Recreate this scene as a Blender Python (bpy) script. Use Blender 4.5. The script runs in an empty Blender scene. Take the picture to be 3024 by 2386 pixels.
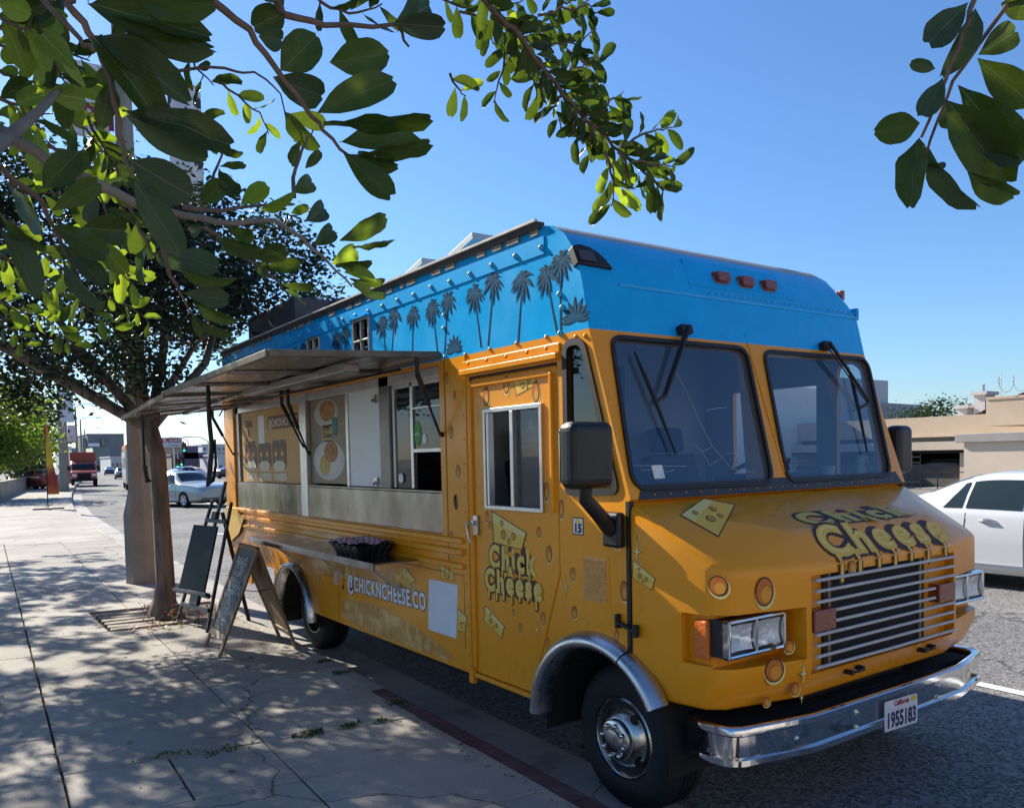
import bpy, bmesh, math, random
from mathutils import Vector as V, Matrix as Mx, Euler
R_ = math.radians
sc = bpy.context.scene
col = sc.collection
# ------------------------------------------------------------------ camera
FPX, PPY = 2388.0, 1462.0                       # focal length and principal row in pixels of the 3024 x 2386 photograph
CAM = V((0.0, 0.0, 1.80))
XS = 2.65                                       # plane of the food truck's kerb side
def _basis(yaw, pitch, roll):
    cy, sy, cp, sp = math.cos(yaw), math.sin(yaw), math.cos(pitch), math.sin(pitch)
    f = V((sy*cp, cy*cp, sp)); r = V((cy, -sy, 0)); u = r.cross(f)
    cr, sr = math.cos(roll), math.sin(roll)
    return r*cr + u*sr, u*cr - r*sr, f
CR, CU, CF = _basis(R_(35.12), R_(-2.745), R_(-1.222))
cam = bpy.data.cameras.new('camera'); camo = bpy.data.objects.new('camera', cam); col.objects.link(camo)
camo.matrix_world = Mx(((CR.x, CU.x, -CF.x, CAM.x), (CR.y, CU.y, -CF.y, CAM.y), (CR.z, CU.z, -CF.z, CAM.z), (0, 0, 0, 1)))
cam.sensor_width = 36.0; cam.lens = 36.0*FPX/3024; cam.shift_y = (PPY-1193)/3024
cam.clip_start = 0.05; cam.clip_end = 3000
sc.camera = camo
# ------------------------------------------------------------------ sky and sun
SUN = V((-0.38, 1.45, 1.0)).normalized()         # direction towards the sun
wld = bpy.data.worlds.new('World'); sc.world = wld; wld.use_nodes = True
wn = wld.node_tree; wbg = wn.nodes['Background']
sky = wn.nodes.new('ShaderNodeTexSky'); sky.sky_type = 'NISHITA'; sky.sun_disc = False
sky.sun_elevation = math.asin(SUN.z); sky.sun_rotation = math.atan2(SUN.x, SUN.y)
sky.altitude = 0; sky.air_density = 1.2; sky.dust_density = 0.3; sky.ozone_density = 10.0
wn.links.new(sky.outputs[0], wbg.inputs[0]); wbg.inputs[1].default_value = 0.094
sl = bpy.data.lights.new('sun', 'SUN'); sl.energy = 5.0; sl.angle = R_(0.53); sl.color = (1.0, 0.93, 0.82)
slo = bpy.data.objects.new('sun', sl); col.objects.link(slo)
slo.rotation_euler = (-SUN).to_track_quat('-Z', 'Y').to_euler(); slo.location = (-10, 30, 25)
sc.view_settings.view_transform = 'Standard'; sc.view_settings.look = 'None'
sc.view_settings.gamma = 1.0; sc.view_settings.use_curve_mapping = False
sc.view_settings.exposure = 0.97
# ------------------------------------------------------------------ pixel -> place (a pixel gives a direction; plane or ground gives the distance)
def ray(px, py): return CR*((px-1512)/FPX) + CU*((PPY-py)/FPX) + CF
def onX(p, x): d = ray(*p); return CAM + d*((x-CAM.x)/d.x)
def onY(p, y): d = ray(*p); return CAM + d*((y-CAM.y)/d.y)
def onZ(p, z): d = ray(*p); return CAM + d*((z-CAM.z)/d.z)
def at(p, depth): return CAM + ray(*p)*depth
def crop(x0, y0, s): return lambda x, y: (x0+x*s, y0+y*s)
c1 = crop(1300, 600, 600/2050); c2 = crop(2000, 1600, 1024/2165); c3 = crop(1550, 1850, 600/1912); c4 = crop(1800, 950, 900/2165)
c5 = crop(2250, 700, 500/1708); c6 = crop(2600, 1400, 424/1448); c7 = crop(1300, 1050, 400/1366); c8 = crop(1350, 1450, 600/1577)
d1 = crop(1550, 600, 1400/2165); d2 = crop(1750, 1400, 1274/2165); d4 = crop(600, 1000, 750/2135); d5 = crop(650, 1400, 800/2165); d6 = crop(700, 620, 1100/2165)
d7 = crop(0, 1100, 720/2050); d8 = crop(2500, 1050, 524/1119); e4 = crop(0, 1600, 1500/2165); g1 = crop(560, 1780, 800/2165)
g3 = crop(400, 1000, 500/2135); h6 = crop(200, 1350, 700/1839); fv = crop(0, 0, 3024/2165)
l1 = crop(0, 0, 1300/2165); l2 = crop(1000, 0, 1100/2165); l3 = crop(2500, 0, 524/1279); l5 = crop(0, 400, 800/1518)
# ------------------------------------------------------------------ materials
def _n(t, k, **kw):
    n = t.nodes.new('ShaderNode'+k)
    for a, b in kw.items(): setattr(n, a, b)
    return n
MATS = {}
def mat(name, c=(.5, .5, .5), rough=.5, metal=0., var=0., vs=3., bump=0., bs=40., coat=0., spec=.5, emit=None, trans=0., ior=1.45, stretch=None, c2=None, cs=2., cf=(.45, .6), alpha=1., det=4., coords='Object', rvar=0.):
    """procedural principled material: value noise (var/vs), second colour in noise patches (c2/cs/cf), bump, coat"""
    if name in MATS: return MATS[name]
    m = bpy.data.materials.new(name); m.use_nodes = True; t = m.node_tree; b = t.nodes['Principled BSDF']
    b.inputs['Base Color'].default_value = (*c, 1); b.inputs['Roughness'].default_value = rough; b.inputs['Metallic'].default_value = metal
    b.inputs['Coat Weight'].default_value = coat; b.inputs['Coat Roughness'].default_value = .06; b.inputs['Specular IOR Level'].default_value = spec
    b.inputs['Transmission Weight'].default_value = trans; b.inputs['IOR'].default_value = ior; b.inputs['Alpha'].default_value = alpha
    if emit: b.inputs['Emission Color'].default_value = (*emit[:3], 1); b.inputs['Emission Strength'].default_value = emit[3]
    if var or bump or c2 or rvar:
        tc = _n(t, 'TexCoord'); mp = _n(t, 'Mapping'); t.links.new(tc.outputs[coords], mp.inputs[0])
        if stretch: mp.inputs['Scale'].default_value = stretch
    cur = None
    if c2:
        nz = _n(t, 'TexNoise'); nz.inputs['Scale'].default_value = cs; nz.inputs['Detail'].default_value = 6; t.links.new(mp.outputs[0], nz.inputs[0])
        rp = _n(t, 'ValToRGB'); rp.color_ramp.elements[0].position = cf[0]; rp.color_ramp.elements[1].position = cf[1]
        rp.color_ramp.elements[0].color = (*c, 1); rp.color_ramp.elements[1].color = (*c2, 1)
        t.links.new(nz.outputs[0], rp.inputs[0]); cur = rp.outputs[0]
    if var:
        nz = _n(t, 'TexNoise'); nz.inputs['Scale'].default_value = vs; nz.inputs['Detail'].default_value = det; t.links.new(mp.outputs[0], nz.inputs[0])
        mr = _n(t, 'MapRange'); mr.inputs[1].default_value = .25; mr.inputs[2].default_value = .75; mr.inputs[3].default_value = 1-var; mr.inputs[4].default_value = 1+var
        t.links.new(nz.outputs[0], mr.inputs[0])
        vm = _n(t, 'VectorMath', operation='SCALE'); t.links.new(mr.outputs[0], vm.inputs['Scale'])
        if cur: t.links.new(cur, vm.inputs[0])
        else: vm.inputs[0].default_value = c
        cur = vm.outputs[0]
    if cur: t.links.new(cur, b.inputs['Base Color'])
    if rvar:
        nz = _n(t, 'TexNoise'); nz.inputs['Scale'].default_value = vs*1.7+1; nz.inputs['Detail'].default_value = 5; t.links.new(mp.outputs[0], nz.inputs[0])
        mr = _n(t, 'MapRange'); mr.inputs[1].default_value = .3; mr.inputs[2].default_value = .7; mr.inputs[3].default_value = max(.02, rough-rvar); mr.inputs[4].default_value = rough+rvar
        t.links.new(nz.outputs[0], mr.inputs[0]); t.links.new(mr.outputs[0], b.inputs['Roughness'])
    if bump:
        nz = _n(t, 'TexNoise'); nz.inputs['Scale'].default_value = bs; nz.inputs['Detail'].default_value = 5; t.links.new(mp.outputs[0], nz.inputs[0])
        bp = _n(t, 'Bump'); bp.inputs['Strength'].default_value = bump; bp.inputs['Distance'].default_value = .02
        t.links.new(nz.outputs[0], bp.inputs['Height']); t.links.new(bp.outputs[0], b.inputs['Normal'])
    MATS[name] = m
    return m
def glass_mat(name, tint=(.75, .82, .85), refl=1.0, ior=1.45, film=0., filmc=(.3, .4, .5)):
    """thin pane: see-through, tinted, with fresnel reflection (and a little diffuse film)"""
    if name in MATS: return MATS[name]
    m = bpy.data.materials.new(name); m.use_nodes = True; t = m.node_tree; t.nodes.clear()
    o = _n(t, 'OutputMaterial'); tr = _n(t, 'BsdfTransparent'); tr.inputs[0].default_value = (*tint, 1)
    gl = _n(t, 'BsdfGlossy'); gl.inputs['Roughness'].default_value = .02; gl.inputs[0].default_value = (refl, refl, refl, 1)
    ge = _n(t, 'NewGeometry'); dt = _n(t, 'VectorMath', operation='DOT_PRODUCT'); t.links.new(ge.outputs['Incoming'], dt.inputs[0]); t.links.new(ge.outputs['Normal'], dt.inputs[1])
    ab = _n(t, 'Math', operation='ABSOLUTE'); t.links.new(dt.outputs['Value'], ab.inputs[0]); om = _n(t, 'Math', operation='SUBTRACT'); om.inputs[0].default_value = 1; t.links.new(ab.outputs[0], om.inputs[1])
    pw = _n(t, 'Math', operation='POWER'); t.links.new(om.outputs[0], pw.inputs[0]); pw.inputs[1].default_value = 5; f0 = 2*((ior-1)/(ior+1))**2
    fr = _n(t, 'Math', operation='MULTIPLY_ADD'); t.links.new(pw.outputs[0], fr.inputs[0]); fr.inputs[1].default_value = 1-f0; fr.inputs[2].default_value = f0
    mx = _n(t, 'MixShader'); t.links.new(fr.outputs[0], mx.inputs[0]); t.links.new(tr.outputs[0], mx.inputs[1]); t.links.new(gl.outputs[0], mx.inputs[2])
    out = mx
    if film:
        df = _n(t, 'BsdfDiffuse'); df.inputs[0].default_value = (*filmc, 1); m2 = _n(t, 'MixShader'); m2.inputs[0].default_value = film
        t.links.new(mx.outputs[0], m2.inputs[1]); t.links.new(df.outputs[0], m2.inputs[2]); out = m2
    t.links.new(out.outputs[0], o.inputs[0]); MATS[name] = m
    return m
def leaf_mat(name, top, thru, amount=.45, rough=.4, rib=None, var=.35, spec=.35):
    if name in MATS: return MATS[name]
    m = bpy.data.materials.new(name); m.use_nodes = True; t = m.node_tree; t.nodes.clear()
    o = _n(t, 'OutputMaterial'); df = _n(t, 'BsdfPrincipled'); df.inputs['Roughness'].default_value = rough; df.inputs['Specular IOR Level'].default_value = spec
    tl = _n(t, 'BsdfTranslucent'); mx = _n(t, 'MixShader'); mx.inputs[0].default_value = amount
    oi = _n(t, 'ObjectInfo'); tc = _n(t, 'TexCoord'); nz = _n(t, 'TexNoise'); nz.inputs['Scale'].default_value = 2.5 if not rib else 14
    t.links.new(tc.outputs['Object'], nz.inputs[0])
    ad = _n(t, 'Math', operation='ADD'); t.links.new(nz.outputs[0], ad.inputs[0]); t.links.new(oi.outputs['Random'], ad.inputs[1])
    mr = _n(t, 'MapRange'); mr.inputs[1].default_value = .3; mr.inputs[2].default_value = 1.2; mr.inputs[3].default_value = 1-var; mr.inputs[4].default_value = 1+var
    t.links.new(ad.outputs[0], mr.inputs[0])
    for c, nd, sock in ((top, df, 'Base Color'), (thru, tl, 'Color')):
        vm = _n(t, 'VectorMath', operation='SCALE'); vm.inputs[0].default_value = c; t.links.new(mr.outputs[0], vm.inputs['Scale'])
        src = vm.outputs[0]
        if rib:                                   # pale midrib and side veins along the leaf (local y = length)
            sp = _n(t, 'SeparateXYZ'); t.links.new(tc.outputs['Object'], sp.inputs[0])
            ab = _n(t, 'Math', operation='ABSOLUTE'); t.links.new(sp.outputs[0], ab.inputs[0])
            lt = _n(t, 'Math', operation='LESS_THAN'); t.links.new(ab.outputs[0], lt.inputs[0]); lt.inputs[1].default_value = .012
            sy = _n(t, 'Math', operation='MULTIPLY_ADD'); t.links.new(ab.outputs[0], sy.inputs[0]); sy.inputs[1].default_value = -1.1; t.links.new(sp.outputs[1], sy.inputs[2])
            sm = _n(t, 'Math', operation='MULTIPLY'); t.links.new(sy.outputs[0], sm.inputs[0]); sm.inputs[1].default_value = 70
            sn = _n(t, 'Math', operation='SINE'); t.links.new(sm.outputs[0], sn.inputs[0])
            gt = _n(t, 'Math', operation='GREATER_THAN'); t.links.new(sn.outputs[0], gt.inputs[0]); gt.inputs[1].default_value = .9
            g2 = _n(t, 'Math', operation='MULTIPLY'); t.links.new(gt.outputs[0], g2.inputs[0]); g2.inputs[1].default_value = .22
            mxm = _n(t, 'Math', operation='MAXIMUM'); t.links.new(lt.outputs[0], mxm.inputs[0]); t.links.new(g2.outputs[0], mxm.inputs[1])
            mc = _n(t, 'Mix', data_type='RGBA'); t.links.new(mxm.outputs[0], mc.inputs[0]); t.links.new(src, mc.inputs[6]); mc.inputs[7].default_value = (*rib, 1)
            src = mc.outputs[2]
        t.links.new(src, nd.inputs[sock])
    t.links.new(df.outputs[0], mx.inputs[1]); t.links.new(tl.outputs[0], mx.inputs[2]); t.links.new(mx.outputs[0], o.inputs[0])
    MATS[name] = m
    return m
# ------------------------------------------------------------------ mesh builder
class MB:
    def __init__(s): s.v = []; s.f = []; s.m = []
    def add(s, vs, fs, m=0):
        k = len(s.v); s.v += [tuple(p) for p in vs]; s.f += [tuple(i+k for i in f) for f in fs]; s.m += [m]*len(fs); return s
    def bx(s, x0, x1, y0, y1, z0, z1, m=0, T=None):
        vs = [V((x, y, z)) for z in (z0, z1) for y in (y0, y1) for x in (x0, x1)]
        if T: vs = [T @ p for p in vs]
        return s.add(vs, [(0, 2, 3, 1), (4, 5, 7, 6), (0, 1, 5, 4), (2, 6, 7, 3), (0, 4, 6, 2), (1, 3, 7, 5)], m)
    def bar(s, a, b, w, h, up=V((0, 0, 1)), m=0):
        """box-section bar from a to b"""
        a, b = V(a), V(b); d = (b-a).normalized(); x = d.cross(up)
        x = x.normalized() if x.length > 1e-6 else V((1, 0, 0)); y = x.cross(d).normalized()
        vs = [p + x*(i*w/2) + y*(j*h/2) for p in (a, b) for i, j in ((-1, -1), (1, -1), (1, 1), (-1, 1))]
        return s.add(vs, [(3, 2, 1, 0), (4, 5, 6, 7), (0, 1, 5, 4), (1, 2, 6, 5), (2, 3, 7, 6), (3, 0, 4, 7)], m)
    def tube(s, pts, r, n=8, m=0, cap=True):
        pts = [V(p) for p in pts]; rs = r if isinstance(r, (list, tuple)) else [r]*len(pts)
        k = len(s.v); prev = None
        for i, p in enumerate(pts):
            d = (pts[min(i+1, len(pts)-1)]-pts[max(i-1, 0)]).normalized()
            if prev is None: x = d.orthogonal().normalized()
            else: x = prev - d*prev.dot(d); x = x.normalized() if x.length > 1e-6 else d.orthogonal().normalized()
            prev = x; y = d.cross(x)
            s.v += [tuple(p + (x*math.cos(2*math.pi*j/n) + y*math.sin(2*math.pi*j/n))*rs[i]) for j in range(n)]
        for i in range(len(pts)-1):
            for j in range(n):
                s.f.append((k+i*n+j, k+i*n+(j+1) % n, k+(i+1)*n+(j+1) % n, k+(i+1)*n+j)); s.m.append(m)
        if cap:
            s.f.append(tuple(k+j for j in range(n-1, -1, -1))); s.m.append(m)
            e = k+(len(pts)-1)*n; s.f.append(tuple(e+j for j in range(n))); s.m.append(m)
        return s
    def lathe(s, prof, o, ax, n=24, m=0, a0=0., a1=360.):
        """profile [(radius, height)] turned about axis ax through o"""
        o = V(o); ax = V(ax).normalized(); x = ax.orthogonal().normalized(); y = ax.cross(x); k = len(s.v); full = a1-a0 >= 359.9
        nn = n if full else n+1
        for r, h in prof:
            for j in range(nn):
                a = R_(a0+(a1-a0)*j/n); s.v.append(tuple(o + ax*h + (x*math.cos(a)+y*math.sin(a))*r))
        for i in range(len(prof)-1):
            for j in range(n):
                j2 = (j+1) % nn
                s.f.append((k+i*nn+j, k+i*nn+j2, k+(i+1)*nn+j2, k+(i+1)*nn+j)); s.m.append(m)
        if full:
            if prof[0][0] > 1e-5: s.f.append(tuple(k+j for j in range(nn-1, -1, -1))); s.m.append(m)
            if prof[-1][0] > 1e-5: s.f.append(tuple(k+(len(prof)-1)*nn+j for j in range(nn))); s.m.append(m)
        return s
    def prism(s, poly, fr, t0, t1, m=0):
        """2-d polygon in frame fr, extruded along the frame normal from t0 to t1"""
        n = len(poly)
        vs = [fr(a, b, t0) for a, b in poly]+[fr(a, b, t1) for a, b in poly]
        return s.add(vs, [tuple(range(n-1, -1, -1)), tuple(range(n, 2*n))]+[(i, (i+1) % n, n+(i+1) % n, n+i) for i in range(n)], m)
    def flat(s, poly, fr, t=0., m=0):
        return s.add([fr(a, b, t) for a, b in poly], [tuple(range(len(poly)))], m)
    def build(s, name, mats, parent=None, smooth=None, bevel=0., fix=False, kind=None):
        me = bpy.data.meshes.new(name); me.from_pydata([tuple(p) for p in s.v], [], s.f)
        for m in (mats if isinstance(mats, (list, tuple)) else [mats]): me.materials.append(m)
        me.polygons.foreach_set('material_index', s.m)
        if fix:
            b = bmesh.new(); b.from_mesh(me); bmesh.ops.remove_doubles(b, verts=b.verts, dist=1e-5); bmesh.ops.recalc_face_normals(b, faces=b.faces); b.to_mesh(me); b.free()
        if smooth is not None:
            me.polygons.foreach_set('use_smooth', [True]*len(me.polygons)); me.set_sharp_from_angle(angle=R_(smooth))
        me.update()
        return put(name, me, parent, bevel, kind)
def put(name, me, parent=None, bevel=0., kind=None):
    o = bpy.data.objects.new(name, me); col.objects.link(o)
    if parent is not None: adopt(o, parent)
    if bevel:
        b = o.modifiers.new('bevel', 'BEVEL'); b.width = bevel; b.segments = 2; b.limit_method = 'ANGLE'; b.angle_limit = R_(40)
    if kind: o['kind'] = kind
    return o
WM = {}
def wmat(o):
    m = Mx.LocRotScale(o.location, o.rotation_euler, o.scale)
    return (wmat(o.parent) @ o.matrix_parent_inverse @ m) if o.parent else m
def adopt(o, parent): o.parent = parent; o.matrix_parent_inverse = wmat(parent).inverted()
def frame(o, a, b, n=None):
    o, a, b = V(o), V(a), V(b); n = V(n) if n is not None else a.cross(b).normalized()
    return lambda x, y, t=0.: o + a*x + b*y + n*t
def tag(o, label=None, cat=None, group=None, kind=None):
    if label: o['label'] = label
    if cat: o['category'] = cat
    if group: o['group'] = group
    if kind: o['kind'] = kind
    return o
def thing(name, label, cat, loc=(0, 0, 0), rz=0., group=None):
    o = bpy.data.objects.new(name, None); col.objects.link(o); o.location = loc; o.rotation_euler = (0, 0, rz); o.empty_display_size = .2
    return tag(o, label, cat, group)
def copy_tree(o, parent=None):
    c = o.copy(); col.objects.link(c); c.parent = parent
    for ch in list(o.children): copy_tree(ch, c)
    return c
def boolean(o, cutters, op='DIFFERENCE'):
    """bake boolean cuts into o's mesh"""
    for c in cutters:
        md = o.modifiers.new('b', 'BOOLEAN'); md.operation = op; md.object = c; md.solver = 'EXACT'
    bpy.context.view_layer.update()
    dg = bpy.context.evaluated_depsgraph_get()
    me = bpy.data.meshes.new_from_object(o.evaluated_get(dg)); old = o.data; o.modifiers.clear(); o.data = me; me.name = old.name
    for c in cutters: bpy.data.objects.remove(c, do_unlink=True)
    return o
def resmooth(o, ang=35):
    o.data.polygons.foreach_set('use_smooth', [True]*len(o.data.polygons)); o.data.set_sharp_from_angle(angle=R_(ang)); o.data.update()
def text2d(body, size=1., offset=0., space=1., res=4, align='LEFT'):
    """built-in lettering as flat 2-d vertices and faces"""
    cu = bpy.data.curves.new('t', 'FONT'); cu.body = body; cu.size = size; cu.offset = offset; cu.space_character = space; cu.resolution_u = res; cu.align_x = align; cu.fill_mode = 'FRONT'
    o = bpy.data.objects.new('t', cu); col.objects.link(o); bpy.context.view_layer.update()
    dg = bpy.context.evaluated_depsgraph_get(); me = bpy.data.meshes.new_from_object(o.evaluated_get(dg))
    vs = [(p.co.x, p.co.y) for p in me.vertices]; fs = [tuple(p.vertices) for p in me.polygons]
    bpy.data.objects.remove(o, do_unlink=True); bpy.data.curves.remove(cu); bpy.data.meshes.remove(me)
    return vs, fs
def text_on(mb, body, fr, size, x=0., y=0., t=0., m=0, offset=0., space=1., width=None, align='LEFT', sx=1., arc=None):
    vs, fs = text2d(body, size, offset, space, align=align)
    if not vs: return 0
    x0 = min(p[0] for p in vs); x1 = max(p[0] for p in vs)
    k = sx if width is None else width/(x1-x0)
    mb.add([fr(x+(p[0])*k, y+p[1]+(arc(x+p[0]*k) if arc else 0), t) for p in vs], fs, m)
    return (x1-x0)*k
def ell(a, b, rx, ry, n=20, rot=0.):
    return [(a+rx*math.cos(2*math.pi*i/n)*math.cos(rot)-ry*math.sin(2*math.pi*i/n)*math.sin(rot), b+rx*math.cos(2*math.pi*i/n)*math.sin(rot)+ry*math.sin(2*math.pi*i/n)*math.cos(rot)) for i in range(n)]
def rrect(x0, x1, y0, y1, r, n=5):
    out = []
    for cx, cy, a0 in ((x1-r, y1-r, 0), (x0+r, y1-r, 90), (x0+r, y0+r, 180), (x1-r, y0+r, 270)):
        out += [(cx+r*math.cos(R_(a0+90*i/n)), cy+r*math.sin(R_(a0+90*i/n))) for i in range(n+1)]
    return out
def roundpoly(pts, r, n=5):
    """polygon with rounded corners; r a number or one per corner"""
    out = []; k = len(pts)
    for i in range(k):
        p, a, b = V(pts[i]), V(pts[i-1]), V(pts[(i+1) % k]); rr = r[i] if isinstance(r, (list, tuple)) else r
        u = (a-p).normalized(); w = (b-p).normalized(); d = min(rr, (a-p).length*.48, (b-p).length*.48)
        A, B = p+u*d, p+w*d
        for j in range(n+1):
            s = j/n; q = A*(1-s)**2 + p*2*s*(1-s) + B*s*s; out.append((q.x, q.y))
    return out
rnd = random.Random(7)
# ------------------------------------------------------------------ ground, road, pavement
def concrete(name, c, var=.13, rnd_amt=.16, stain=.35, joint=None):
    if name in MATS: return MATS[name]
    m = mat(name, c, .85, var=var, vs=1.3, bump=.25, bs=120, spec=.3, det=8); t = m.node_tree; b = t.nodes['Principled BSDF']
    src = b.inputs['Base Color'].links[0].from_socket
    tc = _n(t, 'TexCoord'); oi = _n(t, 'ObjectInfo')
    sp = _n(t, 'TexNoise'); sp.inputs['Scale'].default_value = 260; sp.inputs['Detail'].default_value = 2; t.links.new(tc.outputs['Object'], sp.inputs[0])   # aggregate
    mr = _n(t, 'MapRange'); mr.inputs[1].default_value = .3; mr.inputs[2].default_value = .7; mr.inputs[3].default_value = .8; mr.inputs[4].default_value = 1.18; t.links.new(sp.outputs[0], mr.inputs[0])
    st = _n(t, 'TexNoise'); st.inputs['Scale'].default_value = 2.6; st.inputs['Detail'].default_value = 9; st.inputs['Roughness'].default_value = .68; t.links.new(tc.outputs['Object'], st.inputs[0])
    ms = _n(t, 'MapRange'); ms.inputs[1].default_value = .52; ms.inputs[2].default_value = .72; ms.inputs[3].default_value = 1; ms.inputs[4].default_value = 1-stain; t.links.new(st.outputs[0], ms.inputs[0])
    mo = _n(t, 'MapRange'); mo.inputs[3].default_value = 1-rnd_amt; mo.inputs[4].default_value = 1+rnd_amt*.6; t.links.new(oi.outputs['Random'], mo.inputs[0])
    gm = _n(t, 'TexVoronoi'); gm.inputs['Scale'].default_value = 3.1; t.links.new(tc.outputs['Object'], gm.inputs[0])                 # flattened gum spots
    g1_ = _n(t, 'MapRange'); g1_.inputs[1].default_value = .035; g1_.inputs[2].default_value = .055; g1_.inputs[3].default_value = .42; g1_.inputs[4].default_value = 1; t.links.new(gm.outputs['Distance'], g1_.inputs[0])
    cn = _n(t, 'TexNoise'); cn.inputs['Scale'].default_value = 1.7; cn.inputs['Detail'].default_value = 6; t.links.new(tc.outputs['Object'], cn.inputs[0])      # hairline cracks
    ca = _n(t, 'VectorMath', operation='MULTIPLY_ADD'); t.links.new(cn.outputs['Color'], ca.inputs[0]); ca.inputs[1].default_value = (.7, .7, .7); t.links.new(tc.outputs['Object'], ca.inputs[2])
    cv = _n(t, 'TexVoronoi', feature='DISTANCE_TO_EDGE'); cv.inputs['Scale'].default_value = .42; t.links.new(ca.outputs[0], cv.inputs[0])
    ck = _n(t, 'MapRange'); ck.inputs[1].default_value = .0012; ck.inputs[2].default_value = .0045; ck.inputs[3].default_value = .38; ck.inputs[4].default_value = 1; t.links.new(cv.outputs['Distance'], ck.inputs[0])
    bl = _n(t, 'TexNoise'); bl.inputs['Scale'].default_value = .55; bl.inputs['Detail'].default_value = 3; t.links.new(tc.outputs['Object'], bl.inputs[0])          # broad old discolouration
    bm = _n(t, 'MapRange'); bm.inputs[1].default_value = .35; bm.inputs[2].default_value = .65; bm.inputs[3].default_value = .82; bm.inputs[4].default_value = 1.1; t.links.new(bl.outputs[0], bm.inputs[0])
    k = None
    for s in (mr, ms, mo, g1_, ck, bm):
        if k is None: k = s.outputs[0]
        else:
            mm = _n(t, 'Math', operation='MULTIPLY'); t.links.new(k, mm.inputs[0]); t.links.new(s.outputs[0], mm.inputs[1]); k = mm.outputs[0]
    vm = _n(t, 'VectorMath', operation='SCALE'); t.links.new(src, vm.inputs[0]); t.links.new(k, vm.inputs['Scale']); t.links.new(vm.outputs[0], b.inputs['Base Color'])
    return m
def asphalt(name, c, patch):
    if name in MATS: return MATS[name]
    m = mat(name, c, .9, var=.2, vs=.35, bump=.5, bs=70, c2=patch, cs=.22, cf=(.4, .65), spec=.25, det=6); t = m.node_tree; b = t.nodes['Principled BSDF']
    src = b.inputs['Base Color'].links[0].from_socket; tc = _n(t, 'TexCoord')
    vo = _n(t, 'TexVoronoi'); vo.inputs['Scale'].default_value = 55; t.links.new(tc.outputs['Object'], vo.inputs[0])
    sx = _n(t, 'SeparateColor'); t.links.new(vo.outputs['Color'], sx.inputs[0])
    mr = _n(t, 'MapRange'); mr.inputs[3].default_value = .45; mr.inputs[4].default_value = 1.75; t.links.new(sx.outputs[0], mr.inputs[0])
    cr = _n(t, 'TexVoronoi', feature='DISTANCE_TO_EDGE'); cr.inputs['Scale'].default_value = .33; nz = _n(t, 'TexNoise'); nz.inputs['Scale'].default_value = 1.4; nz.inputs['Detail'].default_value = 5
    t.links.new(tc.outputs['Object'], nz.inputs[0]); av = _n(t, 'VectorMath', operation='ADD'); t.links.new(tc.outputs['Object'], av.inputs[0]); t.links.new(nz.outputs['Color'], av.inputs[1]); t.links.new(av.outputs[0], cr.inputs[0])
    mc = _n(t, 'MapRange'); mc.inputs[1].default_value = .004; mc.inputs[2].default_value = .012; mc.inputs[3].default_value = .45; mc.inputs[4].default_value = 1; t.links.new(cr.outputs['Distance'], mc.inputs[0])
    mm = _n(t, 'Math', operation='MULTIPLY'); t.links.new(mr.outputs[0], mm.inputs[0]); t.links.new(mc.outputs[0], mm.inputs[1])
    vm = _n(t, 'VectorMath', operation='SCALE'); t.links.new(src, vm.inputs[0]); t.links.new(mm.outputs[0], vm.inputs['Scale']); t.links.new(vm.outputs[0], b.inputs['Base Color'])
    return m
M_road = asphalt('asphalt', (.155, .152, .148), (.20, .193, .18)); M_slab = concrete('pavement_concrete', (.37, .342, .295)); M_kerb = concrete('kerb_concrete', (.37, .345, .30), stain=.5)
M_red = mat('faded_red_kerb_paint', (.12, .05, .055), .85, var=.3, vs=6, bump=.2, bs=80, c2=(.2, .15, .145), cs=5, cf=(.52, .72))
M_soil = mat('soil', (.12, .085, .055), .95, var=.4, vs=14, bump=.8, bs=60); M_earth = mat('far_ground', (.20, .185, .16), .95, var=.2, vs=.05)
M_gut = concrete('gutter_concrete', (.36, .345, .315), stain=.55, rnd_amt=.05)
KER = [(2.10, -30), (2.20, -12), (2.42, 0), (2.504, 2.8), (2.59, 6.6), (2.63, 8.9), (3.0, 17), (3.1, 20.3), (3.92, 33), (4.9, 43), (6.2, 54), (9.0, 76), (16.7, 130), (31, 230), (59, 430), (120, 860)]
def kx(y):
    for (xa, ya), (xb, yb) in zip(KER, KER[1:]):
        if ya <= y <= yb: return xa+(xb-xa)*(y-ya)/(yb-ya)
    return KER[-1][0]
def strip(name, ys, fa, fb, z, m, kind='structure'):
    b = MB(); vs = []
    for y in ys: vs += [(fa(y), y, z), (fb(y), y, z)]
    b.add(vs, [(2*i, 2*i+1, 2*i+3, 2*i+2) for i in range(len(ys)-1)])
    return b.build(name, m, kind=kind)
g = MB(); g.add([(-1500, -1500, -.03), (1500, -1500, -.03), (1500, 1500, -.03), (-1500, 1500, -.03)], [(0, 1, 2, 3)]); g.build('ground', M_earth, kind='structure')
ys = [-30, -20, -12, -6, 0, 2.8, 6.6, 8.9, 13, 17, 20.3, 26, 33, 38, 43, 48, 54, 65, 76, 100, 130, 180, 230, 330, 430, 860]
strip('road', ys, kx, lambda y: kx(y)+19.5, 0, M_road)
strip('gutter', ys[:18], kx, lambda y: kx(y)+.5, .004, M_gut)
strip('far_pavement', ys, lambda y: kx(y)+19.5, lambda y: kx(y)+23.5, .12, M_kerb)
def XA(y): return .435+.036*(y-4.39)
def XB(y): return 1.442+.036*(y-3.6)
LINES = [lambda y: XA(y)-4.15, lambda y: XA(y)-3.1, lambda y: XA(y)-2.06, lambda y: XA(y)-1.03, XA, XB, lambda y: kx(y)-.125]
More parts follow.
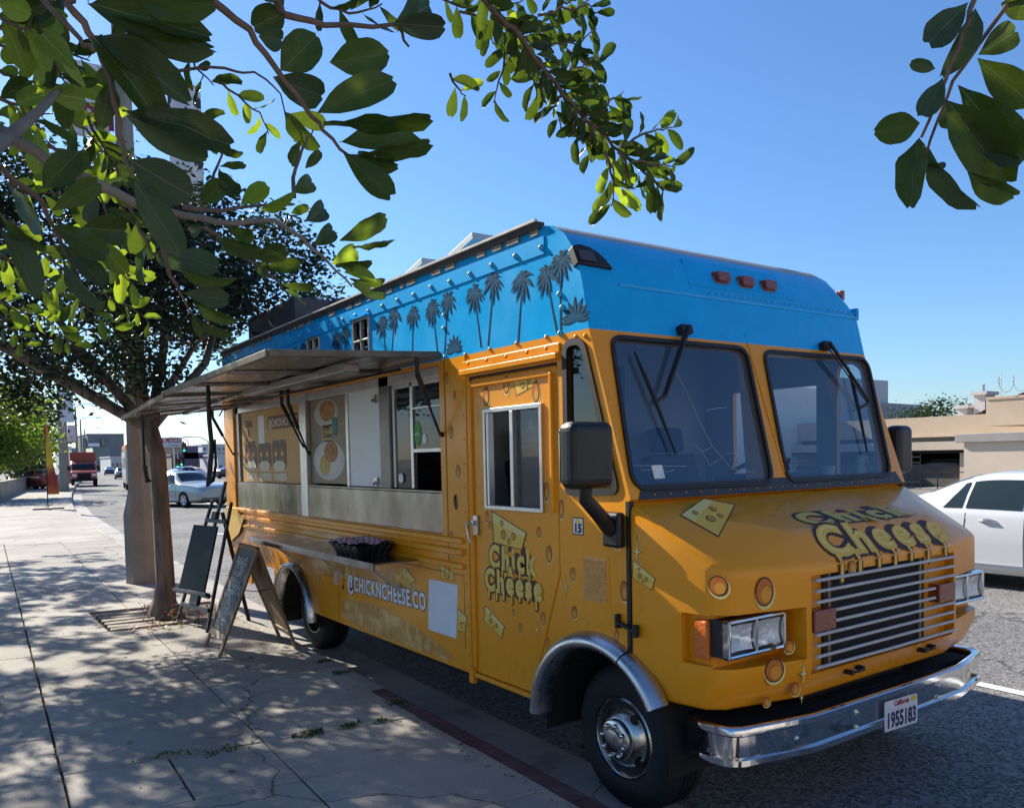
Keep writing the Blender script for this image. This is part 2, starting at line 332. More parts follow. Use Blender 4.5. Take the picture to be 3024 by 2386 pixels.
YB = [-2.6, -1.85, -1.1, -.37, .36, 1.09, 1.82, 2.55, 3.28, 4.012, 4.704, 5.426, 6.19, 6.95, 7.93, 8.75, 10.1, 10.9, 11.7, 12.5, 13.3, 14.1, 14.9, 15.7, 16.5, 17.3, 18.1, 18.9, 19.7, 20.5]
def node(f, yb):                                  # crossing of a long joint with a cross joint (cross joints run a little askew)
    y = yb
    for _ in range(6): y = yb-.165*(f(y)-XB(yb))
    return V((f(y), y, 0))
pave = bpy.data.objects.new('pavement', None); col.objects.link(pave); tag(pave, kind='structure')
bed = MB()                                        # dark joint bed under the slabs
bed.add([(XA(y)-4.2 if i == 0 else kx(y)-.1, y, .118) for y in (-3, 22) for i in (0, 1)], [(0, 1, 3, 2)]); bed.build('joint_bed', M_soil, pave)
def slab(q, gaps):
    cx = sum(q, V((0, 0, 0)))/4; out = []
    for i, p in enumerate(q): d = (cx-p); d.z = 0; out.append(p + V((math.copysign(gaps[0], d.x), math.copysign(gaps[1], d.y), 0)))
    z = .15+rnd.uniform(-.0025, .0025); tx, ty = rnd.uniform(-.003, .003), rnd.uniform(-.003, .003)
    b = MB(); f = .004
    top = [V((p.x, p.y, z+tx*(p.x-cx.x)+ty*(p.y-cx.y))) for p in out]
    inn = [p+(cx-p).normalized()*f for p in top]
    for p, w in zip(inn, top): p.z = w.z
    b.add([V((p.x, p.y, .05)) for p in out]+[p-V((0, 0, f)) for p in top]+inn, [(8, 9, 10, 11)]+[(i, (i+1) % 4, 4+(i+1) % 4, 4+i) for i in range(4)]+[(4+i, 4+(i+1) % 4, 8+(i+1) % 4, 8+i) for i in range(4)])
    o = b.build('slab', M_slab, pave); return o
for j in range(len(YB)-1):
    for i in range(len(LINES)-1):
        fa, fb = LINES[i], LINES[i+1]; ya, yb = YB[j], YB[j+1]
        if ya == 8.75 and i == 5: continue                       # tree pit
        if ya == 8.75 and i == 4: fb = lambda y: 1.28
        q = [node(fa, ya), node(fb, ya), node(fb, yb), node(fa, yb)]
        gx = .007 if i in (3, 4) else .0035; gy = .006 if (ya in (4.704,) or yb in (4.704,)) else .0025
        if ya == 4.012 and i == 4:                               # this bay is two half slabs
            m1, m2 = (q[0]+q[1])/2, (q[3]+q[2])/2; slab([q[0], m1, m2, q[3]], (gx, gy)); slab([m1, q[1], q[2], m2], (gx, gy))
        else: slab(q, (gx, gy))
strip('far_walk', [20.5, 26, 33, 38, 43, 48, 54, 65, 76, 100, 130], lambda y: kx(y)-5.6-max(0, (y-35)*.045), lambda y: kx(y)-.12, .145, M_slab)
strip('verge', [-30, -12, 0, 8.9, 20.3, 33, 43, 54, 76, 130], lambda y: -60, lambda y: (XA(y)-4.18 if y < 21 else kx(y)-5.6-max(0, (y-35)*.045)), .135, mat('verge_lawn', (.10, .095, .07), .95, var=.4, vs=2))
strip('near_walk', [-30, -12, -3.0], lambda y: -3.6, lambda y: kx(y)-.12, .145, M_slab)
kerb = bpy.data.objects.new('kerb', None); col.objects.link(kerb); tag(kerb, kind='structure')
y = -4.02
while y < 40:
    y2 = y+1.16 if y < 22 else y+3; rb = y < 5.2
    b = MB(); g_ = .004
    for yy in (y+g_, y2-g_): b.v += [(kx(yy)-.125, yy, .0), (kx(yy)-.125, yy, .151), (kx(yy)-.018, yy, .150), (kx(yy), yy, .132), (kx(yy)+.02, yy, .0)]
    b.f = [(0, 1, 6, 5), (1, 2, 7, 6), (2, 3, 8, 7), (3, 4, 9, 8), (4, 3, 2, 1, 0), (5, 6, 7, 8, 9)]; b.m = [0]*6
    o = b.build('kerb_stone', M_red if rb else M_kerb, kerb)
    y = y2
ys2 = [40, 43, 48, 54, 65, 76, 100, 130, 230, 430]
b = MB()
for yy in ys2: b.v += [(kx(yy)-.14, yy, .15), (kx(yy), yy, .15), (kx(yy)+.02, yy, 0)]
for i in range(len(ys2)-1): b.f += [(3*i, 3*i+1, 3*i+4, 3*i+3), (3*i+1, 3*i+2, 3*i+5, 3*i+4)]; b.m += [0, 0]
b.build('far_kerb', M_kerb, kerb)
# painted lane marks
M_paint = mat('road_paint', (.78, .77, .73), .7, var=.12, vs=5, c2=(.35, .34, .33), cs=9, cf=(.62, .8))
def mark(p, q, w, z=.006):
    p, q = V((*p, z)), V((*q, z)); n = (q-p).normalized().cross(V((0, 0, 1)))*w/2
    b = MB(); b.add([p-n, p+n, q+n, q-n], [(0, 1, 2, 3)]); o = b.build('lane_mark', M_paint); o['kind'] = 'structure'; return o
mark((6.05, -6.0), (6.36, 3.25), .11); mark((6.75, 14.5), (7.0, 20), .11)
for y0 in (24, 34, 52, 66, 80): mark((kx(y0)+5.3, y0), (kx(y0+4)+5.3, y0+4), .12)
for y0 in (30, 45, 60, 80, 100): mark((kx(y0)+9.6, y0), (kx(y0+5)+9.6, y0+5), .12)
for a in ((5.4, 21.5, 6.0, 20.2), (6.6, 23.8, 7.7, 22.6), (7.0, 22.2, 7.5, 23.9)): mark(a[:2], a[2:], .14)
# ------------------------------------------------------------------ food truck
TW = 2.42; XC = XS+TW/2
truck = thing('food_truck', 'orange and blue step van food truck with service window awnings open', 'food truck', (XC, 5.9, 0))
ORANGE = (.78, .295, .010); BLUE = (.0, .37, .78)
def paint_mat(name, split=None):
    m = mat(name, ORANGE, .30, var=.05, vs=1.2, coat=.14, bump=.16, bs=2.6, rvar=.10, spec=.32); t = m.node_tree; b = t.nodes['Principled BSDF']
    src = b.inputs['Base Color'].links[0].from_socket; tc = _n(t, 'TexCoord'); sp = _n(t, 'SeparateXYZ'); t.links.new(tc.outputs['Object'], sp.inputs[0])
    if split:
        gt = _n(t, 'Math', operation='GREATER_THAN'); t.links.new(sp.outputs[2], gt.inputs[0]); gt.inputs[1].default_value = split
        nz = _n(t, 'TexNoise'); nz.inputs['Scale'].default_value = 7; t.links.new(tc.outputs['Object'], nz.inputs[0])
        mr = _n(t, 'MapRange'); mr.inputs[3].default_value = .86; mr.inputs[4].default_value = 1.12; t.links.new(nz.outputs[0], mr.inputs[0])
        vm = _n(t, 'VectorMath', operation='SCALE'); vm.inputs[0].default_value = BLUE; t.links.new(mr.outputs[0], vm.inputs['Scale'])
        mx = _n(t, 'Mix', data_type='RGBA'); t.links.new(gt.outputs[0], mx.inputs[0]); t.links.new(src, mx.inputs[6]); t.links.new(vm.outputs[0], mx.inputs[7]); src = mx.outputs[2]
    # road grime low on the body
    nz = _n(t, 'TexNoise'); nz.inputs['Scale'].default_value = 6; nz.inputs['Detail'].default_value = 7; t.links.new(tc.outputs['Object'], nz.inputs[0])
    ms = _n(t, 'MapRange'); ms.inputs[1].default_value = .6; ms.inputs[2].default_value = .8; ms.inputs[4].default_value = .35; t.links.new(nz.outputs[0], ms.inputs[0])
    mz = _n(t, 'MapRange'); mz.inputs[1].default_value = .9; mz.inputs[2].default_value = .45; t.links.new(sp.outputs[2], mz.inputs[0])
    mu = _n(t, 'Math', operation='MULTIPLY'); t.links.new(ms.outputs[0], mu.inputs[0]); t.links.new(mz.outputs[0], mu.inputs[1])
    mx = _n(t, 'Mix', data_type='RGBA'); t.links.new(mu.outputs[0], mx.inputs[0]); t.links.new(src, mx.inputs[6]); mx.inputs[7].default_value = (.12, .07, .03, 1)
    t.links.new(mx.outputs[2], b.inputs['Base Color']); return m
M_body = paint_mat('body_paint_blue_over_orange', 2.425); M_orange = paint_mat('orange_paint'); 
M_blue = mat('blue_paint', BLUE, .36, var=.08, vs=4, coat=.1, bump=.06, bs=6, spec=.25)
M_black = mat('black_rubber', (.012, .012, .013), .55, var=.2, vs=8); M_blackp = mat('black_plastic', (.011, .011, .012), .36, var=.2, vs=10, bump=.12, bs=160)
M_dark = mat('dark_underbody', (.012, .011, .011), .8, var=.4, vs=6); M_steel = mat('stainless_steel', (.24, .24, .245), .19, 1., var=.4, vs=2.6, stretch=(1, 1.2, .6), bump=.35, bs=2.6, rvar=.09)
M_alu = mat('aluminium', (.55, .55, .55), .38, 1., var=.1, vs=8); M_chrome = mat('chrome', (.72, .72, .72), .07, 1., bump=.015, bs=6, rvar=.04)
M_in = mat('van_interior', (.34, .35, .36), .7, var=.1, vs=2); M_white = mat('white_panel', (.72, .74, .76), .45, var=.05, vs=3)
M_glass = glass_mat('pane_glass', (.70, .75, .78), .55, film=.05, filmc=(.25, .3, .36)); M_wind = glass_mat('windscreen_glass', (.62, .74, .82), 1., 1.5, film=.24, filmc=(.075, .18, .34))  # windscreen film: blue sky reflection painted in as diffuse colour
M_dglass = glass_mat('dark_tint_glass', (.16, .18, .2), 1., 1.5); M_amber = mat('amber_lens', (.62, .13, .004), .15, coat=.6, bump=.3, bs=90)
M_rlens = mat('brown_red_marker_lens', (.22, .045, .02), .25, coat=.4, bump=.3, bs=90); M_bolt = mat('blue_bolt', (.10, .40, .55), .3, var=.2, vs=30)
M_tyre = mat('tyre_rubber', (.009, .009, .010), .75, var=.25, vs=12, bump=.2, bs=60); M_rim = mat('wheel_steel', (.5, .49, .47), .26, 1., var=.25, vs=9, rvar=.1)
def side(u, v, t=0.): return V((XS-t, u, v))       # (Y, Z, proud) on the kerb side
def sp(p): q = onX(p, XS); return (q.y, q.z)       # pixel -> (Y, Z) on the kerb side
# profile of the nose-less body in side view, clockwise from the low front
prof = [(2.83, .58), (2.83, 1.56), (2.796, 1.583), (2.935, 2.0), (3.075, 2.426), (3.122, 2.668), (3.150, 2.76), (3.195, 2.855), (3.26, 2.935), (3.345, 2.99), (3.45, 3.015), (4.0, 3.03), (9.38, 3.03), (9.44, 2.98), (9.44, .74), (7.9, .74), (7.9, .45), (3.4, .45)]
rr = [0, 0, .02, .02, .02, .04, .12, .20, .22, .22, .22, .22, .2, .1, .02, 0, 0, 0]
def shell(name, inset=0.):
    b = MB(); n = len(prof); tt = [0, 15, 30, 45, 60, 75, 90]; cols = []
    cen = V((6, 1.7))
    for (y, z), r, i in zip(prof, rr, range(n)):
        a, c = V(prof[i-1]), V(prof[(i+1) % n]); d = (c-a).normalized(); nrm = V((-d.y, d.x))
        if nrm.dot(cen-V((y, z))) < 0: nrm = -nrm
        row = [V((XS, y, z))]
        for t in tt:
            s, q = math.sin(R_(t)), 1-math.cos(R_(t)); row.append(V((XS+TW-r+r*s, y+nrm.x*r*q, z+nrm.y*r*q)))
        cols.append(row)
    k = len(tt)+1
    for row in cols: b.v += [tuple(p) for p in row]
    for i in range(n):
        j = (i+1) % n
        for q in range(k-1): b.f.append((i*k+q, i*k+q+1, j*k+q+1, j*k+q)); b.m.append(0)
    b.f.append(tuple(i*k for i in range(n))); b.f.append(tuple(i*k+k-1 for i in range(n-1, -1, -1))); b.m += [0, 0]
    return b.build(name, M_body, fix=True)
body = shell('body_shell')
cut = []
def cutter(mb): o = mb.build('cutter', M_in, fix=True); cut.append(o); return o
# cavity
iprof = [(3.0, .85), (2.99, 1.62), (3.13, 2.42), (3.19, 2.68), (3.3, 2.85), (3.5, 2.97), (9.40, 2.98), (9.40, .85)]
fu = frame((XS, 0, 0), (0, 1, 0), (0, 0, 1), (1, 0, 0))
m = MB(); m.prism(iprof, fu, .04, TW-.04); cutter(m)
# service opening, door window, quarter window, small upper windows (kerb side)
SV = (4.56, 9.10, 1.304, 2.40)
m = MB(); m.bx(XS-.2, XS+.3, SV[0], SV[1], SV[2], SV[3]); cutter(m)
DOOR = [(4.205, .462), (4.205, 2.288), (3.335, 2.288), (3.335, 1.163), (3.60, .462)]
m = MB(); m.prism(DOOR, fu, -.1, .3); cutter(m)
QW = roundpoly([(3.262, 1.605), (3.262, 2.372), (3.12, 2.372), (2.885, 1.62)], [.05, .06, .06, .04], 5)
m = MB(); m.prism(QW, fu, -.1, .2); cutter(m)
UW = [(sp(d6(680, 660)), sp(d6(770, 865))), (sp(d6(415, 765)), sp(d6(480, 860))), ((7.75, 2.80), (7.45, 2.55))]
for (ya, za), (yb, zb) in UW: m = MB(); m.bx(XS-.1, XS+.2, yb, ya, zb, za); cutter(m)
# street side: sliding door and quarter windows, rear service door
for ya, yb, za, zb in ((3.42, 4.15, 1.5, 2.25), (4.6, 5.3, 1.6, 2.25)): m = MB(); m.bx(XS+TW-.2, XS+TW+.2, ya, yb, za, zb); cutter(m)
m = MB(); m.prism(QW, fu, TW-.2, TW+.1); cutter(m)
# windscreens, cut square to the raked front
fo = V((XS, 2.796, 1.583)); fb = V((0, 3.075-2.796, 2.426-1.583)); FL = fb.length; fb.normalize(); fn = V((0, -fb.z, fb.y))
FR = frame(fo, (1, 0, 0), fb, fn)
def fpx(p):                                        # pixel -> (u, v) on the raked front
    d = ray(*p); q = CAM + d*((fo-CAM).dot(fn)/d.dot(fn)) - fo; return (q.x, q.dot(fb))
WL = roundpoly([fpx(c4(*p)) for p in ((165, 1192), (1160, 1148), (965, 192), (8, 108))], [.10, .09, .085, .07], 6)
WR = roundpoly([fpx(c4(*p)) for p in ((1262, 1138), (1995, 1092), (1825, 268), (1090, 212))], [.09, .09, .10, .07], 6)
for w in (WL, WR): m = MB(); m.prism(w, FR, -.3, .2); cutter(m)
# wheel arches
FWY, FWZ, RWY, RWZ = 3.0, .36, 7.38, .37
for cy, r in ((3.047, .475), (7.36, .46)):
    for x0 in (-.15, TW-.6):
        m = MB(); m.lathe([(r, 0), (r, .75)], (XS+x0, cy, .36), (1, 0, 0), 40); cutter(m)
        m = MB(); m.bx(XS+x0, XS+x0+.75, cy-r, cy+r, -.1, .362); cutter(m)
boolean(body, cut); resmooth(body, 30); adopt(body, truck); cut.clear()
body.data.materials.clear(); body.data.materials.append(M_body); body.data.materials.append(M_in)
for p in body.data.polygons: p.material_index = 0
# inner faces of the cavity take the interior finish
for p in body.data.polygons:
    c, nn = p.center, p.normal; inn = (XS+.035 < c.x < XS+TW-.035) and (2.9 < c.y < 9.42) and c.z > .8 and c.z < 2.985
    if inn and (abs(nn.x) > .9 and (c.x < XS+.06 or c.x > XS+TW-.06) or abs(nn.x) < .1) and not (c.y < 3.3 and (c - V((c.x, 2.796+(c.z-1.583)*.331, c.z))).y < .11): p.material_index = 1
def line_on(name, pts, w, m, t=.003, parent=truck, closed=False, fr=side):
    """thin raised strip following 2-d points on a surface"""
    b = MB(); P = [V(p) for p in pts]; n = len(P); L = []
    for i in range(n):
        a = P[i-1] if (i > 0 or closed) else P[i]; c = P[(i+1) % n] if (i < n-1 or closed) else P[i]
        d = (c-a).normalized(); L.append(V((-d.y, d.x))*w/2)
    for i in range(n):
        q1, q2 = P[i]+L[i], P[i]-L[i]
        b.v += [tuple(fr(q1.x, q1.y, -.004)), tuple(fr(q1.x, q1.y, t)), tuple(fr(q2.x, q2.y, t)), tuple(fr(q2.x, q2.y, -.004))]
    for i in range(n if closed else n-1):
        j = (i+1) % n
        for s in range(3): b.f.append((4*i+s, 4*i+s+1, 4*j+s+1, 4*j+s)); b.m.append(0)
    return b.build(name, m, parent, smooth=40)
# ---- side door
dp = [(4.195, .468), (4.195, 2.274), (3.349, 2.274), (3.349, 1.166), (3.612, .468)]
m = MB(); m.prism(dp, fu, .006, .045); door = m.build('side_door', M_orange, fix=True)
m = MB(); m.bx(XS-.2, XS+.2, 3.475, 4.035, 1.497, 2.077); boolean(door, [m.build('cutter', M_in)]); adopt(door, truck)
door.modifiers.new('bevel', 'BEVEL').width = .008
m = MB()
for a in ((3.335, 3.349, 1.17, 2.288), (3.335, 4.205, 2.274, 2.288), (4.195, 4.205, .462, 2.274)): m.bx(XS+.012, XS+.05, *a)
m.bar(side(3.342, 1.17, -.03), side(3.607, .46, -.03), .02, .012); m.build('door_gap', M_black, door)
m = MB()                                            # rolled top and front edges of the door skin
m.bar(side(4.17, 2.235, .0), side(3.40, 2.235, .0), .02, .03); m.bar(side(3.385, 2.24, .0), side(3.385, 1.50, .0), .03, .022); m.bar(side(4.185, 2.26, .002), side(4.185, .5, .002), .02, .016)
m.build('door_trim', M_orange, door, bevel=.006)
m = MB()                                            # door header rail with bolts
m.bar(side(4.26, 2.315, .016), side(3.30, 2.315, .016), .04, .034); m.bar(side(4.25, 2.36, .006), side(3.30, 2.36, .006), .012, .05); m.build('door_header', M_orange, truck, bevel=.005)
b0 = MB(); b0.lathe([(.012, 0), (.012, .005), (.006, .011), (0, .012)], (0, 0, 0), (-1, 0, 0), 10); bolt_me = b0.build('bolt', M_orange, smooth=50).data
bpy.data.objects.remove(bpy.data.objects['bolt'])
bb = MB(); bb.lathe([(.017, 0), (.017, .004), (.013, .012), (.006, .017), (0, .018)], (0, 0, 0), (-1, 0, 0), 10); bbolt_me = bb.build('bolt', M_bolt, smooth=50).data
bpy.data.objects.remove(bpy.data.objects['bolt'])
def bolt(y, z, me=None, t=0., parent=truck):
    o = bpy.data.objects.new('bolt', me or bolt_me); col.objects.link(o); o.location = side(y, z, t); adopt(o, parent); return o
for y in (4.15, 3.95, 3.75, 3.55, 3.38): bolt(y, 2.36, t=.03)
m = MB()                                            # aluminium window frame in the door
for a in ((3.468, 3.49, 1.49, 2.084), (4.018, 4.042, 1.49, 2.084), (3.49, 4.018, 1.49, 1.515), (3.49, 4.018, 2.058, 2.084), (3.735, 3.765, 1.515, 2.058), (3.985, 4.005, 1.515, 2.058)): m.bx(XS-.012, XS+.03, *a)
wf = m.build('door_window_frame', M_alu, door, bevel=.003)
m = MB(); m.bx(XS+.018, XS+.022, 3.49, 3.735, 1.515, 2.058); m.build('window_pane', M_glass, wf)
m = MB()                                            # lever door handle
hy, hz = sp(c8(150, 245)); m.prism(rrect(hy-.028, hy+.022, hz-.075, hz+.045, .012), side, .0, .012); m.lathe([(.015, 0), (.014, .03), (0, .032)], side(hy+.005, hz, .0), (-1, 0, 0), 14)
m.tube([side(hy+.005, hz, .03), side(hy+.03, hz-.004, .04), side(hy+.045, hz-.03, .042), side(hy+.035, hz-.085, .04), side(hy+.015, hz-.125, .036)], [.007, .008, .008, .007, .004], 8); m.build('door_handle', M_alu, door, smooth=40)
# ---- quarter window
line_on('quarter_window_seal', QW, .035, M_black, .012, closed=True)
m = MB(); m.flat(QW, side, -.012); m.build('quarter_window_pane', M_dglass, truck)
QR = [(a, c) for a, c in QW]; m = MB(); m.flat(QR, fu, TW-.012); m.build('quarter_window_pane', M_glass, truck)
# ---- windscreens
for w in (WL, WR):
    s = line_on('windscreen_seal', w, .022, M_black, .012, closed=True, fr=FR)
    m = MB(); m.flat(w, FR, -.012); m.build('windscreen_pane', M_wind, truck)
m = MB(); m.prism([(.05, -.005), (TW-.05, -.005), (TW-.09, .07), (.09, .07)], FR, .0015, .004); cowl = m.build('cowl_band', mat('dark_cowl', (.02, .022, .03), .45, var=.2, vs=8), truck)
for i in range(20):
    o = bpy.data.objects.new('rivet', bolt_me); col.objects.link(o); o.scale = (.45, .45, .45); o.rotation_euler = (0, 0, R_(90)); o.location = FR(.16+i*.11, .018, .004); adopt(o, cowl)
m = MB(); m.bar(FR(TW/2, .92, .0), FR(TW/2, 1.14, .0), .035, .02, fn); m.bar(FR(TW/2, .10, .0), FR(TW/2, .9, .0), .02, .012, fn); m.build('centre_pillar_strip', M_body, truck, bevel=.006)
m = MB(); m.bar(FR(TW/2+.03, .11, .01), FR(TW/2+.03, .16, .01), .012, .01, fn); m.bar(FR(TW/2+.005, .16, .012), FR(TW/2+.06, .165, .012), .02, .012, fn); m.build('windscreen_clip', M_black, cowl)
m = MB(); m.prism(rrect(.20, .275, .10, .17, .006), FR, -.010, -.009); m.build('windscreen_sticker', mat('sticker_grey', (.62, .63, .62), .6, var=.25, vs=30), truck)
# roof cap seam with rivets, light plate, three marker lights
FR2 = frame(V((XS, 3.122, 2.668)), (1, 0, 0), V((0, 3.15-3.122, 2.76-2.668)).normalized())
m = MB(); m.bar(V((XS+.25, 3.1215, 2.672)), V((XS+TW-.02, 3.1215, 2.672)), .008, .014); m.build('cap_seam', M_body, truck)
for i in range(26):
    o = bpy.data.objects.new('rivet', bbolt_me); col.objects.link(o); o.scale = (.42, .42, .42); o.rotation_euler = (0, 0, R_(90)); o.location = (XS+.95+i*.056, 3.120, 2.700); adopt(o, truck)
    o.data = bbolt_me
LP = frame(V((XC, 3.19, 2.83)), (1, 0, 0), V((0, .43, .9)).normalized(), V((0, -.9, .43)).normalized())
m = MB(); m.prism([(-.42, -.11), (.52, -.11), (.42, .07), (-.40, .07)], LP, -.05, .008); m.build('marker_plate', M_blue, truck, bevel=.004)
for i, p in enumerate(((892, 345), (1003, 365), (1107, 382))):
    q = onY(d1(*p), 3.165); m = MB(); fr = frame(q, (1, 0, 0), V((0, .25, .97)).normalized(), V((0, -.97, .25)).normalized())
    m.prism(rrect(-.062, .062, -.036, .036, .014), fr, -.03, .012); m.prism(rrect(-.054, .054, -.03, .03, .014), fr, .012, .036); m.build('marker_light', M_rlens, truck, bevel=.006, smooth=40)
m = MB(); q = V((XS+TW-.13, 3.2, 2.84)); m.bx(q.x+.09, q.x+.125, q.y+.02, q.y+.1, q.z-.03, q.z+.035); m.build('side_marker', M_rlens, truck, bevel=.006)
m = MB(); m.bx(XS+TW-.02, XS+TW+.012, 3.125, 3.6, 2.66, 2.742); m.build('side_ledge', M_blue, truck, bevel=.01)
# black destination/clearance pod on the kerb-side cap corner
m = MB(); pod = [(-.03, -.055), (-.03, .05), (.02, .066), (.08, .060), (.13, .035), (.17, -.005), (.20, -.06)]
fp = frame(V((XS+.02, 3.172, 2.80)), (1, 0, 0), V((0, .42, .9)).normalized(), V((0, -.9, .42)).normalized())
m.prism(pod, fp, -.03, .018); podo = m.build('clearance_lamp_pod', M_black, truck, bevel=.006)
m = MB(); m.prism(rrect(-.015, .09, -.04, .022, .01), fp, .018, .026); m.build('clearance_lens', mat('smoked_lens', (.05, .02, .012), .2, coat=.5, bump=.5, bs=120), podo)
# gutter rail and bolts along the roof edge
m = MB(); m.bx(XS-.022, XS+.02, 3.44, 9.42, 3.0, 3.035); m.build('roof_gutter', mat('dark_gutter', (.045, .04, .035), .6, var=.4, vs=9), truck, bevel=.006)
m = MB(); m.bx(XS-.034, XS-.012, 3.46, 9.42, 3.037, 3.05); m.build('gutter_lip', mat('pale_gutter_lip', (.5, .49, .46), .5, var=.3, vs=14), truck)
y = 3.47; m = MB()
while y < 9.3:
    if rnd.random() < .7: m.bx(XS-.012, XS, y, y+rnd.uniform(.04, .12), 2.972, 2.999)
    y += .17
m.build('gutter_sealant', mat('old_sealant', (.28, .25, .2), .8, var=.4, vs=20), truck, kind='stuff')
m = MB(); m.bx(XS-.007, XS, 3.42, 9.4, 2.862, 2.955); m.build('cant_rail', M_blue, truck)
for i in range(26): bolt(3.44+i*.235, 2.9+rnd.uniform(-.006, .006), bbolt_me, .006)
for y, z in ((3.30, 2.63), (3.28, 2.56), (3.30, 2.43), (4.47, 2.70), (4.48, 2.62), (4.47, 2.44)): bolt(y, z, bbolt_me)
for i in range(7): bolt(3.42+i*.27, 2.428, bolt_me)
for p in (c1(1370, 1350), c1(1465, 1340)): bolt(*sp(p))
# roof hatches and vents
M_hatch = mat('roof_hatch_grey', (.46, .45, .42), .6, var=.15, vs=6); M_hd = mat('roof_vent_dark', (.06, .06, .065), .5, var=.3, vs=5)
def hatch(p, w, l, tilt, m, th=.05):
    q = onX(p, XS+.35); b = MB(); T = Mx.Translation(q) @ Mx.Rotation(tilt, 4, 'X')
    b.bx(0, w, -l/2, l/2, 0, th, T=T); b.bx(.05, w-.05, -l*.3, l*.3, -(q.z-3.02)-.02, 0, T=Mx.Translation(q)); return b.build('roof_hatch', m, truck, bevel=.006)
hatch(d6(1300, 235), .8, .34, R_(-14), M_hatch, .05); hatch(d6(1010, 375), .8, .38, R_(-13), M_hatch, .05); hatch(d6(540, 585), .6, .3, R_(-6), M_hd, .08); hatch(d6(800, 480), .5, .22, R_(-10), M_hatch, .03)
q = onX(d6(380, 640), XS+.3); hv = MB(); hv.bx(XS+.3, XS+1.1, 7.9, 9.4, 3.03, onX(d6(40, 645), XS+.3).z); hv.bx(XS+.35, XS+1.0, 7.55, 7.9, 3.03, 3.16); hv.lathe([(.16, 0), (.16, .1), (.2, .12), (.2, .16), (0, .2)], (XS+.6, 8.6, 3.29), (0, 0, 1), 20); hv.build('exhaust_hood', M_hd, truck, bevel=.012)
# upper small windows
for (ya, za), (yb, zb) in UW:
    m = MB(); w = .018
    for a in ((yb-w, yb, zb-w, za+w), (ya, ya+w, zb-w, za+w), (yb, ya, za, za+w), (yb, ya, zb-w, zb), (yb, ya, (za+zb)/2-.008, (za+zb)/2+.008), ((ya+yb)/2-.006, (ya+yb)/2+.006, zb, za)): m.bx(XS-.012, XS+.02, *a)
    f = m.build('vent_window', M_alu, truck, bevel=.003)
    m = MB(); m.bx(XS+.004, XS+.008, yb, ya, zb, za); m.build('window_pane', M_dglass, f)
    m = MB(); m.bar(side(ya+.03, za+.02, .0), side(yb-.03, za+.02, .0), .09, .012); m.build('drip_cap', M_blue, f)
# ---- nose
def U(u, y, z): return V((XS+u, y, z))
PL = [(0, 2.815), (.06, 2.37), (.13, 2.305), (.57, 2.215), (1.85, 2.215), (2.29, 2.305), (2.36, 2.37), (2.42, 2.815)]
ZT = [1.562, 1.30, 1.283, 1.272, 1.272, 1.283, 1.30, 1.562]
b = MB()
for (u, y), z in zip(PL, ZT): b.v.append(tuple(U(u, y, z)))
for (u, y) in PL: b.v.append(tuple(U(u, y-(.006 if y < 2.6 else 0), .80)))
for (u, y) in PL: b.v.append(tuple(U(u+(.02 if 0 < u < .3 else -.02 if 2.1 < u < 2.4 else 0), y+(.055 if y < 2.6 else 0), .648)))
b.v += [tuple(U(.74, 2.815, 1.572)), tuple(U(1.68, 2.815, 1.572)), tuple(U(.60, 2.335, 1.418)), tuple(U(1.82, 2.335, 1.418))]; k = 24
for i in range(7): b.f += [(i, i+1, 9+i, 8+i), (8+i, 9+i, 17+i, 16+i)]
b.f += [(0, 24, 26), (0, 26, 2), (2, 26, 3), (0, 2, 1), (26, 27, 4, 3), (24, 25, 27, 26), (25, 7, 27), (7, 5, 27), (5, 4, 27), (7, 6, 5), (0, 8, 16, 23, 15, 7, 25, 24), (16, 17, 18, 19, 20, 21, 22, 23)]; b.m = [0]*len(b.f)
nose = b.build('hood', M_orange, fix=True)
bv = nose.modifiers.new('bv', 'BEVEL'); bv.width = .028; bv.segments = 4; bv.limit_method = 'ANGLE'; bv.angle_limit = R_(28); bv.use_clamp_overlap = True
ct = []
def cbox(x0, x1, y0, y1, z0, z1): m = MB(); m.bx(x0, x1, y0, y1, z0, z1); ct.append(m.build('cutter', M_orange))
def mir(x): return 2*XC-x
cbox(XS-.2, 3.185, 1.9, 2.375, .85, 1.088); cbox(mir(3.185), mir(XS-.2), 1.9, 2.375, .85, 1.088)
cbox(XS-.2, XS+.085, 2.36, 2.52, .86, 1.085); cbox(mir(XS+.085), mir(XS-.2), 2.36, 2.52, .86, 1.085)
cbox(3.215, 4.505, 1.9, 2.262, .772, 1.226)
for x0 in (-.15, TW-.6):
    m = MB(); m.lathe([(.475, 0), (.475, .75)], (XS+x0, 3.047, .36), (1, 0, 0), 40); ct.append(m.build('cutter', M_orange, fix=True))
boolean(nose, ct); resmooth(nose, 32); adopt(nose, truck)
m = MB(); m.bx(XS-.003, XS+.03, 2.806, 2.828, .80, 1.575); m.build('hood_seam', M_black, truck); m = MB(); m.bx(XS+TW-.03, XS+TW+.003, 2.806, 2.828, .80, 1.575); m.build('hood_seam', M_black, truck)
m = MB()                                            # rubber hood latch on the seam
ly, lz = sp(c8(1330, 1035)); m.prism(rrect(ly-.075, ly-.05, lz-.05, lz+.01, .006), side, 0, .028); m.bar(side(ly-.06, lz-.02, .018), side(ly+.055, lz+.005, .02), .022, .016); m.prism(rrect(ly+.05, ly+.068, lz-.025, lz+.045, .006), side, 0, .03); m.build('hood_latch', M_black, truck, bevel=.004)
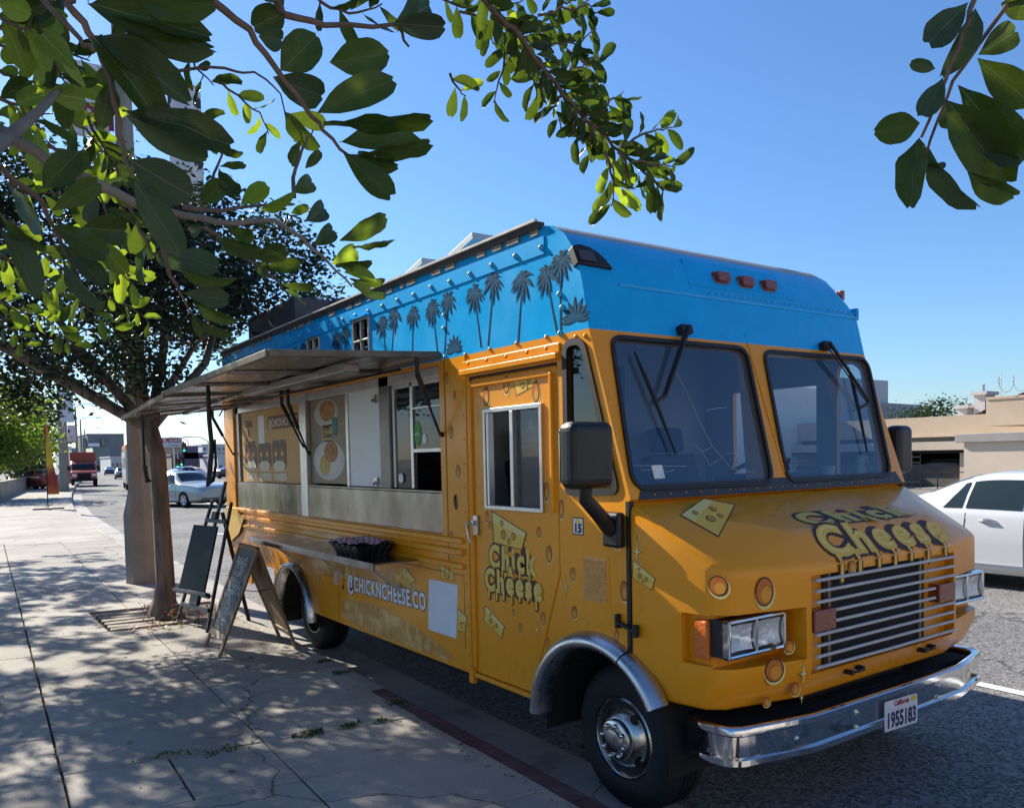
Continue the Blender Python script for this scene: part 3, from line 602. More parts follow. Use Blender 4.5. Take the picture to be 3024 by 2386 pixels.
# grille
GY = 2.262
m = MB(); m.bx(3.39, 4.235, GY-.006, GY+.05, .772, 1.226); rad = m.build('radiator_mesh', mat('radiator_black', (.008, .008, .009), .6, bump=.6, bs=260), truck)
for x in (3.372, 4.25): m = MB(); m.bx(x-.012, x+.012, GY-.012, GY+.01, .772, 1.226); m.build('radiator_rail', M_black, rad)
for x in (3.405, 4.222): m = MB(); m.bx(x-.01, x+.01, GY-.014, GY+.01, .772, 1.226); m.build('radiator_trim', mat('dull_brass', (.28, .2, .1), .5, var=.2, vs=20), rad)
M_rod = mat('grey_enamel_rod', (.47, .46, .45), .35, var=.08, vs=12)
for i in range(9):
    z = 1.203-.0503*i; x0, x1 = (3.235, 4.492)
    if i in (3, 4): x0, x1 = 3.385, 4.285
    b = MB(); b.tube([(x0, 2.205, z), ((x0+x1)/2, 2.205, z-(.004 if i == 8 else 0)), (x1, 2.205, z)], .0085, 8); b.build('grille_bar', M_rod, truck, smooth=60)
for a, z0, z1 in (((3.222, 3.39), .962, 1.064), ((mir(3.39), mir(3.222)), .968, 1.066)):
    b = MB(); b.bx(a[0], a[1], 2.20, 2.265, z0, z1); b.build('grille_marker', M_rlens, truck, bevel=.007)
for p in (c2(1110, 800), c2(1560, 665)):
    q = onY(p, 2.21); b = MB(); b.tube([q+V((-.045, .02, -.004)), q+V((-.03, -.02, 0)), q+V((0, -.028, .004)), q+V((.03, -.02, .002)), q+V((.045, .02, .006))], .006, 6); b.bx(q.x-.055, q.x-.035, 2.19, 2.25, q.z-.012, q.z+.01); b.bx(q.x+.035, q.x+.055, 2.19, 2.25, q.z-.006, q.z+.016); b.build('hood_clip', M_black, truck)
# headlights
M_lamp = mat('lamp_reflector', (.8, .83, .87), .3, .55, bump=.8, bs=22); M_lens = glass_mat('lamp_lens', (.92, .94, .96), 1., 1.45)
for s in (0, 1):
    fx = (lambda x: x) if s == 0 else mir
    def hb(b, x0, x1, *r): x0, x1 = sorted((fx(x0), fx(x1))); b.bx(x0, x1, *r)
    hl = MB(); X0, X1, Z0, Z1, HY = 2.722, 3.125, .900, 1.072, 2.282
    def rr_(x0, x1, z0, z1, r): return [(fx(a), c) for a, c in rrect(x0, x1, z0, z1, r)]
    hf = frame((0, HY, 0), (1, 0, 0), (0, 0, 1), (0, -1, 0))
    # chrome bezel: outer ring minus two lamp wells, as four bars plus centre bar
    for a in ((X0, X1, Z1-.018, Z1), (X0, X1, Z0, Z0+.018), (X0, X0+.02, Z0, Z1), (X1-.02, X1, Z0, Z1), (2.908, 2.922, Z0, Z1)):
        x0, x1 = sorted((fx(a[0]), fx(a[1]))); hl.bx(x0, x1, HY-.004, HY+.035, a[2], a[3])
    h = hl.build('headlight', M_chrome, truck, bevel=.007)
    b = MB(); hb(b, X0+.004, X1-.004, HY+.036, HY+.11, Z0+.004, Z1-.004); b.build('lamp_well', M_black, h)
    for x0, x1 in ((X0+.032, 2.9), (2.93, X1-.03)):
        b = MB(); n = 8; vs = []; fs = []
        for i in range(n+1):
            for j in range(n+1):
                aa, bb_ = i/n*2-1, j/n*2-1; vs.append((fx(x0+(x1-x0)*i/n), HY+.034-.022*(aa*aa+bb_*bb_)/2, Z0+.028+(Z1-Z0-.056)*j/n))
        for i in range(n):
            for j in range(n): fs.append((i*(n+1)+j, (i+1)*(n+1)+j, (i+1)*(n+1)+j+1, i*(n+1)+j+1))
        b.add(vs, fs); b.build('reflector', M_lamp, h, smooth=60)
        b = MB(); hb(b, x0-.004, x1+.004, HY+.004, HY+.008, Z0+.024, Z1-.024); b.build('lens', M_lens, h)
    b = MB(); x0, x1 = sorted((fx(XS+.055), fx(XS+.09))); b.bx(x0, x1, 2.385, 2.465, .885, 1.062); b.build('turn_signal', M_amber, truck, bevel=.01)
# bumper
BP = [(2.729, 2.53), (2.734, 2.36), (2.752, 2.305), (2.80, 2.268), (3.198, 2.186), (XC, 2.180)]
BP = BP+[(mir(x), y) for x, y in reversed(BP[:-1])]
sec = [(-.05, .578), (-.022, .596), (-.006, .598), (.004, .59), (.004, .566), (-.010, .556), (-.012, .462), (.003, .452), (.004, .430), (-.008, .420), (-.05, .418)]
b = MB(); n = len(BP); ks = len(sec)
for i, (x, y) in enumerate(BP):
    a, c = V(BP[max(0, i-1)]), V(BP[min(n-1, i+1)]); d = (c-a).normalized(); nn = V((d.y, -d.x))
    if nn.dot(V((x-XC, y-3.4))) < 0: nn = -nn
    b.v += [(x+nn.x*o_, y+nn.y*o_, z) for o_, z in sec]
for i in range(n-1):
    for j in range(ks-1): b.f.append((i*ks+j, (i+1)*ks+j, (i+1)*ks+j+1, i*ks+j+1)); b.m.append(0)
bump = b.build('bumper', M_chrome, truck, smooth=50); bump.modifiers.new('s', 'SOLIDIFY').thickness = .004
for p in (c2(743, 1225), c2(1118, 1063), c2(1118, 1155), c2(1630, 895), c2(1630, 970), c2(1865, 850)):
    q = onY(p, 2.19); b = MB(); b.lathe([(.014, 0), (.012, .006), (0, .009)], q, (0, -1, 0), 12); b.build('bumper_bolt', M_alu, bump, smooth=60)
b = MB(); b.bx(2.84, 4.88, 2.31, 2.6, .50, .575); b.bx(3.23, 4.49, 2.215, 2.32, .50, .572); b.build('bumper_filler', M_dark, truck)
b = MB(); fr = frame(onY(c2(1400, 1060), 2.166)-V((0, 0, .003)), V((1, 0, -.035)), (0, 0, 1), (0, -1, 0)); b.prism(rrect(-.152, .152, -.076, .076, .01), fr, -.003, 0)
plate = b.build('licence_plate', mat('plate_white', (.62, .64, .68), .4, var=.06, vs=14), bump, bevel=.002)
b = MB(); text_on(b, '1955183', fr, .105, 0, -.058, .0015, 0, offset=.004, width=.262, align='CENTER'); b.build('plate_number', mat('plate_navy', (.012, .018, .10), .5), plate)
b = MB(); text_on(b, 'California', fr, .036, 0, .045, .0015, 0, offset=.0012, align='CENTER'); b.build('plate_state', mat('plate_red', (.35, .02, .05), .5), plate)
b = MB(); b.prism(rrect(.09, .14, .046, .07, .002), fr, .0005, .0016); b.build('plate_sticker', mat('plate_yellow', (.75, .5, .05), .5), plate)
# wheel-arch flares
def flare(cy, cz, a0, a1, ri, ro, out, x=XS, sgn=-1):
    b = MB(); n = max(4, int((a1-a0)/5)); S = [(ri, -.05), (ri, out*.55), (ri+(ro-ri)*.2, out*.92), (ri+(ro-ri)*.45, out), (ri+(ro-ri)*.75, out*.8), (ro-.004, out*.35), (ro, 0), (ro, -.02)]
    for i in range(n+1):
        a = R_(a0+(a1-a0)*i/n)
        for r, t in S: b.v.append((x+sgn*t, cy+math.cos(a)*r, cz+math.sin(a)*r))
    k = len(S)
    for i in range(n):
        for j in range(k-1): b.f.append((i*k+j, i*k+j+1, (i+1)*k+j+1, (i+1)*k+j)); b.m.append(0)
    b.f += [tuple(range(k)), tuple(n*k+j for j in range(k-1, -1, -1))]; b.m += [0, 0]
    return b.build('wheel_flare', mat('brushed_aluminium', (.5, .5, .52), .3, 1., var=.08, vs=10, rvar=.08), truck, smooth=50)
for x, s in ((XS, -1), (XS+TW, 1)):
    flare(3.047, .373, 2, 115.2, .452, .54, .07, x, s); flare(3.047, .373, 116.2, 149, .452, .54, .07, x, s); flare(7.36, .36, 0, 180, .44, .50, .06, x, s)
# wheels
def wheel(x, y, z, r, sgn, front, parent):
    w = bpy.data.objects.new('wheel', None); col.objects.link(w); w.location = (x, y, z); adopt(w, parent)
    ax = (sgn, 0, 0); o = V((x, y, z)); b = MB()
    pr = [(.205, -.01), (.212, .012), (.245, .022), (.30, .018), (.34, .0), (.362, -.022), (r, -.045)]
    for h in (-.07, -.105, -.14): pr += [(r, h+.012), (r-.012, h+.008), (r-.012, h-.004), (r, h-.008)]
    pr += [(r, -.185), (.36, -.205), (.3, -.225), (.2, -.22)]
    b.lathe(pr, o, ax, 48); b.build('tyre', M_tyre, w, smooth=40)
    b = MB()
    if front: pr = [(.206, -.02), (.207, .004), (.198, .012), (.190, .004), (.186, -.03), (.172, -.045), (.158, -.02), (.14, .012), (.118, .034), (.106, .04), (.104, .062), (.098, .068), (.06, .069), (.055, .082), (.03, .088), (0, .088)]
    else: pr = [(.206, -.02), (.207, .004), (.198, .012), (.188, .0), (.18, -.05), (.16, -.10), (.12, -.13), (.08, -.13), (.075, -.05), (.05, -.03), (0, -.028)]
    b.lathe(pr, o, ax, 48); b.build('rim', M_rim, w, smooth=45)
    for i in range(8):
        a = R_(45*i+12); p = o+V((sgn*(.066 if front else -.13), math.cos(a)*.08, math.sin(a)*.08)); b = MB(); b.lathe([(.0115, 0), (.0115, .016), (.006, .022), (0, .023)], p, ax, 6 if not front else 10); b.build('lug_nut', M_chrome, w, smooth=50)
    if front:
        for i in range(4):
            a = R_(90*i+38); c = o+V((sgn*.0135, math.cos(a)*.1495, math.sin(a)*.1495)); tdir = V((0, -math.sin(a), math.cos(a))); nd = V((sgn*.79, math.cos(a)*.55, math.sin(a)*.55)).normalized(); rd = tdir.cross(nd)
            b = MB(); b.flat(ell(0, 0, .026, .021, 16), frame(c, tdir, rd, nd), .004); b.build('hand_hole', M_dark, w)
    else:
        b = MB(); b.lathe([(.212, .016), (.206, .018), (.200, .016)], o, ax, 40); b.build('rim_ring', mat('cream_ring', (.55, .46, .25), .5), w)
    return w
wheel(XS+.125, FWY, FWZ, .37, -1, True, truck); wheel(XS+TW-.125, FWY, FWZ, .37, 1, True, truck)
for x, s in ((XS+.20, -1), (XS+TW-.20, 1)): wheel(x, RWY, .37, .37, s, False, truck)
b = MB()                                            # chassis, wheel wells, axles
b.bx(XS+.75, XS+1.67, 2.4, 9.3, .45, .62); b.bx(XS+.55, XS+1.87, 2.52, 3.55, .34, .9)
for y in (FWY, RWY): b.tube([(XS+.25, y, .36), (XS+TW-.25, y, .36)], .06, 10)
b.bx(XS+.28, XS+.62, 4.6, 5.9, .28, .46); b.bx(XS+.2, XS+TW-.2, 3.55, 7.0, .46, .85); b.bx(XS+.55, XS+1.87, 6.9, 7.9, .40, .9); b.bx(XS+.06, XS+TW-.06, 7.85, 9.4, .73, .85); b.bx(XS+.28, XS+.7, 2.55, 3.55, .84, .86)
b.build('chassis', M_dark, truck)
for x in (XS+.05, XS+TW-.45): b = MB(); b.bx(x, x+.4, 7.88, 7.9, .2, .78); b.build('mud_flap', M_black, truck)
b = MB(); b.bx(XS-.004, XS+.02, 8.62, 8.78, .50, .76); b.build('rear_flap', M_orange, truck)
b = MB(); b.bx(XS-.02, XS+.01, 4.20, 4.245, .40, .50); b.build('step_bracket', M_orange, truck)
b = MB(); b.bx(XS-.01, XS+.02, 3.60, 4.2, .44, .466); b.build('door_sill', M_orange, truck, bevel=.004)
# black wheel-well liners
for cy, r_ in ((3.047, .462), (7.36, .447)):
    for x0 in (XS+.02, XS+TW-.60):
        b = MB(); n_ = 20; P_ = [(cy+r_*math.cos(R_(-8+196*i/n_)), .36+r_*math.sin(R_(-8+196*i/n_))) for i in range(n_+1)]
        for y_, z_ in P_: b.v += [(x0, y_, z_), (x0+.58, y_, z_)]
        for i in range(n_): b.f.append((2*i, 2*i+1, 2*i+3, 2*i+2)); b.m.append(0)
        xi = x0+.58 if x0 < XC else x0; b.add([(xi, y_, z_) for y_, z_ in P_], [tuple(range(n_+1))]); b.build('wheel_well', M_dark, truck)
# cracks in the kerb-side windscreen
M_crack = mat('glass_crack', (.45, .52, .6), .3)
for pts in (((480, 350), (560, 500), (640, 680), (740, 880), (880, 1045)), ((740, 880), (700, 905), (665, 915)), ((700, 625), (770, 610), (840, 605)), ((880, 1045), (960, 1055), (1050, 1070)), ((620, 870), (690, 950), (720, 1020), (780, 975)), ((880, 1045), (920, 930), (840, 930)), ((150, 1015), (300, 1018), (560, 1022)), ((230, 1050), (380, 1040), (420, 1065), (470, 1045))):
    b = MB(); b.tube([FR(*fpx(c4(*p)), -.010) for p in pts], .0011, 4); b.build('windscreen_crack', M_crack, truck)
# mirrors
def mirror(x0, x1, y0, z0, z1, s):
    b = MB(); b.bx(x0, x1, y0, y0+.12, z0, z1); o = b.build('mirror', M_blackp, truck); bv = o.modifiers.new('b', 'BEVEL'); bv.width = .045; bv.segments = 4
    b = MB(); b.prism(rrect(x0+.02, x1-.02, z0+.02, z1-.02, .03), frame((0, y0+.123, 0), (1, 0, 0), (0, 0, 1), (0, 1, 0)), 0, .003); b.build('mirror_glass', M_chrome, o)
    xa = (x0+x1)/2; xb = XS+.0 if s < 0 else XS+TW
    b = MB(); b.tube([(xa, y0+.07, z0+.02), (xa, y0+.075, z0-.05), (xa*.62+xb*.38, y0+.085, z0-.12), (xa*.25+xb*.75, y0+.10, z0-.19), (xb, y0+.11, z0-.215)], [.032, .034, .036, .042, .045], 10); b.build('mirror_arm', M_blackp, o, smooth=50)
    b = MB(); b.bx(min(xb, xb+s*.05), max(xb, xb+s*.05), y0+.04, y0+.16, z0-.29, z0-.12); b.build('mirror_base', M_blackp, o, bevel=.015)
mirror(2.30, 2.56, 2.79, 1.643, 1.952, -1); mirror(XS+TW+.06, XS+TW+.24, 2.87, 1.63, 1.95, 1)
# wipers
def wiper(pv, el, ba, bb_):
    pv, el, ba, bb_ = [fpx(c4(*p)) for p in (pv, el, ba, bb_)]
    w = MB(); w.prism(rrect(pv[0]-.05, pv[0]+.035, pv[1]-.03, pv[1]+.02, .01), FR, 0, .05); wo = w.build('wiper', M_black, truck, bevel=.006)
    w = MB(); w.tube([FR(*pv, .055), FR(*el, .035)], [.013, .009], 6); w.tube([FR(pv[0]-.035, pv[1]-.02, .05), FR(el[0]-.022, el[1]-.005, .033)], .005, 6); w.build('wiper_arm', M_black, wo)
    w = MB(); w.tube([FR(*ba, .012), FR((ba[0]*3+bb_[0])/4, (ba[1]*3+bb_[1])/4, .016), FR((ba[0]+bb_[0])/2, (ba[1]+bb_[1])/2, .018), FR(*bb_, .012)], [.006, .012, .012, .006], 6); w.bar(FR(*el, .035), FR((ba[0]+bb_[0])/2, (ba[1]+bb_[1])/2, .018), .016, .016); w.build('wiper_blade', M_black, wo)
wiper((515, 70), (365, 545), (165, 220), (460, 945)); wiper((1515, 180), (1815, 590), (1685, 330), (1818, 930))
# side vent louvres, number sticker
va, vb = sp(c8(985, 505)), sp(c8(1165, 870)); nl = 15
b = MB(); b.prism([(va[0]+.02, va[1]+.015), (vb[0]-.02, va[1]+.015), (vb[0]-.02, vb[1]-.015), (va[0]+.02, vb[1]-.015)], side, 0, .003); vent = b.build('side_vent', M_orange, truck)
for i in range(nl):
    z = va[1]-(va[1]-vb[1])*(i+.5)/nl; b = MB(); b.add([side(va[0], z+.006, .003), side(vb[0], z+.006, .003), side(vb[0], z-.005, .013), side(va[0], z-.005, .013), side(va[0], z-.006, .003), side(vb[0], z-.006, .003)], [(0, 1, 2, 3), (3, 2, 5, 4), (0, 3, 4), (1, 5, 2)]); b.build('louvre', mat('worn_orange_louvre', (.68, .38, .12), .45, var=.25, vs=40), vent)
sa, sb = sp(c8(897, 200)), sp(c8(983, 345)); b = MB(); b.prism(rrect(sb[0], sa[0], sb[1], sa[1], .003), side, 0, .0015, 0); b.prism(rrect(sb[0]+.006, sa[0]-.006, sb[1]+.006, sa[1]-.006, .003), side, .0016, .0022, 1); cxm = (sa[0]+sb[0])/2
fs_ = frame(side(cxm, 0, 0), (0, -1, 0), (0, 0, 1), (-1, 0, 0)); text_on(b, '15', fs_, .062, 0, sb[1]+.014, .0035, 0, offset=.003, align='CENTER'); b.prism(rrect(cxm-.018, cxm+.018, sa[1]-.03, sa[1]-.012, .002), side, .0022, .003, 2)
b.build('permit_sticker', [M_black, M_white, mat('sticker_yellow', (.8, .55, .05), .5)], truck)
# ---- cab interior
M_seat = mat('black_seat', (.014, .014, .016), .7, var=.2, vs=8); M_dash = mat('dash', (.03, .034, .04), .6, var=.2, vs=5)
for x in (XS+.52, XS+1.72):
    b = MB(); b.bx(x-.24, x+.24, 3.62, 4.1, 1.08, 1.22); b.bx(x-.22, x+.22, 3.8, 4.0, .85, 1.1); T = Mx.Translation((x, 4.08, 1.18)) @ Mx.Rotation(R_(-12), 4, 'X'); b.bx(-.24, .24, -.06, .06, 0, .62, T=T); b.bx(-.15, .15, -.05, .05, .64, .82, T=T); b.build('cab_seat', M_seat, truck, bevel=.03)
b = MB(); b.bx(XS+.06, XS+TW-.06, 3.02, 3.28, 1.3, 1.58); b.bx(XS+1.3, XS+2.1, 3.15, 3.42, 1.35, 1.66); b.bx(XS+.8, XS+1.5, 2.95, 3.7, .85, 1.32); b.build('dashboard', M_dash, truck, bevel=.03)
b = MB(); T = Mx.Translation((XS+1.62, 3.45, 1.62)) @ Mx.Rotation(R_(-38), 4, 'X'); pts = [T @ V((math.cos(R_(a))*.2, math.sin(R_(a))*.2, 0)) for a in range(0, 361, 15)]; b.tube(pts, .014, 8, cap=False); b.tube([T @ V((-.2, 0, 0)), T @ V((.2, 0, 0))], .012, 6); b.tube([T @ V((0, 0, 0)), T @ V((0, 0, -.3))], .025, 8); b.build('steering_wheel', M_black, truck, smooth=60)
b = MB(); b.bx(XS+1.62, XS+1.98, 3.06, 3.26, 1.585, 1.592); b.build('dash_paper', M_white, truck); b = MB(); b.lathe([(.035, 0), (.042, .11), (.036, .11)], (XS+2.1, 3.14, 1.583), (0, 0, 1), 14); b.build('dash_cup', M_white, truck)
b = MB(); b.bx(XS+.05, XS+.9, 4.42, 4.46, .86, 2.96); b.bx(XS+1.5, XS+TW-.05, 4.42, 4.46, .86, 2.96); b.bx(XS+.9, XS+1.5, 4.42, 4.46, 2.45, 2.96); b.build('cab_partition', M_in, truck)
b = MB(); b.bx(XS+1.3, XS+TW-.06, 4.9, 9.2, .86, 1.7); b.bx(XS+.1, XS+.6, 5.6, 9.0, .86, 1.5); b.bx(XS+1.6, XS+TW-.06, 5.2, 9.2, 2.1, 2.7); b.build('kitchen_counter', mat('dim_steel', (.12, .12, .125), .4, .6, var=.2, vs=3), truck)
fs1 = frame(side(3.70, 0, -.025), (0, -1, 0), (0, 0, 1), (-1, 0, 0)); b = MB(); b.bx(XS+.040, XS+.044, 3.485, 3.74, 1.51, 1.875, 0); b.bx(XS+.040, XS+.044, 3.485, 3.74, 1.877, 2.06, 1); vis = b.build('window_blind', [mat('navy_blind', (.016, .02, .085), .6, var=.2, vs=6), mat('blue_blind', (.05, .08, .26), .6, var=.25, vs=8)], truck)
b = MB(); text_on(b, 'A', frame(side(3.665, 0, -.037), (0, -1, 0), (0, 0, 1), (-1, 0, 0)), .12, 0, 1.93, .001, 0, offset=.004); b.build('poster_letter', mat('pale_blue', (.25, .3, .5), .6), vis)
# ---- service opening: counter front, posts, menu boards, sliding window
RX = XS+.045
def spx(p, x=RX): q = onX(p, x); return (q.y, q.z)
def rbox(name, y0, y1, z0, z1, x0, x1, m, parent=truck, bevel=.003): b = MB(); b.bx(x0, x1, y0, y1, z0, z1); return b.build(name, m, parent, bevel=bevel)
rbox('counter_front', 4.56, 6.95, 1.304, 1.568, RX-.03, RX+.02, M_steel); rbox('counter_front', 7.11, 9.10, 1.304, 1.575, RX-.03, RX+.02, M_steel)
rbox('counter_ledge', 4.57, 9.09, 1.569, 1.585, RX-.03, RX+.2, M_steel)
rbox('window_post', 6.952, 7.108, 1.30, 2.40, RX-.036, RX+.06, M_alu); rbox('window_post', 8.99, 9.098, 1.30, 2.40, RX-.02, RX+.06, M_alu); rbox('window_post', 5.34, 5.50, 1.585, 2.40, RX-.02, RX+.05, mat('dark_alu', (.16, .155, .15), .4, 1., var=.2, vs=8))
rbox('window_post', 6.09, 6.135, 1.585, 2.40, RX-.012, RX+.05, M_alu); rbox('header_rail', 4.57, 9.09, 2.33, 2.398, RX-.02, RX+.06, M_alu)
M_tan = mat('menu_tan', (.52, .28, .07), .5, var=.08, vs=4); M_ink = mat('menu_brown', (.10, .035, .012), .5); M_cream = mat('menu_cream', (.62, .55, .42), .5); M_saus = mat('menu_sausage', (.30, .075, .02), .5, var=.4, vs=20)
M_chz = mat('cheese_yellow', (.74, .46, .06), .45, var=.05, vs=8); M_pale = mat('cheese_pale', (.72, .58, .2), .45); M_hole = mat('hole_orange', (.50, .13, .012), .45, var=.2, vs=20); M_brown = mat('outline_brown', (.055, .018, .008), .5); M_wtxt = mat('decal_white', (.72, .73, .76), .45); M_mar = mat('decal_maroon', (.09, .015, .02), .5)
MY0, MY1, MZ0, MZ1 = 7.12, 8.93, 1.588, 2.328
menu = rbox('menu_board', MY0, MY1, MZ0, MZ1, RX-.002, RX+.02, M_tan)
fm = frame(V((RX-.002, MY1, MZ0)), (0, -1, 0), (0, 0, 1), (-1, 0, 0)); mw, mh = MY1-MY0, MZ1-MZ0
b = MB()
b.prism(rrect(.86, 1.72, mh-.21, mh-.08, .04), fm, .001, .002, 0); text_on(b, '@CHICKNCHEESE', fm, .105, .89, mh-.185, .0032, 1, offset=.003, width=.80)
for k, w in enumerate(('Chick', '&', 'Cheese')): text_on(b, w, fm, .11, .12+.05*(k == 1)*2, mh-.16-.10*k, .002, 0, offset=.003)
b.prism(rrect(.57, .76, mh-.34, mh-.06, .02), fm, .001, .0022, 3)
for k in range(3):
    x = .10+.44*k; b.prism(rrect(x, x+.40, .15, mh-.36+.02*k, .05), fm, .001, .002, 0)
    for q in range(2):
        cx = x+.11+.18*q; b.prism(rrect(cx-.05, cx+.05, .24, mh-.40, .05), fm, .0022, .003, 2); b.prism(rrect(cx-.03, cx+.02, .30, mh-.47, .025), fm, .0032, .004, 4); b.prism(rrect(cx-.008, cx+.008, .16, .25, .004), fm, .0022, .003, 1)
    b.prism(ell(x+.2, .17, .17, .05, 16), fm, .0042, .005, 1)
    text_on(b, 'CHEESE', fm, .085, x+.03, .03, .002, 1, offset=.006, width=.36); b.prism(rrect(x+.03, x+.38, .115, .128, .003), fm, .001, .002, 1)
b.build('menu_print', [M_ink, M_cream, M_saus, M_white, M_chz], menu)
p2 = rbox('menu_panel', 6.14, 6.94, 1.60, 2.328, RX+.004, RX+.02, mat('menu_grey_tan', (.26, .20, .13), .5, var=.15, vs=3)); f2 = frame(V((RX+.004, 6.94, 1.60)), (0, -1, 0), (0, 0, 1), (-1, 0, 0)); b = MB()
b.prism(ell(.40, .20, .34, .17, 28), f2, .001, .002, 0); b.prism(ell(.40, .22, .28, .135, 28), f2, .002, .003, 1); b.prism(ell(.32, .16, .12, .09, 18), f2, .0032, .004, 2); b.prism(ell(.46, .27, .15, .09, 18), f2, .0034, .0042, 3); b.prism(rrect(.27, .52, .36, .50, .02), f2, .001, .002, 4); b.prism(ell(.37, .60, .26, .12, 24), f2, .001, .002, 0); b.prism(ell(.40, .62, .17, .09, 18), f2, .0022, .003, 3); b.prism(rrect(.50, .60, .40, .56, .02), f2, .0022, .003, 5)
for s_, y_ in (('Chick', .455), ('Cheese', .395)): text_on(b, s_, f2, .06, .3, y_, .0032, 6, offset=.002)
b.build('menu_print', [mat('plate_grey', (.42, .42, .41), .4), mat('plate_inner', (.5, .49, .46), .4), mat('dip_yellow', (.45, .33, .05), .5), mat('fried_tan', (.36, .17, .06), .6, var=.4, vs=25), mat('label_tan', (.36, .25, .1), .5), mat('label_teal', (.03, .16, .12), .5), M_ink], p2)
wp = rbox('white_panel', 5.52, 6.085, 1.59, 2.33, RX-.004, RX+.02, M_white)
for z in (1.63, 2.25): b = MB(); b.bx(RX-.03, RX, 5.55, 5.60, z-.03, z+.03); b.tube([(RX-.02, 5.57, z), (RX-.05, 5.57, z-.02)], .012, 8); b.build('panel_latch', M_alu, wp)
sw = MB()
for a in ((5.30, 5.335, 1.59, 2.33), (5.02, 5.055, 1.59, 2.33), (4.575, 4.61, 1.59, 2.33), (4.61, 5.02, 1.84, 1.868), (4.61, 5.30, 2.30, 2.33), (4.61, 5.02, 2.14, 2.155)): sw.bx(RX, RX+.03, *a)
swo = sw.build('sliding_window', M_alu, truck, bevel=.003)
for y0, y1, z0, z1 in ((5.055, 5.30, 1.59, 2.30), (4.61, 5.02, 1.868, 2.30)): b = MB(); b.bx(RX+.012, RX+.016, y0, y1, z0, z1); b.build('window_pane', M_glass, swo)
b = MB(); fw = frame(V((RX+.010, 5.0, 1.94)), (0, -1, 0), (0, 0, 1), (-1, 0, 0)); b.prism(ell(.03, .03, .048, .085, 20), fw, 0, .001, 0); b.prism(ell(.13, -.01, .03, .035, 14), fw, 0, .001, 1); text_on(b, 'open', fw, .034, -.008, .02, .0015, 1); b.build('window_stickers', [mat('sticker_green', (.04, .33, .05), .5), M_white], swo)
b = MB()
for i in range(9): b.prism(rrect(-.055, -.02, -.33+i*.03, -.308+i*.03, .003), fw, -.004, -.012, i % 3)
b.build('card_stickers', [M_white, mat('sticker_blue', (.05, .1, .3), .5), mat('sticker_red', (.4, .04, .03), .5)], swo)
b = MB(); b.lathe([(.035, 0), (.035, .004), (0, .005)], (RX+.005, 5.22, 1.66), (-1, 0, 0), 20); b.build('round_sticker', M_white, swo)
# ---- awnings
M_awn = mat('weathered_aluminium', (.25, .24, .23), .30, 1., var=.2, vs=2.2, stretch=(2.5, .5, 1), bump=.25, bs=2.2, rvar=.1); M_awnt = mat('awning_edge', (.17, .155, .125), .5, .7, var=.3, vs=9); M_wire = mat('cable', (.015, .012, .012), .6)
def awning(y0, y1, zh0, zo0, zh1, zo1, xo=1.53):
    xh = XS-.01; P = [V((xh, y0, zh0)), V((xo, y0, zo0)), V((xo, y1, zo1)), V((xh, y1, zh1))]
    b = MB(); b.add([p for p in P]+[p+V((0, 0, .022)) for p in P], [(3, 2, 1, 0), (4, 5, 6, 7)]+[(i, (i+1) % 4, 4+(i+1) % 4, 4+i) for i in range(4)]); a = b.build('awning', M_awn, truck)
    e = MB()
    for i in range(4): e.bar(P[i]+V((0, 0, .008)), P[(i+1) % 4]+V((0, 0, .008)), .03, .042)
    e.build('awning_frame', M_awnt, a, bevel=.004)
    r = MB()
    for t in (.33, .66): r.bar(P[0].lerp(P[3], t)-V((0, 0, .012)), P[1].lerp(P[2], t)-V((0, 0, .012)), .04, .024)
    r.bar(P[0].lerp(P[1], .45)-V((0, 0, .014)), P[3].lerp(P[2], .45)-V((0, 0, .014)), .05, .02); r.build('awning_rib', M_awn, a, bevel=.003)
    return a
aw1 = awning(4.535, 7.085, 2.452, 2.402, 2.43, 2.372); aw2 = awning(7.11, 9.06, 2.43, 2.356, 2.40, 2.262)
b = MB(); b.bx(XS-.55, XS-.44, 4.8, 6.9, 2.355, 2.41); b.build('awning_reflection', mat('reflection_grey', (.3, .3, .3), .4, .6, var=.2, vs=5), aw1, bevel=.008)  # grey box that imitates a reflection on the awning underside
def strut(ya, za, pb, parent):
    a = side(ya, za, .02); c = onX(pb, 2.45); m_ = a.lerp(c, .5); b = MB(); b.tube([c, V((2.45, c.y, 2.43))], .014, 6); b.tube([a, m_], .009, 8); b.tube([m_, c], .017, 10); b.tube([a-V((.0, .0, .0)), a+V((.02, 0, 0))], .016, 8); return b.build('gas_strut', M_black, parent, smooth=60)
strut(4.53, 1.95, d4(1800, 300), aw1); strut(6.84, 1.868, d4(715, 545), aw1); strut(6.95, 1.93, d4(660, 550), aw2); strut(9.07, 1.89, g3(975, 1000), aw2)
def sag(pts, r, name, parent): b = MB(); b.tube(pts, r, 6); return b.build(name, M_wire, parent, smooth=60)
sag([V((XS-.1, 4.9, 2.40)), V((XS-.4, 5.6, 2.33)), V((XS-.52, 6.3, 2.30)), V((XS-.42, 6.9, 2.36)), V((XS-.5, 7.6, 2.28)), V((XS-.35, 8.2, 2.33)), V((XS-.2, 8.9, 2.30))], .008, 'awning_cable', aw1)
sa_ = onZ(g3(915, 640), 2.33); st = [sa_+V((0, 0, .03)), sa_, sa_-V((0, 0, .22)), sa_+V((.02, .03, -.42)), sa_+V((-.02, -.02, -.62)), sa_+V((-.03, -.02, -.69)), sa_+V((.01, 0, -.66)), sa_+V((.04, .02, -.55)), sa_+V((.04, .02, -.36))]
b = MB(); b.tube(st, [.012, .016, .017, .017, .018, .02, .014, .01, .008], 8); b.build('pull_strap', M_black, aw2, smooth=60)
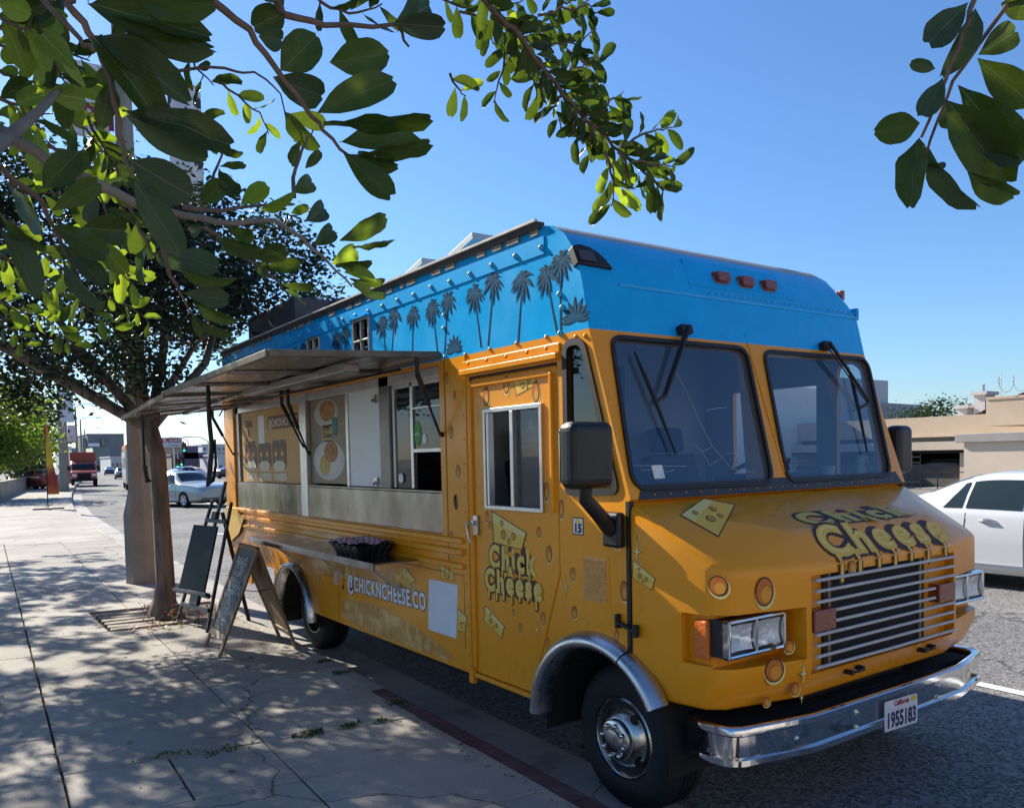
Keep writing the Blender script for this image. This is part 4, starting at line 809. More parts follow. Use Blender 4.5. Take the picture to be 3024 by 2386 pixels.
sb_ = onZ(d7(1195, 345), 2.285); b = MB(); b.tube([sb_+V((.16, 0, .0)), sb_, sb_-V((0, 0, .32)), sb_-V((0, 0, .55))], .012, 6); b.tube([sb_-V((0, 0, .5)), sb_-V((-.02, 0, .66)), sb_-V((-.05, 0, .64))], .02, 6); b.build('pull_hook', M_black, aw2)
# ---- folding shelf
b = MB(); b.bx(2.30, XS, 4.88, 7.55, 1.100, 1.112); b.bx(2.295, 2.31, 4.875, 7.555, 1.062, 1.113); b.bx(2.30, XS, 7.545, 7.556, 1.062, 1.112); shelf = b.build('serving_shelf', M_steel, truck, bevel=.003)
for y in (5.2, 6.2, 7.2): b = MB(); b.bar(V((XS, y, .86)), V((2.36, y, 1.098)), .03, .02); b.build('shelf_bracket', M_alu, shelf)
# ---- rub rails, panels
for z, h, t in ((1.276, .045, .016), (1.205, .05, .022), (1.115, .045, .016)): b = MB(); b.add([side(y, z+s*h/2, tt) for y in (4.30, 9.43) for s, tt in ((-1, 0), (-.6, t), (.6, t), (1, 0))], [(0, 1, 5, 4), (1, 2, 6, 5), (2, 3, 7, 6), (0, 3, 2, 1), (4, 5, 6, 7)]); b.build('rub_rail', M_orange, truck, smooth=50)
b = MB(); b.bx(XS-.006, XS+.01, 4.235, 4.25, .46, 2.42); b.build('door_jamb_strip', M_orange, truck)
rl = [(4.36, .56), (4.36, .98)]
line_on('panel_seam', [(4.31, .60), (4.31, 1.06), (6.55, 1.06)], .008, mat('seam_shadow_orange', (.33, .14, .02), .5), .002); line_on('panel_seam', [(6.62, .82), (6.30, .83), (6.30, .49)], .008, MATS['seam_shadow_orange'], .002); line_on('panel_seam', [(4.49, 1.02), (4.49, 2.42)], .01, MATS['seam_shadow_orange'], .003)
rv_ = 0
for y_ in [4.62+.155*i for i in range(29)]: bolt(y_, 1.292, bolt_me).scale = (.5, .5, .5)
for y_ in [4.36+.17*i for i in range(13)]: bolt(y_, .472, bolt_me).scale = (.55, .55, .55)
for z_ in [.56+.15*i for i in range(12)]: bolt(4.27, z_, bolt_me).scale = (.5, .5, .5)
for p_ in ((1440, 800), (1445, 905), (1440, 1150)):
    q_ = onX(c8(*p_), XS+.02); o_ = bpy.data.objects.new('hood_rivet', bolt_me); col.objects.link(o_); o_.location = q_-V((.004, 0, 0)); adopt(o_, truck)
# printed waffle / fried-crust pattern on the lower panels (flat print)
def waffle():
    m = mat('waffle_print', (.50, .225, .035), .36, var=.1, vs=3, coat=.3, c2=(.66, .38, .12), cs=13, cf=(.47, .62)); return m
def lattice_mat():
    m = mat('lattice_print', (.56, .22, .024), .36, coat=.3); t = m.node_tree; bs_ = t.nodes['Principled BSDF']; tc = _n(t, 'TexCoord'); s_ = _n(t, 'SeparateXYZ'); t.links.new(tc.outputs['Object'], s_.inputs[0]); fac = None
    for sg in (1, -1):
        a = _n(t, 'Math', operation='MULTIPLY_ADD'); t.links.new(s_.outputs[1], a.inputs[0]); a.inputs[1].default_value = sg; t.links.new(s_.outputs[2], a.inputs[2]); q = _n(t, 'Math', operation='MULTIPLY'); t.links.new(a.outputs[0], q.inputs[0]); q.inputs[1].default_value = 48; w_ = _n(t, 'Math', operation='SINE'); t.links.new(q.outputs[0], w_.inputs[0]); g_ = _n(t, 'Math', operation='GREATER_THAN'); t.links.new(w_.outputs[0], g_.inputs[0]); g_.inputs[1].default_value = .72
        if fac is None: fac = g_.outputs[0]
        else: mx_ = _n(t, 'Math', operation='MAXIMUM'); t.links.new(fac, mx_.inputs[0]); t.links.new(g_.outputs[0], mx_.inputs[1]); fac = mx_.outputs[0]
    mx = _n(t, 'Mix', data_type='RGBA'); t.links.new(fac, mx.inputs[0]); mx.inputs[6].default_value = (.60, .27, .03, 1); mx.inputs[7].default_value = (.42, .13, .012, 1); t.links.new(mx.outputs[2], bs_.inputs['Base Color']); return m
def blob(pts, m, t=.0012, name='crust_print'): b = MB(); b.flat(roundpoly(pts, .12, 4), side, t); return b.build(name, m, truck)
blob([(7.0, .98), (5.3, 1.0), (4.7, .86), (5.5, .80), (6.2, .83), (6.9, .84)], waffle()); blob([(6.25, .66), (5.6, .70), (4.9, .62), (4.45, .52), (4.5, .47), (5.5, .47), (6.2, .50)], waffle())
b = MB(); b.flat([(9.42, .78), (9.42, 1.08), (8.05, 1.08), (7.9, .9), (7.9, .78)], side, .0012); b.build('lattice_print', lattice_mat(), truck)
b = MB(); b.flat(roundpoly([(9.42, 1.09), (9.42, 1.29), (9.05, 1.29), (8.75, 1.2), (8.95, 1.02), (9.3, .9), (9.42, .92)], .03, 4), side, .0245); b.build('yellow_print', mat('print_yellow', (.66, .40, .03), .4, coat=.3), truck)
# ---- decals
def plane_at(o, n):
    o, n = V(o), V(n).normalized()
    def f(p): d = ray(*p); return CAM + d*((o-CAM).dot(n)/d.dot(n))
    return f
class Surf:                                        # a flat face of the truck: pixel -> local (a, b)
    def __init__(s, o, a, b, n): s.o, s.a, s.b, s.n = V(o), V(a).normalized(), V(b).normalized(), V(n).normalized(); s.pl = plane_at(s.o, s.n)
    def ab(s, p): q = s.pl(p)-s.o; return (q.dot(s.a), q.dot(s.b))
    def fr(s, x=0., y=0.): return frame(s.o+s.a*x+s.b*y, s.a, s.b, s.n)
def nvec(p, q, r): return (V(q)-V(p)).cross(V(r)-V(p)).normalized()
SIDE = Surf((XS, 0, 0), (0, -1, 0), (0, 0, 1), (-1, 0, 0))
DOORS = Surf((XS+.006, 0, 0), (0, -1, 0), (0, 0, 1), (-1, 0, 0))
a_, b_ = U(0, 2.815, 1), U(.06, 2.37, 1); NS = Surf(a_, b_-a_, (0, 0, 1), nvec(a_, b_, a_+V((0, 0, 1))) * (1 if nvec(a_, b_, a_+V((0, 0, 1))).x < 0 else -1))
a_, b_ = U(.13, 2.301, 1), U(.57, 2.209, 1); NF = Surf(a_, b_-a_, (0, 0, 1), nvec(a_, b_, a_+V((0, 0, 1))) * (1 if nvec(a_, b_, a_+V((0, 0, 1))).y < 0 else -1))
NC = Surf(U(1.2, 2.209, 1), (1, 0, 0), (0, 0, 1), (0, -1, 0))
a_, b_, e_ = U(.74, 2.815, 1.572), U(.60, 2.335, 1.418), U(1.82, 2.335, 1.418); nh = nvec(a_, b_, e_); nh = nh if nh.z > 0 else -nh
HD = Surf(b_, (1, 0, 0), nh.cross(V((1, 0, 0))), nh)
HSo = U(.57, 2.213, 1.272); hsb = V((0, .122, .146)).normalized(); HS = Surf(HSo, (1, 0, 0), hsb, V((0, -hsb.z, hsb.y)))
a_, b_, e_ = U(0, 2.815, 1.562), U(.13, 2.305, 1.283), U(.60, 2.335, 1.418); nl_ = nvec(a_, b_, e_); nl_ = nl_ if nl_.z > 0 else -nl_
HL = Surf(b_, V((1, 0, 0))-nl_*nl_.x, nl_.cross(V((1, 0, 0))-nl_*nl_.x), nl_)
def hole(S, p, rx, ry, rot=0., t0=.0):
    """cheese hole: pale crescent, brown ring, orange eye with a light lower part"""
    x, y = S.ab(p); b = MB(); f = S.fr(x, y)
    b.flat(ell(.08*rx, -.16*ry, rx*1.1, ry*1.08, 20, rot), f, t0+.0012, 1); b.flat(ell(0, 0, rx, ry, 20, rot), f, t0+.0018, 2); b.flat(ell(0, 0, rx*.86, ry*.88, 20, rot), f, t0+.0024, 0); b.flat(ell(.16*rx, -.2*ry, rx*.55, ry*.55, 16, rot), f, t0+.003, 3)
    return b.build('hole_decal', [M_hole, M_pale, M_brown, mat('hole_glow', (.66, .28, .02), .45)], truck)
def spark(S, p, r, t0=0.):
    x, y = S.ab(p); b = MB(); f = S.fr(x, y)
    for k, t, m_ in ((1.25, .0012, 0), (1., .0018, 1)):
        pts = []
        for i in range(8): rr2 = r*k*(1 if i % 4 == 0 else .42 if i % 2 == 0 else .14); pts.append((rr2*math.sin(R_(45*i)), rr2*math.cos(R_(45*i))))
        b.flat(pts, f, t+t0, m_)
    return b.build('sparkle_decal', [M_brown, M_pale], truck)
def wedge(S, quad, t0=0., dim=False):
    """cheese wedge from four pixels: tip, rind top, rind bottom, tip bottom"""
    P = [V(S.ab(p)) for p in quad]; c = sum(P, V((0, 0)))/4; b = MB(); f = S.fr()
    def sc_(k): return [tuple(c+(p-c)*k) for p in P]
    b.flat(sc_(1.07), f, .0012+t0, 0); b.flat(sc_(1.), f, .0018+t0, 1)
    tp = [P[0], P[0].lerp(P[1], 1.), P[1].lerp(P[2], .28), P[0].lerp(P[3], .35)]; b.flat([tuple(p) for p in tp], f, .0024+t0, 2)
    s = (P[0]-P[2]).length
    for u_, v_, r in ((.35, .62, .075), (.68, .5, .06), (.55, .8, .05), (.3, .2, .05)):
        q = P[0].lerp(P[1], u_).lerp(P[3].lerp(P[2], u_), v_); b.flat(ell(q.x, q.y, s*r, s*r*1.1, 14), f, .003+t0, 0); b.flat(ell(q.x+s*.004, q.y-s*.004, s*r*.82, s*r*.9, 14), f, .0036+t0, 3)
    return b.build('cheese_decal', [M_brown, M_chz, M_pale, mat('wedge_hole', (.50, .25, .03), .45)], truck)
for p, rx, ry in ((c7(465, 415), .032, .058), (c7(668, 295), .032, .052), (c7(965, 370), .034, .058), (c8(715, 490), .027, .046), (c8(635, 320), .022, .03), (c8(437, 942), .014, .02), (c8(490, 1060), .017, .03), (c8(670, 990), .021, .038), (c8(232, 200), .018, .034), (c7(1075, 1370), .02, .05), (c8(253, 265), .016, .03)): hole(DOORS, p, rx, ry)
for p, rx, ry in ((c7(66, 230), .022, .042), (c7(110, 770), .026, .042), (c7(180, 1170), .026, .042), (c7(155, 1470), .026, .042), (c7(145, 400), .018, .03), (c8(1240, 375), .036, .046), (c8(1298, 775), .028, .05), (c8(898, 645), .022, .036), (c8(912, 940), .024, .034), (c8(1240, 1118), .018, .03), (c8(812, 140), .02, .05), (c8(705, 1180), .016, .034), (d5(1600, 690), .02, .035), (d5(1885, 215), .025, .045), (d5(800, 830), .02, .03), (d5(1850, 490), .02, .03), (d5(1890, 620), .02, .03)): hole(SIDE, p, rx, ry)
for p, r in ((c7(380, 590), .05), (c8(190, 285), .03), (c8(620, 1070), .045), (c8(750, 1000), .02)): spark(DOORS, p, r)
for p, r in ((c8(845, 740), .05), (c8(1005, 1012), .03)): spark(SIDE, p, r)
wedge(DOORS, [c8(275, 160), c8(535, 325), c8(500, 450), c8(290, 395)]); wedge(DOORS, [c8(225, 890), c8(365, 1050), c8(345, 1135), c8(210, 1000)]); wedge(DOORS, [c7(735, 215), c7(955, 185), c7(970, 290), c7(775, 400)])
wedge(SIDE, [d5(1770, 730), d5(1860, 790), d5(1875, 850), d5(1765, 830)]); wedge(SIDE, [d5(1905, 1080), d5(1970, 1140), d5(1960, 1270), d5(1900, 1240)]); wedge(SIDE, [d5(1480, 740), d5(1560, 850), d5(1480, 890), d5(1400, 830)])
for S, p, rx, ry in ((NF, c2(543, 310), .052, .066), (NF, c2(605, 800), .055, .055), (NF, c2(735, 918), .026, .03), (NF, c2(556, 998), .022, .022), (NC, c2(1090, 155), .03, .03)): hole(S, p, rx, ry)
hole(NS, c2(258, 275), .05, .045); spark(NF, c2(787, 820), .06); spark(NF, c2(775, 972), .03); spark(NS, c8(1397, 470), .07); wedge(NS, [c8(1370, 540), c8(1535, 680), c8(1510, 765), c8(1365, 670)]); hole(NF, c2(697, 652), .03, .03, 0, -.0)
wedge(HL, [d2(445, 205), d2(560, 125), d2(710, 155), d2(630, 310)])
# palms and agaves on the blue side
M_palm = mat('palm_ink', (.003, .022, .038), .4, spec=.15); M_palml = mat('palm_tint', (.004, .085, .17), .4, var=.3, vs=24, spec=.15)
def frond(x, y, a, L, w, droop=.5):
    pts = []; n = 6
    for s in (1, -1):
        for i in (range(n+1) if s == 1 else range(n-1, 0, -1)):
            t = i/n; px = x+math.cos(a)*L*t; py = y+math.sin(a)*L*t-droop*L*t*t; wd = w*math.sin(math.pi*min(1, t*1.02))**.8
            pts.append((px-math.sin(a)*wd*s, py+math.cos(a)*wd*s))
    return pts
def palm(crown, base, k=1.):
    (x, y), (bx_, by_) = SIDE.ab(crown), SIDE.ab(base); b = MB(); f = SIDE.fr(); H = abs(y-by_); L = .108*k; pts = []
    cv = .02*k*(1 if bx_ > x else -1)
    for i in range(9):
        t = i/8; pts.append((x+(bx_-x)*t**1.5+cv*math.sin(math.pi*t)*.4, y+(by_-y)*t))
    w0 = .006*k; b.flat([(p[0]-w0*(1+.5*i/8), p[1]) for i, p in enumerate(pts)]+[(p[0]+w0*(1+.5*i/8), p[1]) for i, p in reversed(list(enumerate(pts)))], f, .0012, 0)
    b.flat([(p[0]-w0*.45, p[1]) for p in pts]+[(p[0]+w0*.45, p[1]) for p in reversed(pts)], f, .0018, 1)
    for i, a in enumerate((95, 60, 130, 30, 155, 5, 178, -28, 208, -60, 240, 270)):
        a2 = R_(a+rnd.uniform(-8, 8)); l = L*rnd.uniform(.85, 1.15); dr = .55 if 0 <= a <= 180 else .25
        b.flat(frond(x, y, a2, l, .0125*k, dr), f, .0022+i*.00006, 0); b.flat(frond(x, y, a2, l*.92, .0065*k, dr), f, .0031+i*.00006, 1)
    return b.build('palm_decal', [M_palm, M_palml], truck)
for cr_, bs in (((845, 650), (870, 875)), ((915, 608), (896, 875)), ((1025, 600), (1020, 862)), ((1135, 565), (1166, 828)), ((1225, 520), (1206, 845)), ((1380, 480), (1420, 800)), ((1490, 408), (1460, 790)), ((1660, 400), (1635, 768)), ((1800, 372), (1862, 715)), ((1886, 292), (1884, 700)), ((580, 745), (592, 862)), ((632, 706), (630, 862)), ((340, 826), (345, 862)), ((385, 800), (390, 850))): palm(d6(*cr_), d6(*bs))
for p, L in ((c1(1365, 1190), .15), (c1(140, 1500), .13)):
    x, y = SIDE.ab(p); b = MB(); f = SIDE.fr()
    for i, a in enumerate((90, 65, 115, 42, 138, 22, 158, 8, 172)): b.flat(frond(x, y, R_(a), L*(1-.03*i), .016, .15), f, .0012+.00006*i, 0); b.flat(frond(x, y, R_(a), L*.9*(1-.03*i), .009, .15), f, .002+.00006*i, 1)
    b.build('agave_decal', [M_palm, M_palml], truck)
# lettering
def drip_text(b, word, f, size, x, y, t, width=None, drips=5, dl=.3, seed=1, mo=0, mf=1, mh=2):
    r = random.Random(seed); w = text_on(b, word, f, size, x, y, t, mo, offset=size*.125, space=1.3, width=None if width is None else width)
    k = text2d(word, size, 0, 1.3)[0]; nat = max(p[0] for p in k)-min(p[0] for p in k); sx = 1. if width is None else width/nat
    text_on(b, word, f, size, x, y, t+.0015, mf, offset=size*.058, space=1.3, sx=sx)
    text_on(b, word, f, size, x-size*.01, y+size*.03, t+.0025, mh, offset=-size*.012, space=1.3, sx=sx)
    W = nat*sx
    for i in range(drips):
        cx = x+W*(i+.5)/drips+r.uniform(-.02, .02)*size; L = size*dl*r.uniform(.4, 1.1); rw = size*r.uniform(.038, .055)
        for kk, tt, mm in ((1.75, t+.0002+.0001*i, mo), (1., t+.0017+.0001*i, mf)):
            rk = rw*kk; e = rw*(kk-1); pts = [(cx-rk, y+size*.08), (cx+rk, y+size*.08)]+[(cx+rk*math.cos(R_(-a)), y-L-e*.3+rk*math.sin(R_(-a))) for a in range(0, 181, 30)]; b.flat(pts, f, tt, mm)
def logo(S, p0, p1, q0, q1, amp, name='logo_decal', dl=.3, mats=None, vs_=1.):
    """'Chick & Cheese' between pixels: p = Chick baseline ends, q = Cheese baseline ends, amp = ampersand"""
    b = MB()
    for w, a, c, n, sd in (('Chick', p0, p1, 5, 3), ('Cheese', q0, q1, 7, 5)):
        A, B = V(S.ab(a)), V(S.ab(c)); d = B-A; L = d.length; ex = d.normalized() if S is not HD else V((1, .0)); ey = V((-ex.y, ex.x)); f = frame(S.o+S.a*A.x+S.b*A.y, S.a*ex.x+S.b*ex.y, S.a*ey.x+S.b*ey.y, S.n)
        nat = text2d(w, 1., 0, 1.3)[0]; W = max(p[0] for p in nat)-min(p[0] for p in nat); drip_text(b, w, f, L/W*1.18*vs_, 0, 0, .0015 if w == 'Chick' else .0045, L, n, dl, sd)
    A = V(S.ab(amp)); text_on(b, '&', S.fr(A.x, A.y), .075 if S is not HD else .10, 0, 0, .0080, 1, offset=.004, align='CENTER'); text_on(b, '&', S.fr(A.x, A.y), .075 if S is not HD else .10, 0, 0, .0072, 0, offset=.010, align='CENTER')
    return b.build(name, mats or [M_brown, M_chz, M_pale], truck)
logo(DOORS, c8(255, 580), c8(600, 645), c8(225, 755), c8(655, 845), c8(422, 655))
M_lo = mat('logo_purple_brown', (.06, .03, .035), .45, spec=.2); LGM = [M_lo, mat('logo_cream', (.72, .45, .07), .45, spec=.2), mat('logo_light', (.74, .55, .16), .45, spec=.2)]
b = MB(); x0h, x1h = HS.ab(d2(1180, 400))[0], HS.ab(d2(1775, 320))[0]; drip_text(b, 'Cheese', HS.fr(), .235, x0h, .036, .0015, x1h-x0h, 7, .03, 5)
fN = NC.fr(); r = random.Random(4); W_ = x1h-x0h; xo = (XS+.57)-(XS+1.2)+x0h
for i in range(7):
    cx = xo+W_*(i+.45)/7+r.uniform(-.02, .02); L_ = (.075, .05, .035, .04, .03, .055, .035)[i]; rw = .013
    for kk, tt, mm in ((1.85, .0012, 0), (1., .002, 1)):
        rk = rw*kk; fN(0, 0); pts = [(cx-rk, .262), (cx+rk, .262)]+[(cx+rk*math.cos(R_(-a)), .262-L_+rk*math.sin(R_(-a))) for a in range(0, 181, 30)]; b.flat(pts, fN, tt+.0001*i, mm)
    for kk, tt, mm in ((1.85, .0012, 0), (1., .0034, 1)): b.flat([(cx-xo+x0h-rw*kk, -.004), (cx-xo+x0h+rw*kk, -.004), (cx-xo+x0h+rw*kk, .07), (cx-xo+x0h-rw*kk, .07)], HS.fr(), tt+.0001*i, mm)
b.build('logo_decal', LGM, truck)
b = MB(); A = HD.ab(d2(1060, 240)); B_ = HD.ab(d2(1600, 205)); drip_text(b, 'Chick', HD.fr(), .20, A[0], (A[1]+B_[1])/2-.02, .0015, B_[0]-A[0], 5, .10, 3); A = HD.ab(d2(1440, 243)); text_on(b, '&', HD.fr(A[0], max(.01, A[1])), .09, 0, 0, .008, 1, offset=.006, align='CENTER'); b.build('logo_decal', LGM, truck)
b = MB(); A, B = V(SIDE.ab(d5(1022, 915))), V(SIDE.ab(d5(1648, 1085))); d = B-A; f = frame(SIDE.o+SIDE.a*A.x+SIDE.b*A.y, SIDE.a*d.normalized().x+SIDE.b*d.normalized().y, SIDE.b*d.normalized().x-SIDE.a*d.normalized().y, SIDE.n)
nat = text2d('@CHICKNCHEESE.CO', 1., 0, 1.16)[0]; W = max(p[0] for p in nat)-min(p[0] for p in nat); sz = d.length/W*1.35
text_on(b, '@CHICKNCHEESE.CO', f, sz, 0, 0, .0015, 0, offset=sz*.085, space=1.16, width=d.length*1.01); text_on(b, '@CHICKNCHEESE.CO', f, sz, 0, 0, .003, 1, offset=sz*.04, space=1.16, width=d.length)
b.build('handle_lettering', [M_mar, M_wtxt], truck)
x, y = SIDE.ab(d5(930, 832)); f = SIDE.fr(x, y); b = MB(); b.prism(rrect(-.05, .05, -.05, .05, .025), f, .0005, .0015, 0); b.prism(rrect(-.036, .036, -.036, .036, .02), f, .0015, .0022, 1); b.prism(rrect(-.029, .029, -.029, .029, .015), f, .0022, .0028, 0); b.prism(ell(0, 0, .019, .019, 18), f, .0028, .0034, 1); b.prism(ell(0, 0, .012, .012, 18), f, .0034, .004, 0); b.prism(ell(.022, .022, .004, .004, 8), f, .0028, .0036, 1); b.build('camera_logo_decal', [mat('logo_pale', (.66, .50, .42), .5), mat('logo_red', (.45, .08, .06), .5)], truck)
x, y = SIDE.ab(d5(985, 870)); f = SIDE.fr(x, y); b = MB(); b.prism(ell(-.01, -.035, .022, .02, 14), f, .0005, .0015); b.prism(rrect(.006, .014, -.035, .055, .002), f, .0005, .0015); b.prism([(.012, .055), (.014, .038), (.034, .020), (.036, .030)], f, .0005, .0015); b.build('note_logo_decal', M_brown, truck)
q = [sp(d5(*p)) for p in ((1670, 835), (1900, 885), (1890, 1312), (1665, 1240))]; b = MB(); b.prism(roundpoly([(q[0][0], q[0][1]), (q[1][0], q[1][1]), (q[2][0], q[2][1]), (q[3][0], q[3][1])], .012, 4), side, .0005, .0016); b.build('white_sticker', mat('sticker_white_print', (.66, .69, .74), .5, var=.05, vs=9), truck)
# ---- tray of paper on the shelf (a thing of its own)
ta, tb_ = onZ(d5(935, 660), 1.113), onZ(d5(1415, 600), 1.113)
ty = (5.18, 5.66); tray = thing('food_tray', 'black plastic tray lined with red and white checked paper on the serving shelf', 'tray', (2.46, 5.42, 1.112))
b = MB(); x0, x1, y0, y1, z0, z1 = 2.325, 2.60, ty[0], ty[1], 1.113, 1.20
def ring_(x0, x1, y0, y1, z, n=8, amp=0.):
    out = []
    for (ax, ay), (bx_, by_) in (((x0, y0), (x1, y0)), ((x1, y0), (x1, y1)), ((x1, y1), (x0, y1)), ((x0, y1), (x0, y0))):
        nx, ny = (by_-ay), -(bx_-ax); l = math.hypot(nx, ny)
        for i in range(n): o_ = amp*(1 if i % 2 else -1); out.append((ax+(bx_-ax)*i/n+nx/l*o_, ay+(by_-ay)*i/n+ny/l*o_, z))
    return out
r0, r1, r2 = ring_(x0+.03, x1-.03, y0+.03, y1-.03, z0, 10, .006), ring_(x0, x1, y0, y1, z1-.02, 10, .006), ring_(x0-.012, x1+.012, y0-.012, y1+.012, z1, 10, .0); n = len(r0)
b.v = r0+r1+r2; b.f = [tuple(range(n-1, -1, -1))]+[(i, (i+1) % n, n+(i+1) % n, n+i) for i in range(n)]+[(n+i, n+(i+1) % n, 2*n+(i+1) % n, 2*n+i) for i in range(n)]; b.m = [0]*len(b.f); b.build('tray', M_blackp, tray)
def check_mat():
    m = mat('red_white_check', (.7, .7, .7), .7); t = m.node_tree; tc = _n(t, 'TexCoord'); ck = _n(t, 'TexChecker'); ck.inputs['Scale'].default_value = 34; ck.inputs[1].default_value = (.85, .76, .78, 1); ck.inputs[2].default_value = (.55, .08, .12, 1); t.links.new(tc.outputs['Object'], ck.inputs[0]); t.links.new(ck.outputs[0], t.nodes['Principled BSDF'].inputs['Base Color']); return m
b = MB(); nx, ny = 8, 12; vs = [(x0-.01+(x1-x0+.02)*i/nx, y0-.01+(y1-y0+.02)*j/ny, z1+.016+.014*math.sin(i*1.3+j*.7)*math.cos(j*.9)) for i in range(nx+1) for j in range(ny+1)]
b.add(vs, [(i*(ny+1)+j, (i+1)*(ny+1)+j, (i+1)*(ny+1)+j+1, i*(ny+1)+j+1) for i in range(nx) for j in range(ny)]); b.build('checked_paper', check_mat(), tray, smooth=60)
# ------------------------------------------------------------------ pavement furniture
M_bw = mat('black_painted_wood', (.014, .013, .014), .45, var=.3, vs=9); M_gloss = mat('black_gloss_board', (.004, .007, .012), .28, spec=.03, bump=.06, bs=5)
M_wood = mat('worn_wood', (.22, .13, .065), .7, var=.25, vs=14, stretch=(6, 6, 1)); M_chalk = mat('chalkboard', (.022, .026, .026), .6, var=.5, vs=5); M_chk = mat('chalk', (.55, .57, .56), .9); M_ply = mat('tan_board', (.34, .235, .13), .75, var=.1, vs=4)
ES = [V((1.917, 8.819, .15)), V((2.037, 8.11, .15)), V((2.547, 8.443, .15))]
easel = thing('easel', 'black wooden artist easel holding a glossy black board beside the tree', 'easel', (ES[0]+ES[1])/2)
da = (ES[1]-ES[0]).normalized(); pl = V((-da.y, da.x, 0)); pl = pl if pl.x > 0 else -pl
bu = (pl*.27+V((0, 0, 1))).normalized(); nn = -(da.cross(bu)); nn = nn if nn.x < 0 else -nn
EP = Surf((ES[0]+ES[1])/2, da, bu, nn); fe = EP.fr(); wv = (ES[1]-ES[0]).length
mt = EP.ab(h6(1235, 190)); lt = EP.ab(h6(1125, 330)); rt = EP.ab(h6(1270, 350))
def ebar(name, a, b_, w, h, t, m=M_bw): b = MB(); b.bar(fe(*a, t), fe(*b_, t), w, h, nn); return b.build(name, m, easel, bevel=.003)
ebar('leg', (-wv/2, 0), lt, .035, .025, 0); ebar('leg', (wv/2, 0), rt, .035, .025, 0)
b = MB(); b.bar(ES[2], fe((lt[0]+rt[0])/2, lt[1]-.12, -.03), .035, .025, V((0, 1, 0))); b.build('leg', M_bw, easel)
mx_ = (lt[0]+rt[0])/2; ebar('mast', (0, .32), (mt[0], mt[1]), .04, .022, .012)
for p, q in (((905, 1140), (1110, 1190)), ((900, 1035), (1115, 1085)), ((1085, 490), (1245, 505))): A, B = EP.ab(h6(*p)), EP.ab(h6(*q)); ebar('crossbar', A, B, .04, .025, .02)
A, B = EP.ab(h6(862, 1030)), EP.ab(h6(1120, 1072)); b = MB(); b.bar(fe(*A, .045), fe(*B, .045), .035, .05, nn); b.build('ledge', M_bw, easel, bevel=.003)
b = MB(); A = EP.ab(h6(1005, 1100)); b.prism(rrect(A[0]-.09, A[0]+.09, A[1]-.06, A[1]+.06, .01), fe, .0, .04); b.build('clamp', M_bw, easel, bevel=.004); b = MB(); A2 = EP.ab(h6(1160, 465)); b.prism(rrect(A2[0]-.05, A2[0]+.05, A2[1]-.03, A2[1]+.05, .01), fe, .0, .045); b.build('clamp', M_bw, easel, bevel=.004)
q = [EP.ab(h6(*p)) for p in ((1020, 530), (1205, 545), (1100, 1065), (903, 1025))]
brd = thing('display_board', 'glossy black board propped upright on the black easel', 'board', fe(*q[3], .05))
b = MB(); b.prism([(p[0], p[1]) for p in q], fe, .045, .062); b.build('board_face', M_gloss, brd, bevel=.003)
# A-frame chalkboard
AF = {'LF': V((1.872, 7.515, .15)), 'LN': V((1.854, 7.012, .15)), 'RF': V((2.501, 7.349, .15)), 'RN': V((2.471, 6.849, .15))}
apx = 2.19; TN = onX(h6(1485, 712), apx); TF = onX(h6(1343, 690), apx)
TN, TF = V((apx, AF['LN'].y*.5+AF['RN'].y*.5, (TN.z+TF.z)/2)), V((apx, AF['LF'].y*.5+AF['RF'].y*.5, (TN.z+TF.z)/2))
af = thing('sandwich_board', 'wood framed folding chalkboard sign standing on the pavement edge', 'sign', (2.18, 7.18, .15))
def leaf_panel(fn, ff, tn, tf, face, chalk, name):
    b = MB(); w = .045; b.bar(fn, tn, w, .022, face); o = b.build('rail', M_wood, af, bevel=.003)
    b = MB(); b.bar(ff, tf, w, .022, face); b.build('rail', M_wood, af, bevel=.003)
    b = MB(); b.bar(tn, tf, w, .024, face); b.build('top_rail', M_wood, af, bevel=.003)
    lo = .16; b = MB(); b.bar(fn.lerp(tn, lo), ff.lerp(tf, lo), w*1.2, .02, face); b.build('bottom_rail', mat('pale_wood', (.42, .30, .17), .7, var=.2, vs=14), af, bevel=.003)
    P = [fn.lerp(tn, lo), tn, tf, ff.lerp(tf, lo)]; nrm = (P[1]-P[0]).cross(P[3]-P[0]).normalized(); nrm = nrm if nrm.dot(face) > 0 else -nrm
    b = MB(); b.add([p+nrm*.004 for p in P]+[p-nrm*.004 for p in P], [(0, 1, 2, 3), (7, 6, 5, 4)]+[(i, (i+1) % 4, 4+(i+1) % 4, 4+i) for i in range(4)], 0); pn = b.build(name, M_chalk if chalk else M_ply, af)
    return P, nrm, pn
P, nrm, pn = leaf_panel(AF['LN'], AF['LF'], TN, TF, V((-1, 0, .4)), True, 'chalkboard')
b = MB(); ax = (P[3]-P[0]); L0 = ax.length; f = frame(P[3]+nrm*.006, (P[0]-P[3]).normalized(), (P[2]-P[3]).normalized(), nrm); r = random.Random(5); Hh = (P[1]-P[0]).length
def scrib(x, y, s, n=26):
    pts = []
    for i in range(n): t = i/(n-1); pts.append((x+s*t*4+.35*s*math.sin(t*40+x*9), y+.5*s*math.cos(t*33+y*7)+r.uniform(-.1, .1)*s))
    b.tube([f(*p, 0) for p in pts], .0035, 4)
for x, y, s in ((.1, .80, .07), (.08, .74, .08), (.12, .66, .06), (.1, .55, .085), (.1, .49, .09), (.08, .43, .085), (.12, .34, .05), (.1, .27, .06), (.12, .2, .07), (.1, .13, .06)): scrib(x, y*Hh/.95, s)
b.build('chalk_writing', M_chk, pn)
leaf_panel(AF['RN'], AF['RF'], TN, TF, V((1, 0, .4)), False, 'back_panel')
